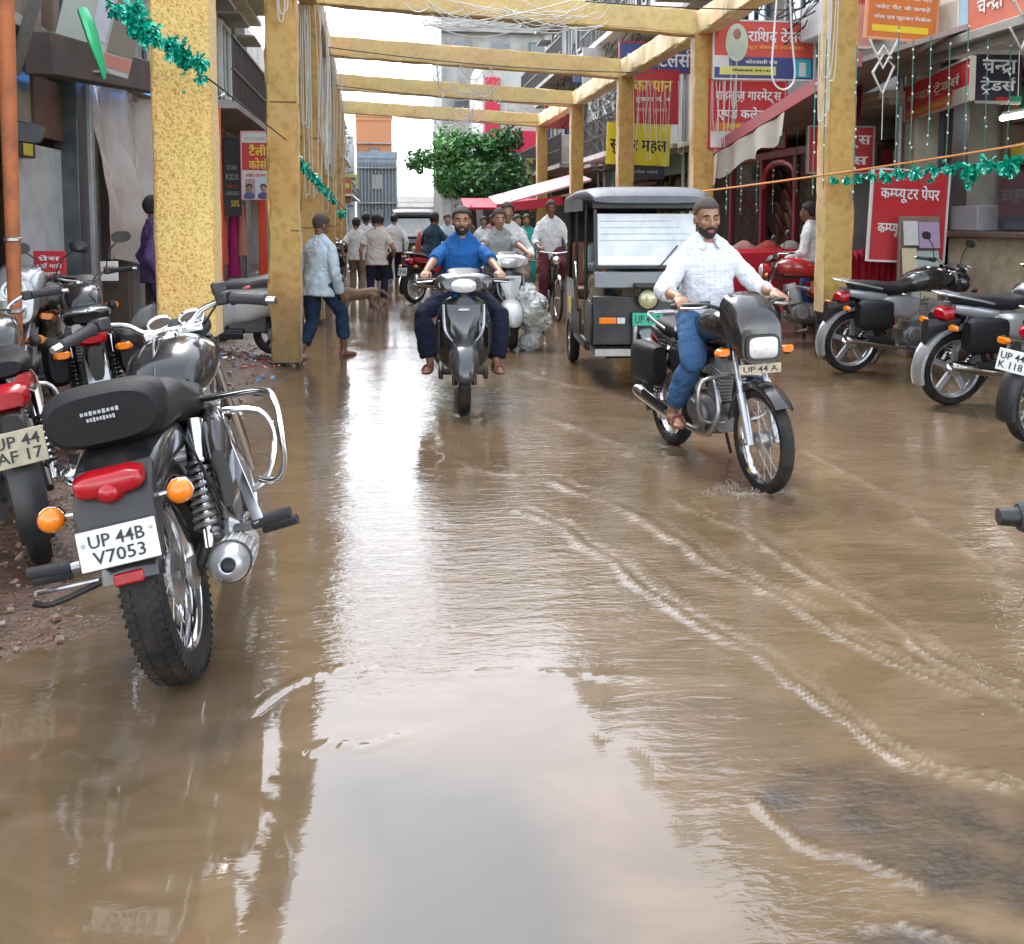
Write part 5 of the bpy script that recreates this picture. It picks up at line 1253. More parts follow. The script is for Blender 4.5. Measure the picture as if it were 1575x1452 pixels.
def wrapped(mb, a, b, w, h, seed=0, amp=.016, step=.07, up=(0,1,0)):
    """square wrapped bar with soft folds"""
    a, b = Vector(a), Vector(b); d = (b-a); L = d.length; d.normalize(); u = Vector(up); s = d.cross(u).normalized(); u = s.cross(d)
    n = max(2, int(L/step)); rings = []
    for i in range(n+1):
        c = a + d*(L*i/n); ring = []
        for j in range(24):
            q = 2*math.pi*(j+.5)/24; cx, sx = math.cos(q), math.sin(q)
            x = math.copysign(abs(cx)**.18, cx)*w/2; y = math.copysign(abs(sx)**.18, sx)*h/2
            f = 1 + amp/(w/2)*(noise.noise(Vector((cx*2.2, sx*2.2, i*step*2.2+seed))) + .5*noise.noise(Vector((cx*5, sx*5, i*step*9+seed))))
            ring.append(c + s*x*f + u*y*f)
        rings.append(ring)
    return mb.loft(rings)
cano = thing('canopy_frame', 'long mustard cloth wrapped frame of square posts and beams spanning the flooded street', 'canopy', (1.8,14,0))
cano_inv = Matrix.Translation((-1.8,-14,0))
def cpart(mb, name, m, par=None, **k):
    mb.v = [tuple(cano_inv @ Vector(v)) for v in mb.v]; return mb.build(name, m, par or cano, **k)
LP = [('A',290,6.55),('B',438,10.05),('C',480,14.3),('D',503,18.7),('E',515,23.4),('F',523,28.4)]
RP = [(1283,9.85),(1077,14.3),(960,18.7),(886,23.4),(833,28.4)]
LX = {}
for nm, px, Y in LP:
    p = atY(px, 340, Y); LX[nm] = p
    w = .365 if nm == 'A' else .30; zb = {'A':.72,'B':.05}.get(nm,.06)
    top = 4.45 if nm != 'A' else 4.6
    o = cpart(wrapped(MB(), (p.x,Y,zb), (p.x,Y,top), w, w*.9, seed=ord(nm)*7, amp=.022 if nm != 'A' else .008), 'post', BROC if nm == 'A' else CLOTHM)
    if nm == 'A':
        lg = MB()
        for dx in (-.10,.02,.14):
            for dy in (-.13,.13): lg.tube([(p.x+dx,Y+dy,.0),(p.x+dx,Y+dy,1.2)],.014,8)
        lg.bar((p.x-.1,Y-.13,.25),(p.x+.14,Y-.13,.25),.02); cpart(lg, 'leg', IRON, o)
    else:
        tape = MB()
        for z in (1.35, 2.6): wrapped(tape, (p.x,Y,z), (p.x,Y,z+.012), w*1.015, w*.915, step=.01)
        cpart(tape, 'tie_cord', mk('cord_brown',(.16,.09,.03),.8), o)
for px, Y in RP:
    p = atY(px, 340, Y); LX[px] = p
    zb = .50 if px == 1283 else .1
    o = cpart(wrapped(MB(), (p.x,Y,zb), (p.x,Y,4.2), .30, .27, seed=px, amp=.014), 'post', CLOTHM)
    if px == 1283:
        lg = MB()
        for dx in (-.12,-.05,.05,.12):
            for dy in (-.10,.10): lg.tube([(p.x+dx,Y+dy,.0),(p.x+dx,Y+dy,.7)],.013,8)
        lg.bar((p.x-.12,Y-.1,.33),(p.x+.12,Y-.1,.33),.02).bar((p.x-.12,Y+.1,.28),(p.x+.12,Y+.1,.28),.02); cpart(lg, 'leg', IRON, o)
for i in range(1,5):
    nm = LP[i+1][0]; a = LX[nm]; b = LX[RP[i][0]]; Y = LP[i+1][2]
    cpart(wrapped(MB(), (a.x,Y+.05,4.66), (b.x,Y+.05,4.34), .36, .26, seed=i*3, up=(0,1,0)), 'cross_beam', PALE)
rl = [LX[p] for p, _ in RP]
q = MB(); pts = [V(rl[0].x+.1, 6.6, 4.34)] + [V(p.x, Y, 4.34) for p, (_, Y) in zip(rl, RP)]
for a, b in zip(pts, pts[1:]): wrapped(q, a, b, .26, .34, seed=a.y, up=(0,0,1))
cpart(q, 'side_rail', PALE)
q = MB(); pts = [V(LX[n].x, Y, 4.62) for n, _, Y in LP]
for a, b in zip(pts, pts[1:]): wrapped(q, a, b, .26, .34, seed=a.y*3, up=(0,0,1))
cpart(q, 'side_rail', PALE)

# ------------------------------------------------------------------ wires, fairy lights, garlands
WIRE = mk('cable_black',(.018,.018,.02),.6); FAIRY = mk('fairy_wire_white',(.62,.62,.58),.45); FGREEN = mk('fairy_wire_green',(.02,.16,.12),.5)
def sag(a, b, d, n=10): return [a.lerp(b, i/n) - V(0,0,4*d*(i/n)*(1-i/n)) for i in range(n+1)]
def cable(label, a, b, d=.1, r=.008, m=None, group=None, name='cable'):
    return tag(MB().tube(sag(Vector(a),Vector(b),d), r, 5).build(name, m or WIRE), label, 'cable', group)
cable('dark cable strung low between the second posts, in front of the second crossbeam', atY(500,72,14.0), atY(1010,112,15.2), .08)
cable('thin black cable just above the third crossbeam', atY(512,131,18.3), atY(905,161,19), .06)
cable('long black cable along the top edge of the picture over the road', atY(900,2,12), atY(1230,15,12.6), .03)
cable('thin cable hugging the farthest crossbeam', atY(527,178,28), atY(860,189,28), .03)
def tangle(label, c, L, h, n, seed, m=None, par=None, r=.006, dirv=(1,0,0)):
    rr = random.Random(seed); q = MB(); c = Vector(c); dv = Vector(dirv)
    for k in range(n):
        a = c + dv*rr.uniform(-L/2,L/2) + V(rr.gauss(0,.08),rr.gauss(0,.08),rr.uniform(-h/2,h/2)); b = c + dv*rr.uniform(-L/2,L/2) + V(rr.gauss(0,.08),rr.gauss(0,.08),rr.uniform(-h/2,h/2))
        q.tube(sag(a, b, rr.uniform(0,.35)*h+.05, 8), r*rr.uniform(.6,1.5), 4)
    return tag(q.build('cable_bundle', m or FAIRY, smooth=60), label, 'cables')
tangle('bundle of pale fairy light wires drooping over the nearest crossbeam', atY(775,20,14.0), 3.0, .45, 34, 1)
tangle('knot of white wires sagging at the middle of the third crossbeam', atY(720,125,18.5), 1.3, .7, 20, 2, r=.007)
tangle('pale wires looped over the fourth crossbeam above the tree', atY(700,180,23.2), 1.6, .7, 20, 3, r=.008)
tangle('tangle of black electric wires on the left facade beside the brocade post', (-2.85,14.5,4.1), 4.5, 1.6, 36, 4, WIRE, dirv=(0,1,0), r=.010)
tangle('grey service wires hanging over the meter boxes on the left', (-2.8,17.5,3.3), 3.0, 1.0, 24, 5, K['steel'], dirv=(0,1,0), r=.009)
tangle('mass of pale wires before the balconies on the right', (5.7,24,4.2), 8, 2.2, 50, 6, FAIRY, dirv=(0,1,0), r=.010)
tangle('dark wires criss-crossing in front of the right balconies', (5.6,27,5.4), 14, 2.5, 36, 7, WIRE, dirv=(0,1,0), r=.011)
tangle('long dark wires running along the right facade over the shoe shop', (5.9,16,4.6), 7, 1.2, 16, 8, WIRE, dirv=(0,1,0), r=.009)
def fairyloops(label, base, z0, z1, seed, n=9, face=(0,-1), w=.30):
    """white fairy light strings hanging down a post in loose loops"""
    rr = random.Random(seed); q = MB(); base = Vector(base)
    for k in range(n):
        x = rr.uniform(-w*.6,w*.6); y = -.17 - rr.random()*.05; zt = z1; zb = rr.uniform(z0, z0+(z1-z0)*.5); x2 = x + rr.uniform(-.12,.12)
        P = [base+V(x,y,zt), base+V(x+rr.uniform(-.06,.06),y-.02,(zt+zb)/2+.2), base+V(x,y-.02,zb+.12), base+V((x+x2)/2,y-.02,zb), base+V(x2,y-.02,zb+.15), base+V(x2+rr.uniform(-.05,.05),y,zt)]
        q.tube(P, .006, 4, sub=4)
    return tag(q.build('light_string', FAIRY, smooth=60), label, 'light string')
c = LX['C']; fairyloops('white light strings looped down the third left post behind the walking man', (c.x+.10,14.2,0), 1.8, 4.4, 1, 10)
d_ = LX['D']; fairyloops('dense light strings over the fourth left post', (d_.x+.08,18.5,0), 1.6, 4.4, 2, 14, w=.4)
fairyloops('white light strings on the near right post beside the open shop', (LX[1283].x-.18,9.85,0), 2.2, 4.3, 3, 5, w=.12)
fairyloops('pale light strings hanging from the second right post', (LX[1077].x+.25,14.2,0), 2.4, 4.2, 4, 8)
fairyloops('pale light strings hanging in front of the yellow sign', (LX[960].x+.55,18.6,0), 2.5, 4.1, 5, 9, w=.7)
b_ = LX['B']; fairyloops('thin light strings near the top of the plain second left post', (b_.x,10.0,0), 3.1, 4.4, 6, 4, w=.18)
lp = [(1195,-5),(1190,60),(1188,120),(1205,138),(1222,120),(1218,60),(1215,-5)]
tag(MB().tube([atY(x,y,9.6) for x,y in lp],.010,5,sub=5).build('light_string',FAIRY,smooth=60), 'white rope light bent in a long loop in front of the tailor sign', 'light string')
# diamond light hangings
def diamond(label, cx, y0, y1, w, Y, lines):
    t = thing('diamond_light', label, 'light decoration', atY(cx,(y0+y1)/2,Y), 0, 'diamond light hangings'); s = Y/1516*1.0; o = atY(cx,(y0+y1)/2,Y)
    q = MB()
    for ln in lines: q.tube([atY(x,y,Y)-o for x,y in ln],.014,6)
    q.build('diamond_tube', FAIRY, t)
    MB().tube([atY(cx,y1,Y)-o, atY(cx-2,y1+70,Y)-o],.004,4).build('hanging_cord', FAIRY, t)
    return t
diamond('white double diamond light hanging under the orange sign', 1358, 62, 145, 34, 9.3, [[(1337,60),(1358,105),(1382,60)],[(1348,88),(1359,70),(1371,90)],[(1342,112),(1358,85),(1375,102),(1357,144),(1342,112)]])
diamond('white diamond light cut off by the right edge of the picture', 1568, 20, 78, 30, 8.9, [[(1553,42),(1571,76),(1590,30)],[(1560,0),(1575,30)]])
# green strings of tiny lights hanging before the right shops
proto = None
for k, (x, yt, yb) in enumerate([(1255,75,300),(1272,60,290),(1318,70,310),(1383,40,262),(1405,60,260),(1432,55,255),(1461,68,262),(1490,40,245),(1520,60,250),(1555,60,235),(1118,262,330),(1140,255,330),(1165,240,330),(1190,225,330),(1228,160,300)]):
    Y = 9.2 if x > 1240 else 13.2; a = atY(x,yt,Y); b = atY(x,yb,Y)
    t = thing('light_string', 'thin green string of tiny lights hanging before the right hand shops', 'light string', a, 0, 'green light strings')
    MB().tube([V(0,0,0), V(rnd.uniform(-.01,.01),0,(b.z-a.z)*.5), V(0,0,b.z-a.z)],.006,5).build('cord', FGREEN, t)
    for j in range(7):
        z = (b.z-a.z)*(j+rnd.random())/7.2
        if proto is None: u = proto = MB().ell((0,0,0),(.010,.010,.014),nu=8,nv=6).build('bulb', FAIRY, t)
        else: u = proto.copy(); COL.objects.link(u); u.parent = t
        u.location = (rnd.uniform(-.01,.01),-.008,z)
TIN_ = mk('green_tinsel',(.005,.42,.28),.25,.35,coat=.5,var=.4,scale=30)
def tassel(par, c, s, n, rr, m=TIN_, L=1.0):
    q = MB()
    for k in range(n):
        d = V(rr.gauss(0,1),rr.gauss(0,1),rr.gauss(-.6,.8)*L).normalized()*s*rr.uniform(.5,1); b = Vector(c)+d; w = d.cross(V(rr.random()-.5,rr.random()-.5,rr.random()-.5)).normalized()*s*.12
        q.add([Vector(c)-w*.3, Vector(c)+w*.3, b+w, b-w],[(0,1,2,3)])
        q.add([Vector(c)+d*.6-w, Vector(c)+d*.6+w, b+w*1.5+V(0,0,-s*.3), b-w+V(0,0,-s*.3)],[(0,1,2,3)])
    return q.build('tassel', m, par, smooth=0)
rr = random.Random(11)
a, b = atY(1035,300,10.5), atY(1600,218,8.3)
t = thing('garland', 'orange rope with green tinsel tassels strung across the right hand shops', 'garland', (0,0,0), 0)
MB().tube(sag(a,b,.02),.010,6).build('rope', mk('orange_rope',(.62,.24,.06),.7), t)
for x, s in ((1277,.05),(1296,.055),(1314,.06),(1334,.06),(1357,.075),(1378,.07),(1403,.08),(1428,.075),(1456,.08),(1488,.115),(1517,.095),(1551,.115)):
    f = (x-1035)/(1600-1035); ff = f*b.y**-1/( (f*b.y**-1 + (1-f)*a.y**-1)) if False else f*a.y/(f*a.y+(1-f)*b.y)
    s *= 1.15; tassel(t, a.lerp(b,ff)-V(0,0,s*.9+.02), s, 44, rr)
tassel(t, atY(1432,267,9)-V(0,0,.05), .05, 20, rr); tassel(t, atY(1490,262,8.8)-V(0,0,.12), .06, 24, rr, L=2)
a, b = atY(135,-25,5.4), atY(330,128,6.2)
t = thing('garland', 'cord with thick green tinsel clumps draped over the brocade post', 'garland', (0,0,0), 0)
MB().tube(sag(a,b,.01)+[atY(440,215,9.7)],.006,5).build('cord', WIRE, t)
for x,y,s,n in ((205,12,.085,60),(215,35,.09,70),(228,50,.075,50),(240,42,.05,40),(262,62,.07,60),(272,75,.085,70),(288,85,.075,60),(306,92,.07,50),(308,118,.05,40),(240,58,.06,30),(282,112,.02,16),(282,141,.02,16),(178,8,.07,40)): tassel(t, atY(x,y,5.55 if x<250 else 5.9), s, n, rr)
q = MB(); q.body([((0,0,.30),.05,.02,2.2)],8) if False else None
p = [atY(127,15,5.2),atY(137,40,5.2),atY(146,70,5.2),atY(156,100,5.2),atY(161,122,5.2)]
MB().tube(p,[.05,.062,.055,.035,.012],10,sub=3,flat=.5).build('paper_pennant', mk('green_foil',(.01,.36,.14),.3,.2,coat=.4), t)
t = thing('garland', 'short green tinsel strand sagging between the plain left posts', 'garland', (0,0,0), 0)
a, b = atY(455,232,10.3), atY(528,320,17)
MB().tube(sag(a,b,.02),.006,5).build('cord', WIRE, t)
for k in range(11): f = k/14; tassel(t, a.lerp(b,f)-V(0,0,.05), .075 if k<7 else .07, 40, rr)
tassel(t, a.lerp(b,.93)-V(0,0,.1), .11, 40, rr)
# ------------------------------------------------------------------ signs
def col(n, c): return mk('board_'+n, c, .45, var=.08, scale=3, dirt=tuple(q*.55+.05 for q in c), damt=.55, dscale=2.2)
def sign(label, c, w, h, rz, color, texts=(), bands=(), border=None, th=.035, name='shop_sign', roll=0, skew=None, pitch=0, cat='sign'):
    """board facing local -y; texts (string, w frac, h frac, x frac, z frac, material); bands (x0,x1,z0,z1 fracs, material)"""
    t = thing(name, label, cat, c, rz); t.matrix_world = Matrix.Translation(c) @ Matrix.Rotation(rz,4,'Z') @ Matrix.Rotation(roll,4,'Y') @ Matrix.Rotation(pitch,4,'X')
    MB().box((0,0,0),(w,th,h)).build('board', color, t, bevel=.004)
    y = -th/2 - .004
    for i,(x0,x1,z0,z1,m) in enumerate(bands): MB().box(((x0+x1)/2*w-w/2, y-.002*i, (z0+z1)/2*h-h/2),((x1-x0)*w,.004,(z1-z0)*h)).build('colour_panel', m, t)
    for s, tw, thh, x, z, m in texts: text(s, w*tw, h*thh, m, t, ((x-.5)*w, y-.002*len(bands)-.004, (z-.5)*h), fat=.012)
    if border:
        b = MB(); e = .022
        for sd in (-1,1): b.box((sd*(w/2+.003),-.004,0),(e,th+.02,h+.02)); b.box((0,-.004,sd*(h/2+.003)),(w-e+.004,th+.018,e))
        b.build('frame', border, t)
    return t
def psign(label, x0, y0, x1, y1, Y, color, texts=(), bands=(), border=None, rz=0, **k):
    a, b = atY(x0,y0,Y), atY(x1,y1,Y); a2, b2 = atY(x1,y0,Y), atY(x0,y1,Y)
    c = (a+b)/2; w = abs(b.x-a.x)/math.cos(rz); h = abs(((a.z+a2.z)-(b.z+b2.z))/2)
    return sign(label, c, w, h, rz, color, texts, bands, border, **k)
WH, YL, RDT, BK = K['wtext'], mk('yellow_lettering',(.78,.60,.03),.5), mk('red_lettering',(.55,.03,.03),.5), K['btext']
cr, cw_, cy, cb_, co_, ck = col('red',(.52,.022,.03)), col('white',(.70,.69,.67)), col('yellow',(.78,.66,.02)), col('navy',(.05,.07,.24)), col('orange',(.72,.20,.035)), col('black',(.025,.025,.032))
psign('big orange red tailor sign with white letters, blue strip and pale oval', 1098, 33, 1250, 122, 14.0, col('vermilion',(.70,.09,.06)),
  [('राशिद टेलर्स',.60,.26,.63,.76,WH),('शूट शेरवानी स्पेशलिस्ट',.56,.10,.62,.545,mk('gold_lettering',(.85,.42,.08),.5)),('कोतवाली रोड',.32,.07,.47,.30,WH),('मोबाइल 94150',.40,.05,.38,.15,BK)],
  [(0,1,0,.38,cb_),(.06,.62,.07,.22,col('lemon',(.72,.70,.18))),(.0,.15,.2,.40,cw_),(.80,.97,.04,.36,col('cyan',(.03,.42,.52))),(.85,.92,.06,.30,cw_)], border=cw_)
ts = [o for o in bpy.data.objects if o.get('label','').startswith('big orange red tailor')][0]
MB().ell((-.42,-.032,.10),(.17,.006,.27),nu=24,nv=14).build('pale_oval', col('palegreen',(.60,.68,.52)), ts); MB().ell((-.42,-.036,.22),(.06,.006,.08)).build('printed_face', SKIN[2], ts); MB().ell((-.42,-.036,.02),(.12,.006,.13)).build('printed_shirt', col('mint',(.52,.62,.50)), ts)
t = psign('white and red boutique sign hanging just below the tailor sign', 1092, 122, 1207, 228, 14.15, cw_,
  [('शहनाज़ गारमेंट्स',.86,.22,.5,.76,WH),('एण्ड कलेक्शन',.82,.2,.5,.50,WH),('लेडीज़ एण्ड जेन्ट्स',.6,.09,.5,.315,YL)],
  [(.02,.98,.25,.97,cr),(.06,.70,.26,.37,co_)], border=cr)
psign('yellow sign with black Hindi letters past the second right post', 933, 190, 1030, 254, 19.4, cy, [('सुन्दर महल',.90,.36,.5,.42,BK)], border=None, roll=R(2))
psign('red sign with yellow and white letters above the yellow one', 962, 108, 1042, 190, 19.9, cr, [('का पान',.74,.2,.52,.70,YL),('दुकान नं. 4',.66,.13,.52,.45,WH),('थोक व फुटकर',.6,.11,.5,.25,mk('rose_lettering',(.75,.35,.33),.5))], [(.0,.06,0,1,cr)], border=cr)
psign('blue sign with red border half hidden by the sloping right rail', 953, 66, 1068, 112, 20.3, cb_, [('रतन टेलर्स',.84,.62,.52,.5,WH)], border=cr)
psign('small black board with faded lines under the yellow sign', 950, 256, 1022, 276, 19.3, ck, [('श्री गणेश भवन',.7,.3,.5,.6,K['gtext'])])
psign('orange sign with white lines and yellow strip at the top right', 1335, -40, 1440, 61, 10.6, co_, [('स्कूल ड्रेस',.7,.16,.5,.84,mk('violet_lettering',(.20,.16,.38),.5)),('हर प्रकार के पैंट शर्ट',.82,.085,.5,.63,WH),('कोट पैंट के कपड़े',.78,.085,.5,.475,WH),('थोक एवं फुटकर विक्रेता',.82,.085,.5,.32,WH)], [(.08,.88,.10,.20,YL)], border=mk('peach_frame',(.75,.38,.22),.5), roll=R(3))
psign('pink white hanging board between the near right post and the orange sign', 1311, -30, 1338, 72, 10.9, col('pinkwhite',(.68,.52,.52)), [('वस्त्र',.6,.14,.5,.7,RDT)], border=cw_)
# long boards lying along the facade
def wsign(label, x0, ya, x1, yb, X, h, color, texts=(), bands=(), border=None, **k):
    a, b = atX(x0,ya,X), atX(x1,yb,X); c = (a+b)/2; L = (b-a).length; rz = math.atan2(b.y-a.y, b.x-a.x) 
    return sign(label, c, L, h, rz, color, texts, bands, border, roll=-math.asin((b.z-a.z)/L), **k)
wsign('salmon signboard along the shop front at the top right corner', 1478, 22, 1640, -45, 6.2, .55, col('salmon',(.68,.20,.13)), [('चन्द्रा फैशन',.6,.4,.5,.5,WH)], [(0,.10,0,1,col('skyblue',(.35,.55,.66)))], border=cw_)
def slant():
    ang = R(13); d = V(math.sin(ang), math.cos(ang), 0); n = atY(1496,124,9.5)
    L = min((q/100 for q in range(30, 300)), key=lambda q: abs((lambda p: PPX + FPX*(p.dot(_rt))/(p.dot(_fw)))(n + d*q - _C) - 1386)); c = n + d*L/2; c.z -= 0
    cy_ = CAM_H + 0
    sign('slanting red and orange sign with pale letters before the dark shop', V(c.x, c.y, (n.z + atY(1386,161,(n+d*L).y).z)/2), L, .43, math.atan2(-d.y, -d.x), cr, [('चन्द्रा ट्रेडर्स',.74,.36,.52,.56,mk('cream_lettering',(.62,.56,.44),.5))],
     [(0,1,0,.30,col('orangered',(.62,.14,.04))),(.14,.74,.10,.20,col('ochre',(.60,.32,.04))),(0,.10,.0,.62,col('skyblue',(.35,.55,.66))),(.80,1,0,.36,col('sand',(.5,.47,.38)))], border=col('sand',(.5,.47,.38)))
slant()
psign('dark sign with two lines of large white letters and a colourful foot', 1500, 84, 1568, 160, 9.75, col('plum',(.035,.028,.045)), [('चन्द्रा',.74,.30,.5,.74,WH),('ट्रेडर्स',.76,.36,.48,.36,WH)], [(.0,1,0,.06,col('sand',(.5,.47,.38))),(.45,.75,.06,.14,cr),(.75,1,.05,.16,col('green',(.02,.3,.16)))], border=None)
psign('red banner with two white lines leaning before the shops on the right', 1340, 262, 1452, 402, 10.2, cr, [('कम्प्यूटर पेपर',.78,.20,.5,.74,WH),('कम्प्यूटर स्टेशनरी',.80,.19,.5,.36,WH)], border=cw_, roll=R(2.5), th=.02)
psign('red sign with white letters half hidden by the near right post', 1243, 195, 1341, 266, 12.2, cr, [('फ्रेन्ड्स',.72,.36,.60,.72,WH),('ड्रेसेस',.74,.32,.55,.27,WH)], border=col('greyframe',(.42,.40,.38)))
# left side signs
psign('red and yellow poster with two head and shoulder portraits on the left', 371, 203, 416, 306, 15.2, cw_, [('ITI COLLEGE',.7,.05,.5,.90,K['gtext']),('टैली',.62,.17,.58,.73,YL),('कोर्स',.66,.17,.58,.53,YL),('प्रवेश प्रारम्भ',.72,.06,.5,.36,RDT)], [(.02,.98,.43,.84,cr),(.10,.47,.04,.30,col('mauve',(.45,.30,.36))),(.53,.93,.04,.30,col('paleblue',(.50,.62,.72)))], border=col('pinkedge',(.72,.30,.36)), name='poster', cat='poster')
tp = bpy.data.objects['poster']
for x, m_ in ((-.10,SKIN[0]),(.105,SKIN[2])):
    MB().body([((x,-.031,-.43),.075,.002,2.5)],8) if False else None
    MB().ell((x,-.030,-.345),(.042,.004,.055)).build('printed_face', m_, tp); MB().ell((x,-.028,-.315),(.050,.004,.045)).build('printed_hair', HAIR, tp); MB().ell((x,-.028,-.455),(.085,.004,.060),keep=lambda a,b,c: True).build('printed_shoulders', col('navy',(.05,.07,.24)), tp)
psign('tall black board with faded grey lines between the two red posts', 343, 212, 372, 332, 15.9, ck, [('STAR',.6,.06,.5,.62,K['gtext']),('KIDS',.75,.08,.5,.50,K['gtext']),('सेल',.7,.05,.5,.38,RDT),('LADIES',.8,.05,.5,.29,K['gtext']),('50%',.5,.09,.65,.16,YL)])
psign('tilted green grey signboard with faded red lower strip over the left shop', 95, -40, 212, 108, 8.6, col('sage',(.33,.36,.32)), [], [(0,1,.06,.20,col('fadedred',(.38,.13,.09))),(.42,.62,.30,1,col('lilac',(.42,.42,.50))),(.66,1,.22,1,mk('board_taupe',(.16,.13,.10),.6))], roll=R(14), rz=R(18))
psign('small red notice with rows of white letters low on the marble panel', 52, 386, 102, 428, 8.3, cr, [('प्रेस',.7,.2,.5,.75,WH),('यहाँ गाड़ी',.8,.22,.5,.45,WH),('न लगायें',.7,.2,.5,.18,WH)], name='notice', cat='notice')
psign('little white notice with red print behind the mirror', 155, 402, 182, 432, 8.9, cw_, [('सूचना',.7,.3,.5,.6,RDT)], name='notice', cat='notice')
# ------------------------------------------------------------------ left shop details
X3 = -3.05
def slab(name, label, cat, x0, y0, x1, y1, X, th, m, **k):
    """upright panel lying along a shop front, from two opposite photo corners"""
    a, b = atX(x0,y0,X), atX(x1,y1,X); c = (a+b)/2
    t = thing(name, label, cat, c, 0)
    MB().box((0,0,0),(th,abs(b.y-a.y),abs(b.z-a.z))).build('panel', m, t, **k); return t
b = gnd(31,722)
t = thing('pole', 'rusty orange pole standing at the left edge beside the parked motorcycles', 'pole', (b.x,b.y,0))
o = V(b.x,b.y,0); a = atY(6,-60,5.45)
MB().tube([V(0,0,-.05), (a-o)*.5, a-o],[.036,.038,.045],14).build('shaft', mk('rust_orange',(.48,.15,.05),.6,dirt=(.18,.07,.035),damt=.8,dscale=6,bump=.2), t)
for z in (.95,1.35): MB().lathe([(.042,-.012),(.048,-.008),(.048,.008),(.042,.012)],(a-o)*(z/(a-o).z),(0,0,1),14).build('clamp', K['steel'], t)
marble = mk('grey_marble',(.46,.48,.48),.35,var=.15,scale=3,dirt=(.22,.24,.25),damt=.6,dscale=4)
slab('wall_panel','pale grey marble panel of the left shop wall','wall panel',14,215,104,440,-3.02,.05,marble)
slab('wall_panel','brown wooden panel above the marble, beside the dark pillar','wall panel',46,112,92,218,-3.0,.05,mk('brown_board',(.13,.065,.035),.6,dirt=(.06,.035,.025),damt=.6))
slab('wall_panel','greenish glass panel behind the rusty pole','wall panel',10,60,46,214,-3.01,.04,mk('green_glass',(.10,.15,.13),.15,spec=.8,var=.5,scale=3))
t = slab('meter_box','small dark meter box with yellow front on the left wall','meter box',12,182,42,244,-2.93,.14,K['satin'],bevel=.01)
MB().box((.076,.0,-.05),(.012,.20,.17)).build('yellow_cover', mk('yellow_cover',(.45,.40,.03),.5), t, bevel=.01)
p0, p1 = atX(92,100,-2.95), atX(128,440,-2.95)
t = thing('pillar','dark steel shop pillar with pale edge strip left of the plastic curtain','pillar',((p0.x),(p0.y+p1.y)/2,0))
MB().box((0,0,1.75),(.22,.30,3.5)).build('column', mk('blue_black_steel',(.045,.055,.06),.35,.4,dirt=(.2,.2,.2),damt=.4), t, bevel=.01)
MB().box((.125,.20,1.75),(.05,.10,3.5)).build('edge_strip', TIN, t, bevel=.008)
# sagging plastic sheet over the shop mouth
def curtain():
    a, b = atX(132,150,-2.9), atX(246,150,-2.9); n, m_ = 60, 44; vs = []
    for i in range(n+1):
        f = i/n; y = a.y+(b.y-a.y)*f; zt = 3.05-.12*math.sin(f*3.1); zb = .95 + .25*abs(f-.45) + .05*math.sin(f*9)
        for j in range(m_+1):
            g_ = j/m_; z = zt+(zb-zt)*g_
            x = -2.9 + .10*math.sin(f*17+g_*1.5)*(.35+g_*.6) + .10*noise.noise(V(f*4,g_*2,1)) + .04*noise.noise(V(f*11,g_*5,4)) + .18*g_*math.sin(g_*2.6)
            vs.append((x,y,z))
    mb = MB().add(vs,[(i*(m_+1)+j,(i+1)*(m_+1)+j,(i+1)*(m_+1)+j+1,i*(m_+1)+j+1) for i in range(n) for j in range(m_)])
    o = mb.build('plastic_curtain', mk('plastic_sheet',(.62,.57,.54),.28,var=.2,scale=2,coat=.5,alpha=.80,dirt=(.30,.24,.21),damt=.5,dscale=2,bump=.3,bscale=6), smooth=80)
    tag(o, 'greyish translucent plastic sheet hanging in folds over the left shop front', 'curtain')
    tag(MB().tube([(-2.88,a.y-.3,3.08),(-2.88,b.y+.3,3.04)],.022,8).build('curtain_rail', IRON), 'thin dark rail carrying the plastic sheet', 'rail')
curtain()
a, b = atX(160,118,-2.6), atX(242,146,-2.6)
t = thing('tube_light','blue lit tube under the left signboard','lamp',(a+b)/2)
MB().tube([a-(a+b)/2,b-(a+b)/2],.035,10).build('tube', mk('blue_tube',(.05,.25,.6),.3,emit=(.10,.38,1,.35)), t); MB().bar(a-(a+b)/2+V(0,0,.06),b-(a+b)/2+V(0,0,.06),.07,.05).build('fitting', K['satin'], t)
a, b = atX(60,108,-2.4), atX(240,140,-2.4)
tag(MB().bar(a+V(0,0,.12),b+V(0,0,.12),.20,.30).build('beam', mk('dark_beam',(.05,.04,.04),.7,dirt=(.12,.07,.05),damt=.5), bevel=.01), 'dark beam over the left shop front', 'beam')
tag(MB().bar(atY(22,112,7.2),atY(62,-30,6.6),.07,.05).build('strut', TIN, bevel=.004), 'grey flat steel strut slanting up at the top left', 'strut')
tag(MB().bar(atY(75,108,7.9),atY(165,110,8.6),.03,.02).build('awning_rod', TIN), 'thin grey awning rod below the left signboard', 'rod')
wd = mk('grey_wood',(.22,.16,.12),.8,dirt=(.1,.07,.05),damt=.6)
for x0,x1 in ((42,60),(70,90)):
    tag(MB().bar(atX((x0+x1)/2,92,-2.8),atX((x0+x1)/2-4,-40,-2.8),.16,.10).build('timber_post', wd, bevel=.01), ('outer' if x0<50 else 'inner')+' brown timber upright above the left shop beam', 'post')
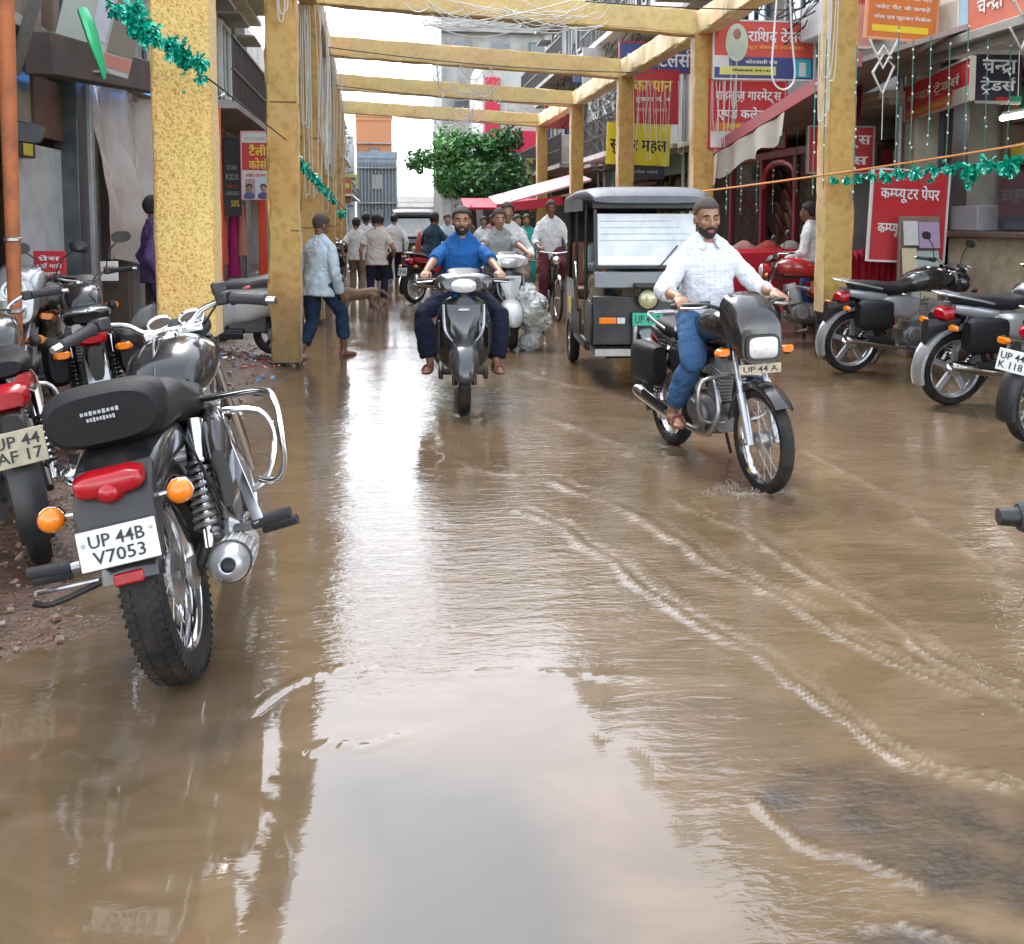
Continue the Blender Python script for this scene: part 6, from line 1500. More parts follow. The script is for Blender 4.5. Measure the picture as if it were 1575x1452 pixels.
# red posts between the canopy posts, hung clothes
ro = mk('red_orange_paint',(.72,.055,.01),.4,var=.06)
for x,Y,zt,lb in ((334,11.9,2.78,'nearer red orange post beside the brocade post'),(404,16.2,2.4,'red orange post standing under the red and yellow poster')):
    p = atY(x,340,Y); t = thing('red_post',lb,'post',(p.x,Y,0)); MB().box((0,0,zt/2),(.12,.12,zt)).build('shaft', ro, t, bevel=.012); MB().box((0,0,.06),(.2,.2,.12)).build('foot', IRON, t, bevel=.01)
t = thing('clothes_rail','rail of bright dresses hung outside the left shop','clothes rail',(-2.55,16.4,0))
MB().tube([(-.55,0,0),(-.55,0,1.75),(.35,0,1.75),(.35,0,0)],.018,8).build('rail', K['steel'], t)
def dress(par, x, c, L, w):
    q = MB(); rg = []
    for k in range(9):
        f = k/8; ww = w*(.55+.5*f) if f>.12 else w*.8; rg.append([V(x+math.cos(a_)*ww*(1+.12*math.sin(5*a_+k)), math.sin(a_)*.06*(1+.5*f), 1.70-L*f) for a_ in [2*math.pi*j/16 for j in range(16)]])
    return q.loft(rg).build('dress', c, par)
for x,c_,L,w in ((-.42,cloth('yellow',(.70,.50,.03)),1.05,.11),(-.22,cloth('cream',(.62,.55,.45)),.7,.09),(-.05,cloth('coral',(.72,.16,.10)),.95,.13),(.14,cloth('magenta',(.42,.03,.16)),1.15,.10),(.28,cloth('peach',(.65,.28,.2)),.8,.08)): dress(t,x,c_,L,w)
for x,Y,zc,lb in ((355,14.6,2.6,'grey meter box on the left wall above the black board'),(384,17.5,2.95,'pale meter box above the red and yellow poster')):
    p = atX(x,340,-2.98); t = thing('meter_box',lb,'meter box',(p.x,p.y,zc)); MB().box((0,0,0),(.16,.40,.55)).build('case', TIN if x<360 else PL[1], t, bevel=.02); MB().box((.085,0,.08),(.012,.26,.20)).build('window', GLASS, t)
# ------------------------------------------------------------------ right shops
stone = mk('beige_stone_cladding',(.46,.39,.27),.5,var=.2,scale=4,dirt=(.24,.19,.11),damt=.7,dscale=6,bump=.25,bscale=15)
t = thing('shop_counter','beige stone clad counter at the front of the dark right hand shop','counter',(6.55,9.35,0))
MB().box((0,0,.68),(.5,2.6,1.2)).build('base', stone, t, bevel=.01); MB().box((-.05,0,1.31),(.7,2.7,.06)).build('top', mk('brown_granite',(.12,.08,.06),.25,var=.4,scale=40), t, bevel=.01)
MB().box((-.05,-.5,1.65),(.4,1.3,.58)).build('display_case', GLASS, t, bevel=.006); MB().box((-.06,.8,1.48),(.35,.55,.27)).build('stock_box', mk('grey_carton',(.30,.30,.31),.7), t, bevel=.01)
a, b = atX(1541,182,6.9), atX(1620,168,6.9)
t = thing('tube_light','lit white tube inside the dark right hand shop','lamp',(a+b)/2); MB().tube([a-(a+b)/2,b-(a+b)/2],.03,10).build('tube', mk('white_tube',(.8,.8,.8),.3,emit=(1,1,1,5)), t); MB().bar(a-(a+b)/2+V(.02,0,.05),b-(a+b)/2+V(.02,0,.05),.06,.04).build('fitting', TIN, t)
p = atX(1455,340,6.42)
t = thing('pillar','blue and dark painted steel pillar between the banner and the stone counter','pillar',(6.42,p.y,0)); MB().box((0,0,1.7),(.16,.18,3.4)).build('column', mk('blue_steel',(.06,.14,.22),.4,.3,dirt=(.2,.15,.12),damt=.5), t, bevel=.008); MB().box((-.02,-.18,1.7),(.2,.18,3.4)).build('column_edge', IRON, t, bevel=.008)
MB_ = MB()
a, b = atX(1440,92,6.3), atX(1600,28,6.3); 
tag(MB().box(((a.x+b.x)/2,(a.y+b.y)/2,(a.z+b.z)/2+.20),(.20,abs(a.y-b.y)+.1,.62)).build('fascia', PL[1], bevel=.01), 'weathered cream fascia above the dark shop at the top right', 'fascia')
# shelf goods inside the right shops
def shelves(label, X, Y0, Y1, seed, cols_, z0=.3, z1=2.6):
    r = random.Random(seed); t = thing('shop_shelves', label, 'shelves', (X,(Y0+Y1)/2,0)); L = Y1-Y0; s = MB()
    nz_ = 6
    for k in range(nz_+1): s.box((0,0,z0+(z1-z0)*k/nz_),(.32,L,.03))
    for y in (-L/2,0,L/2): s.box((.02,y,(z0+z1)/2),(.33,.03,z1-z0+.05))
    s.build('rack', wd, t); ms = [MB() for _ in cols_]
    for k in range(nz_):
        y = -L/2+.05
        while y < L/2-.25:
            w = r.uniform(.08,.24); h = r.uniform(.12,(z1-z0)/nz_-.06); ms[r.randrange(len(ms))].box((-.02+r.uniform(-.03,.03),y+w/2,z0+(z1-z0)*k/nz_+.017+h/2),(.24,w*.93,h)); y += w
    for mb, c in zip(ms, cols_):
        if mb.v: tag(mb.build('goods', c, t, bevel=.004), kind='stuff')
GD = [mk('goods_'+n,c,.5) for n,c in (('red',(.40,.03,.03)),('white',(.5,.5,.48)),('blue',(.05,.1,.28)),('yellow',(.5,.35,.04)),('brown',(.14,.08,.05)),('green',(.04,.2,.08)))]
shelves('shelves of packets at the back of the dark shop behind the stone counter', 7.6, 8.2, 11.2, 3, GD, z1=3.1)
shelves('shelves of red and white goods behind the red banner', 7.1, 11.9, 13.4, 4, GD[:2]+GD[:1]+GD[4:5])
shelves('shelves deep inside the shop under the yellow sign', 7.2, 21, 26, 5, GD)
shelves('shelves inside the shaded left shop behind the plastic sheet', -4.8, 9, 12.6, 6, GD[3:5]+GD[:1])
# red draped cloth under the banner, magazine rack
def drape(label, x0, y0, x1, y1, Y, m, name='cloth_drape'):
    a, b = atY(x0,y0,Y), atY(x1,y1,Y); n, k = 40, 10; vs = []
    for i in range(n+1):
        for j in range(k+1): vs.append((a.x+(b.x-a.x)*i/n, Y+.05*math.sin(i*1.3)+.02*math.sin(i*2.9+j*.3), a.z+(b.z-a.z)*j/k))
    o = MB().add(vs,[(i*(k+1)+j,(i+1)*(k+1)+j,(i+1)*(k+1)+j+1,i*(k+1)+j+1) for i in range(n) for j in range(k)]).build(name, m, smooth=80)
    s = o.modifiers.new('t','SOLIDIFY'); s.thickness = .012
    return tag(o, label, 'cloth')
dred = cloth('deep_red',(.36,.012,.03)); drape('deep red cloth hanging in folds below the red banner', 1298, 385, 1380, 500, 10.5, dred)
drape('dark red curtain behind the near right post', 1300, 100, 1322, 190, 11.9, dred)
t = thing('magazine_rack','pale rack of newspapers in front of the red banner','rack',(atY(1415,430,9.95).x,9.95,0))
MB().box((0,.06,.75),(.46,.04,1.5)).box((-.2,-.06,.4),(.04,.2,.8)).box((.2,-.06,.4),(.04,.2,.8)).build('stand', wd, t, bevel=.006)
pp = [mk('newsprint',(.52,.53,.50),.8,var=.2,scale=25),mk('paper_violet',(.36,.27,.40),.7,var=.2,scale=25),mk('paper_green',(.34,.42,.38),.7,var=.2,scale=25),mk('paper_buff',(.55,.46,.30),.8,var=.2,scale=20)]
for i,(x,z,w,h,m) in enumerate(((-.13,1.32,.16,.26,0),(.08,1.30,.24,.28,1),(-.14,1.02,.16,.28,3),(.07,.98,.26,.30,2),(-.12,.70,.2,.26,0),(.1,.66,.22,.26,3),(-.02,.38,.3,.24,2))): MB().box((x,-.01-.035*(1.4-z),z),(w,.012,h),(R(-8),0,R(rnd.uniform(-3,3)))).build('newspaper', pp[m], t)
# shoe shop: awning, sign board on the wall, frames and shoes hanging in rows
q = []
for x,y,X in ((1092,233,5.0),(1326,88,5.0)): q.append(atX(x,y,X))
aw = thing('awning','red edged sloping awning of the shoe shop beside the second right post','awning',(0,0,0))
a, b = q
pk = mk('awning_pink_edge',(.52,.13,.14),.6,dirt=(.3,.2,.2),damt=.4)
MB().add([a,b,b+V(1.4,0,.45),a+V(1.4,0,.35),a-V(0,0,.05),b-V(0,0,.05),b+V(1.4,0,.39),a+V(1.4,0,.30)],[(0,1,2,3),(4,7,6,5),(0,4,5,1),(1,5,6,2),(2,6,7,3),(3,7,4,0)]).build('canvas', mk('awning_canvas',(.42,.38,.36),.8,dirt=(.22,.18,.16),damt=.6), aw)
MB().bar(a+V(-.03,0,-.02),b+V(-.03,0,-.02),.05,.16).build('edge_band', pk, aw)
vs=[]; n=26
va, vb = a+V(-.05,0,-.12), a.lerp(b,.62)+V(-.05,0,-.12)
for i in range(n+1):
    p = va.lerp(vb,i/n); d = .42 - .12*(i/n) + .03*math.sin(i*1.2)
    vs += [p+V(.02*math.sin(i*.9),0,0), p+V(.05*math.sin(i*.9),0,-d)]
MB().add(vs,[(2*i,2*i+2,2*i+3,2*i+1) for i in range(n)]).build('valance', mk('valance_cream',(.58,.55,.47),.8,dirt=(.33,.30,.24),damt=.5), aw, smooth=80)
fr_ = mk('maroon_frame',(.20,.02,.035),.4)
t = thing('shoe_shop_window','maroon framed glass front of the shoe shop','shop window',(6.5,16.6,0)); f = MB()
for y in (-2.9,-1.6,-.2,1.3,2.9): f.box((0,y,1.35),(.10,.10,2.4))
f.box((0,0,2.55),(.12,5.9,.12)).box((0,0,.45),(.12,5.9,.5)); f.build('frame', fr_, t, bevel=.006)
gl = mk('show_window',(.05,.045,.045),.06,trans=0,alpha=.35,spec=.8)
for y,w in ((-2.25,1.2),(.55,1.4),(2.1,1.5)): MB().box((0,y,1.6),(.012,w,1.78)).build('pane', gl, t)
ar = MB(); ar.tube([(0,-1.55,2.0),(0,-1.45,2.3),(0,-.9,2.42),(0,-.35,2.3),(0,-.25,2.0)],.05,8,sub=4); ar.build('arch', mk('arch_red',(.38,.03,.03),.4), t)
shm = [mk('shoe_'+n,c,.35,coat=.3) for n,c in (('brown',(.14,.05,.03)),('black',(.02,.018,.02)),('tan',(.30,.15,.08)),('maroon',(.22,.02,.03)),('pale',(.48,.42,.40)))]
def shoe(m):
    o = MB().body([((-.12,0,.04),.03,.04,2.5),((-.08,0,.05),.04,.055,2.5),((.0,0,.045),.038,.045,2.5),((.08,0,.03),.045,.03,2.4),((.14,0,.022),.03,.018,2.2)],12).build('shoe', m)
    return tag(o, 'one of many dark shoes hung in rows in the shoe shop window', 'shoe', 'shoes hung in rows')
pr_ = [shoe(m) for m in shm]; used = set()
for yi in range(11):
    for zi in range(7):
        if rnd.random() < .12: continue
        k = rnd.choice([0,0,1,1,2,3,3,4 if yi < 3 else 3]); o = pr_[k]
        if k in used: o = o.copy(); COL.objects.link(o)
        used.add(k); o.location = (6.72+rnd.uniform(-.02,.03), 14.0+yi*.46+rnd.uniform(-.06,.06), 1.05+zi*.20); o.rotation_euler = (rnd.uniform(-.2,.2), R(-65)+rnd.uniform(-.2,.2), R(180)+rnd.uniform(-.3,.3)); o.scale = (1.0,1,1)
for k,o in enumerate(pr_):
    if k not in used: bpy.data.objects.remove(o)
tag(MB().box((6.9,16.6,1.6),(.03,5.6,2.2)).build('display_board', mk('display_maroon',(.07,.03,.03),.7,dirt=(.15,.08,.07),damt=.5,dscale=6)), 'dark display board behind the hanging shoes', 'board')
# far right: small shop awnings, market umbrella
t = thing('market_canopy','pink and white striped market canopy beside the tree','canopy',(4.1,25.5,0)); 
for sx in (-.9,.9):
    for sy,zt in ((-.8,2.0+.2*(sx>0)),(.8,2.2+.2*(sx>0))): MB().tube([(sx,sy,0),(sx,sy,zt)],.03,8).build('pole', K['steel'], t)
MB().add([(-1.3,-1.0,1.85),(1.1,-1.0,2.5),(1.1,1.0,2.75),(-1.3,1.0,2.1),(-1.3,-1.0,1.80),(1.1,-1.0,2.45),(1.1,1.0,2.7),(-1.3,1.0,2.05)],[(0,1,2,3),(4,7,6,5),(0,4,5,1),(1,5,6,2),(2,6,7,3),(3,7,4,0)]).build('sheet', mk('canopy_pink',(.70,.36,.40),.6), t)
MB().bar((-1.3,-1.02,1.76),(1.1,-1.02,2.05),.02,.22).build('valance', mk('canopy_red',(.50,.02,.05),.6), t)
t = thing('market_canopy','low red awning over the stalls below the tree','canopy',(3.6,29,0)); MB().box((0,0,1.95),(2.6,1.4,.08),(R(12),0,0)).build('sheet', mk('canopy_red',(.50,.02,.05),.6), t); [MB().tube([(q_,-.6,0),(q_,-.6,1.9)],.025,8).build('pole', K['steel'], t) for q_ in (-1.1,1.1)]
t = thing('stall_roof','brown tin stall roof seen past the far right posts','roof',(5.3,24,0)); MB().box((0,0,2.2),(1.8,4,.06),(0,R(-8),0)).build('sheet', mk('rust_tin',(.32,.16,.10),.6,dirt=(.2,.18,.16),damt=.6), t); [MB().tube([(-.8,q_,0),(-.8,q_,2.1)],.03,8).build('pole', IRON, t) for q_ in (-1.9,1.9)]

# ------------------------------------------------------------------ vehicles
cr1 = cruiser('motorcycle','big black cruiser motorcycle with plate UP44B V7053 parked at the left in front',(-.635,3.836,0),R(90.5),R(-11.6),.966)
RM = dict(loc=(1.932,5.561,0), rz=R(-82.8), sc=.945)
bk = moto('motorcycle','black motorcycle with headlamp cowl ridden through the water by the man in white', RM['loc'], RM['rz'], sc=RM['sc'], lean=R(1.9), cowl=True, frontplate='UP 44 A', mirrors=False, alloy=False)
SM = dict(loc=(.626,7.92,0), rz=R(-93.5), sc=.988)
sc1 = scooter('scooter','dark grey scooter ridden straight on by the man in the blue shirt', SM['loc'], SM['rz'], K['grey'], sc=SM['sc'])
er = erickshaw('rickshaw','black battery rickshaw with white windscreen and green plate beside the motorcyclist',(2.302,9.094,0),R(-95.2))
dup(er,'black battery rickshaw far off behind the white shirted walker',(.75,25,0),R(-92))
pb1 = moto('motorcycle','black parked motorcycle with silver grab rail beside the near right post',(5.05,8.99,0),R(6),lean=R(6),cowl=False,mirrors=True,alloy=True,platelines=('UP 44','L 2210'),panel=K['silver'])
pb2 = dup(pb1,'parked motorcycle with saddlebags nearest the stone counter',(5.05,7.30,0),R(8),lean=R(6))
pb3 = moto('motorcycle','parked motorcycle cut by the right edge with round red tail lamp and white plate',(4.78,6.12,0),R(22),paint=K['grey'],lean=R(6),alloy=False,bag=False,mirrors=False,platelines=('UP 44','K 118'))
rb = moto('motorcycle','red motorcycle parked behind the near right post',(5.0,11.1,0),R(172),paint=K['red'],lean=R(6),bag=False,alloy=True)
rw = moto('motorcycle','red and white sporty motorcycle with muddy plate at the left edge',(-1.70,4.93,0),R(112),paint=K['black'],panel=K['white'],tailp=K['red'],lean=R(-9),bag=False,rack=False,pback=K['plateY'],platelines=('UP 44','AF 17'),alloy=True,mirrors=False)
lb = moto('motorcycle','black and silver motorcycle facing the street by the rusty pole, round emblem on its cowl',(-2.62,7.45,.04),R(-82),paint=K['silver'],lean=R(-7),cowl=True,bag=False,alloy=True,mirrors=True,panel=K['black'])
# round three-armed emblem on the cowl
em = MB()
for i in range(3): em.bar((0,0,0),(0,math.cos(i*2.1)*.06,math.sin(i*2.1)*.06),.007,.020)
em.tube([(0,math.cos(a_)*.068,math.sin(a_)*.068) for a_ in [2*math.pi*k/20 for k in range(20)]],.011,6,loop=True)
cw0 = [c for c in lb.children if c.name.startswith('headlamp_cowl')][0]
MB().lathe([(.001,.02),(.06,.018),(.105,.005),(.115,-.03)],(0,0,0),(1,0,0),24).build('cowl_disc', K['satin'], cw0); dsc = cw0.children[-1]; dsc.location = (.632,0,.950); dsc.rotation_euler = (0,R(-32),0)
eo = em.build('emblem', K['wtext'], cw0); eo.location = (.654,0,.963); eo.rotation_euler = (0,R(-32),0)
lb2 = dup(pb1,'black motorcycle with wide seat parked close behind the cruiser',(-1.88,6.85,.03),R(108),lean=R(-7))
ws_ = scooter('scooter','white scooter with grey seat parked behind the brocade post',(-1.78,10.7,.03),R(178),K['white'],lean=R(-5),under=K['white'],seatm=mk('grey_vinyl',(.10,.105,.11),.5))
eg = dup(bk,'motorcycle at the far right edge of which only a dark bar end shows',(.992,.772,0),R(56),sc=1.0)
far1 = dup(rb,'red motorcycle ridden away by the man in dark blue',(.95,17.9,0),R(48))
far2 = dup(pb3,'parked motorcycle standing by the last left post, nearer of two',(-1.2,18.6,0),R(96),lean=R(6)); far3 = dup(pb1,'parked motorcycle standing beyond the left posts, farther of two',(-1.1,22.5,0),R(80),lean=R(6))
mp = scooter('scooter','white fronted scooter loaded with white sacks behind the blue shirted rider',(1.40,11.6,0),R(-88),K['white'],under=K['black'])
bc = bicycle('bicycle','black bicycle pedalled by the man in a white shirt and maroon trousers',(2.50,14.6,0),R(-90))
def strip(o, kind):
    for c in list(o.children):
        if c.name.startswith(kind):
            for g_ in list(c.children): bpy.data.objects.remove(g_)
            bpy.data.objects.remove(c)
for o in (pb1, pb2, lb2, far3, far2): strip(o, 'number_plate')
# white sacks on the scooter
def sack(label, c, balls, seed):
    mb = MB()
    for p_, r3 in balls: mb.ell(p_, r3, nu=20, nv=14)
    o = remesh(mb, 'sack', mk('white_sack',(.62,.63,.60),.6,bump=.5,bscale=45,dirt=(.40,.41,.35),damt=.4), None, .014, 3, 0)
    me = o.data
    for v in me.vertices:
        p = v.co*5 + V(seed,0,0); v.co += v.normal*(.045*noise.noise(p) + .030*(abs(noise.noise(p*2.3))*-2+.5) + .012*noise.noise(p*6))
    o.location = c
    return tag(o, label, 'sack')
sack('big white sack slung on the scooter behind the blue shirted rider', atY(818,478,11.1), [((0,0,0),(.19,.28,.24)),((-.06,.05,.13),(.15,.26,.17)),((.06,-.04,-.12),(.16,.22,.17))], 1)
sack('smaller white sack hanging below the big one', atY(815,526,11.0), [((0,0,0),(.14,.15,.11)),((.05,0,.05),(.10,.12,.10))], 5)
t = tag(MB().body([((0,0,-.2),.10,.16,2.5),((.05,0,0),.16,.24,2.6),((.1,0,.14),.13,.12,2.4)],18).build('bag', cloth('rust_red',(.45,.09,.06)), smooth=60), 'rust red bag tied behind the man in dark blue', 'bag'); t.location = (.55,17.5,1.02)
# red covered cart bench and bundles at the shoe shop
t = thing('bench','red padded bench back on a cart outside the shoe shop','bench',(4.9,12.3,-.32),R(4))
MB().body([((0,0,1.06),.72,.30,6),((.05,0,1.08),.76,.33,6),((.14,0,1.10),.74,.31,5)],26,).build('backrest', cloth('bench_red',(.50,.022,.035)), t); bpy.data.objects[t.children[0].name].rotation_euler = (0,0,R(90))
MB().box((0,-.2,.70),(1.5,.6,.12)).build('seat', mk('bench_grey',(.16,.18,.20),.5), t, bevel=.03)
q = MB()
for sx in (-.65,.65):
    for sy in (-.4,.1): MB().tube([(sx,sy,0.25),(sx,sy,.70)],.025,8).build('leg', IRON, t)
t = thing('table','cloth covered table of folded goods before the shoe shop','table',(5.55,13.8,0)); MB().box((0,0,.86),(1.4,.8,.05)).build('top', wd, t, bevel=.006); q = MB()
for sx in (-.6,.6):
    for sy in (-.3,.3): MB().tube([(sx,sy,0),(sx,sy,.85)],.025,8).build('leg', IRON, t)
for i,(x,c_,lb_) in enumerate(((-.35,(.55,.28,.25),'folded pink bundle on the table, left one'),(.02,(.5,.07,.05),'folded red bundle on the table, middle one'),(.36,(.45,.44,.40),'folded pale bundle on the table, right one'))):
    o = MB().body([((x-.17,0,.98),.20,.09,3),((x,0,1.03),.24,.14,3),((x+.17,0,.98),.2,.09,3)],16).build('cloth_bundle', cloth('bundle%d'%i,c_)); o.location = (5.55,13.8,0); tag(o, lb_, 'bundle')
# ------------------------------------------------------------------ people in the street
def check_cloth():
    m = cloth('white_check',(.68,.70,.73),damt=.12); t = m.node_tree; N = t.nodes; L = t.links; b = N['Principled BSDF']
    tc = N.new('ShaderNodeTexCoord'); sx = N.new('ShaderNodeSeparateXYZ'); L.new(tc.outputs['Object'], sx.inputs[0]); outs = []
    for ax in ('Y','Z'):
        a = N.new('ShaderNodeMath'); a.operation = 'MULTIPLY'; a.inputs[1].default_value = 27; L.new(sx.outputs[ax], a.inputs[0])
        f = N.new('ShaderNodeMath'); f.operation = 'FRACT'; L.new(a.outputs[0], f.inputs[0])
        g = N.new('ShaderNodeMath'); g.operation = 'LESS_THAN'; g.inputs[1].default_value = .17; L.new(f.outputs[0], g.inputs[0]); outs.append(g)
    ad = N.new('ShaderNodeMath'); ad.operation = 'ADD'; L.new(outs[0].outputs[0], ad.inputs[0]); L.new(outs[1].outputs[0], ad.inputs[1])
    sc_ = N.new('ShaderNodeMath'); sc_.operation = 'MULTIPLY'; sc_.inputs[1].default_value = .22; L.new(ad.outputs[0], sc_.inputs[0])
    old = b.inputs['Base Color'].links[0].from_socket; mx = N.new('ShaderNodeMix'); mx.data_type = 'RGBA'; mx.inputs['B'].default_value = (.30,.34,.45,1)
    L.new(old, mx.inputs['A']); L.new(sc_.outputs[0], mx.inputs['Factor']); L.new(mx.outputs['Result'], b.inputs['Base Color'])
    return m
C_ = dict(check=check_cloth(), blue=cloth('blue_tee',(.012,.095,.29)), navy=cloth('navy_trousers',(.012,.014,.032)), jeans=cloth('blue_jeans',(.045,.115,.24)), djeans=cloth('dark_jeans',(.022,.045,.085)), lblue=cloth('pale_blue',(.50,.60,.66)), white=cloth('white',(.70,.71,.70)), beige=cloth('beige_white',(.62,.56,.50)), grey=cloth('grey_shirt',(.32,.33,.31)), dblue=cloth('dark_blue',(.025,.05,.075)), maroon=cloth('maroon',(.13,.035,.045)), teal=cloth('turquoise',(.03,.38,.36)), black=cloth('charcoal',(.03,.03,.033)), khaki=cloth('khaki',(.25,.21,.15)), violet=cloth('violet',(.10,.06,.16)), pink=cloth('pink_cloth',(.55,.20,.26)))
def rider(label, M, k, pelvis, hands, feet, **kw):
    """person sharing a vehicle's place; targets given in the vehicle's own metres"""
    f = M['sc']/k
    return person(label, M['loc'], M['rz'], sc=k, pelvis=V(*pelvis)*f, hands={s:V(*hands(s))*f for s in (-1,1)}, feet={s:V(*feet(s))*f for s in (-1,1)}, **kw)
rider('bearded man in white checked shirt and jeans riding the black motorcycle', RM, .915, (-.17,.04,.915), lambda s:(.205,s*.315,1.095), lambda s:(-.09,s*.23,.375), shirt=C_['check'], pants=C_['jeans'], lean=.07, head=(-.12,.13), sleeve='rolled', hem=.07, beard=1, hair=HAIRG, hairstyle='cap', shoe=mk('brown_leather',(.16,.05,.035),.45), vox=.011, hand_aim={s:(V(.95,s*.12,-.28),V(.3,0,-1)) for s in (-1,1)}, knees={s:V(1,s*.25,.1) for s in (-1,1)}, roll=R(1.9), trouser_end=.97)
rider('man with goatee in blue shirt and navy trousers riding the grey scooter', SM, .90, (-.34,0,.865), lambda s:(.19,s*.315,1.04), lambda s:(.04 if s>0 else .0,s*.27,.33), shirt=C_['blue'], pants=C_['navy'], lean=.10, head=(0,-.02), sleeve='elbow', hem=.03, beard=.8, vox=.011, hand_aim={s:(V(.95,s*.1,-.25),V(.3,0,-1)) for s in (-1,1)}, knees={s:V(.55,s*.8,.35) for s in (-1,1)}, elbows={s:V(-.4,s*.9,-.2) for s in (-1,1)}, collar=False, shoe=mk('brown_leather',(.16,.05,.035),.45), cuff=1.35)
g1 = gnd(492,552)
person('man in pale blue shirt and rolled jeans wading past the plain left post', (g1.x,g1.y,-.03), R(52), C_['lblue'], C_['djeans'], pelvis=(0,0,.88), lean=.09, feet={-1:V(.30,-.10,.12), 1:V(-.22,.10,.10)}, hands={-1:V(.10,-.24,.78), 1:V(.06,.24,.78)}, head=(-.25,.35), hem=.12, vox=.013, skin=1, hair=HAIRG, hairstyle='cap', trouser_end=.72, sc=.93, knees={-1:V(1,-.1,.2),1:V(1,.1,.3)}, cuff=1.1)
g2 = gnd(580,470)
person('man in beige white shirt and navy trousers walking away past the dog', (g2.x,g2.y,-.02), R(84), C_['beige'], cloth('dark_navy',(.022,.022,.05)), pelvis=(0,0,.89), feet={-1:V(.16,-.10,.12), 1:V(-.14,.10,.13)}, hands={-1:V(.20,-.30,.95), 1:V(.05,.28,.80)}, sleeve='half', hem=.12, vox=.016, skin=0, sc=.95, head=(.1,.1))
# ridden by others
rider('man in dark blue shirt riding the red motorcycle away', dict(loc=(.95,17.9,0),rz=R(48),sc=.945), .93, (-.17,0,.93), lambda s:(.235,s*.335,1.07), lambda s:(-.09,s*.23,.375), shirt=C_['dblue'], pants=C_['black'], lean=.2, vox=.018, skin=1)
rider('man in grey shirt with spectacles pushed up on his head riding the white fronted scooter', dict(loc=(1.40,11.6,0),rz=R(-88),sc=1), .93, (-.34,0,.86), lambda s:(.235,s*.335,1.02), lambda s:(.02,s*.20,.36), shirt=C_['grey'], pants=C_['black'], lean=.06, sleeve='half', vox=.016, skin=2, hair=HAIRG, head=(.05,.05))
rider('pillion passenger half hidden behind the grey shirted rider', dict(loc=(1.56,12.05,0),rz=R(-88),sc=1), .95, (-.34,0,.93), lambda s:(-.05,s*.25,1.0), lambda s:(.02,s*.20,.36), shirt=C_['white'], pants=C_['khaki'], lean=.0, vox=.02, skin=0, hair=HAIRG, head=(-.1,0))
rider('man in white shirt and maroon trousers pedalling the black bicycle', dict(loc=(2.50,14.6,0),rz=R(-90),sc=1), .97, (-.16,0,1.0), lambda s:(.20,s*.22,1.05), lambda s:(-.02,-.13,.24) if s<0 else (-.08,.13,.54), shirt=C_['white'], pants=C_['maroon'], lean=.12, vox=.016, skin=1, hair=HAIRG, hairstyle='cap', sleeve='rolled', head=(0,.1))
rider('rickshaw driver in grey shirt sitting behind the white windscreen', dict(loc=(2.302,9.094,0),rz=R(-95.2),sc=1), .93, (.08,-.22,.80), lambda s:(.52,-.15+s*.2,1.03), lambda s:(.50,-.22+s*.13,.53), shirt=cloth('slate',(.16,.19,.21)), pants=C_['khaki'], lean=.02, vox=.018, skin=1)
p = atY(1252,420,11.6)
person('man in white shirt standing behind the near right post', (p.x,11.6,.06), R(140), C_['white'], C_['jeans'], lean=.15, hands={-1:V(.35,-.25,1.0),1:V(.3,.25,.95)}, vox=.018, skin=1, sc=.95)
p = atX(240,400,-2.2)
person('figure in dark violet clothes at the edge of the plastic sheet', (p.x,p.y,.1), R(20), C_['violet'], C_['violet'], vox=.018, skin=1, sc=.93)
# crowd far down the street
CW = [(548,19.5,'white','khaki',80,'man in white shirt at the far left by the parked motorcycles'),(563,20.5,'white','violet',95,'man in white shirt just left of the beige shirted walker'),(585,22,'beige','black',80,'dark haired man in front of the far rickshaw, left'),(606,23,'white','navy',100,'man in white shirt walking towards the far rickshaw'),
 (668,20,'violet','violet',60,'person in violet behind the blue shirted rider'),(688,23,'lblue','navy',-80,'person in pale blue left of the rider\'s shoulder'),(744,22,'white','black',-95,'person in white right of the blue shirted rider\'s head'),(757,26,'pink','black',-90,'person in pink standing below the red awning'),(796,19,'white','khaki',-70,'person in white behind the grey shirted rider'),(810,19.8,'teal','teal',-95,'person in turquoise between the scooter and the bicycle'),
 (625,31,'dblue','black',90,'distant walker in dark blue, left of the tree'),(640,34,'white','black',90,'distant walker in white, left of the tree'),(720,30,'grey','black',-90,'distant person in grey under the tree'),(772,31,'lblue','navy',-90,'distant person in pale blue below the pink canopy'),(700,36,'white','navy',-90,'most distant person in white under the tree'),(565,38,'beige','black',90,'most distant walker at the left of the street')]
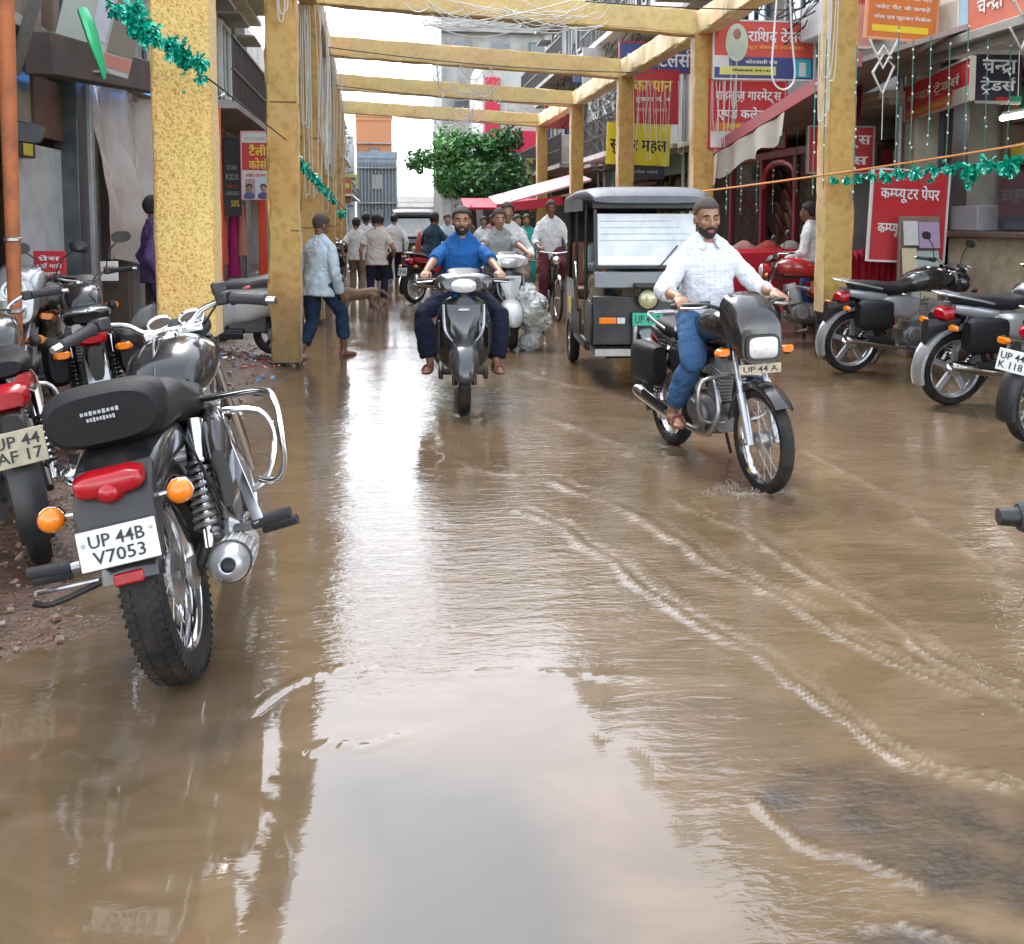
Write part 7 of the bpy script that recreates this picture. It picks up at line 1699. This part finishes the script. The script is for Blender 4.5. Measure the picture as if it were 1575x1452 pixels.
for i,(x,Y,a_,b_,rz_,lab) in enumerate(CW):
    p = atY(x,340,Y); w_ = rnd.uniform(.08,.2)*(1 if i%2 else -1)
    person(lab, (p.x,Y,-.02), R(rz_), C_[a_], C_[b_], pelvis=(0,0,.89), feet={-1:V(w_,-.1,.12),1:V(-w_,.1,.12)}, hands={-1:V(-w_,-.26,.80),1:V(w_,.26,.82)}, vox=.026, skin=i%3, sleeve=['half','long'][i%2], sc=rnd.uniform(.91,.98), group='people far down the street')
dog('brown street dog standing in the water behind the pale blue shirted man', gnd(548,492)+V(.05,0,-.03), R(178), .92)
# spectacles pushed up on the grey shirted rider's hair
t = thing('spectacles','spectacles pushed up on the grey shirted rider\'s hair','spectacles',atY(750,350,11.3)); 
for sd in (-1,1): MB().tube([(sd*.034+math.cos(q)*.028,0,math.sin(q)*.02) for q in [2*math.pi*k/14 for k in range(14)]],.004,5,loop=True).build('lens_rim', K['satin'], t)
MB().tube([(-.008,0,.004),(.008,0,.004)],.003,5).build('bridge', K['satin'], t)
# splashes at the front wheel: small tongues and drops of muddy water
sp = MB(); r_ = random.Random(5); c = gnd(1165,762)
for k in range(260):
    a_ = r_.uniform(2.0,6.0); d = .03 + r_.random()**.8*.17; x = c.x+math.cos(a_)*d*1.3-.03; y = c.y+math.sin(a_)*d*.55+.06; h = abs(r_.gauss(0,.034))*max(.15, 1.3-d*5.5); s_ = r_.uniform(.0018,.0055); ox, oy = math.cos(a_)*h*.6, math.sin(a_)*h*.3
    if r_.random()<.78: sp.tube([(x,y,-.006),(x+ox*.35,y+oy*.35,max(.003,h*.75)),(x+ox,y+oy,max(.004,h)),(x+ox*1.4,y+oy*1.4,max(.003,h*.8))],[s_*2.6,s_*1.3,s_*.8,s_*.2],6,flat=.5)
    else: sp.ell((x+ox*2,y,.008+h*1.5),(s_*.5,s_*.5,s_*.7),nu=8,nv=6)
for k in range(26):
    q_ = k/25; x = c.x-.17+.30*q_; y = c.y+.05-.075*math.sin(q_*3.14); sp.tube([(x,y,-.004),(x+.02,y-.004,.014+.010*r_.random()),(x+.035,y-.01,.002)],[.010,.006,.002],6)
tag(sp.build('splash', mk('splash_water',(.34,.27,.20),.10,spec=.8,alpha=.62), smooth=80), 'splash of muddy water thrown up by the ridden motorcycle\'s front wheel', 'splash', kind='stuff')
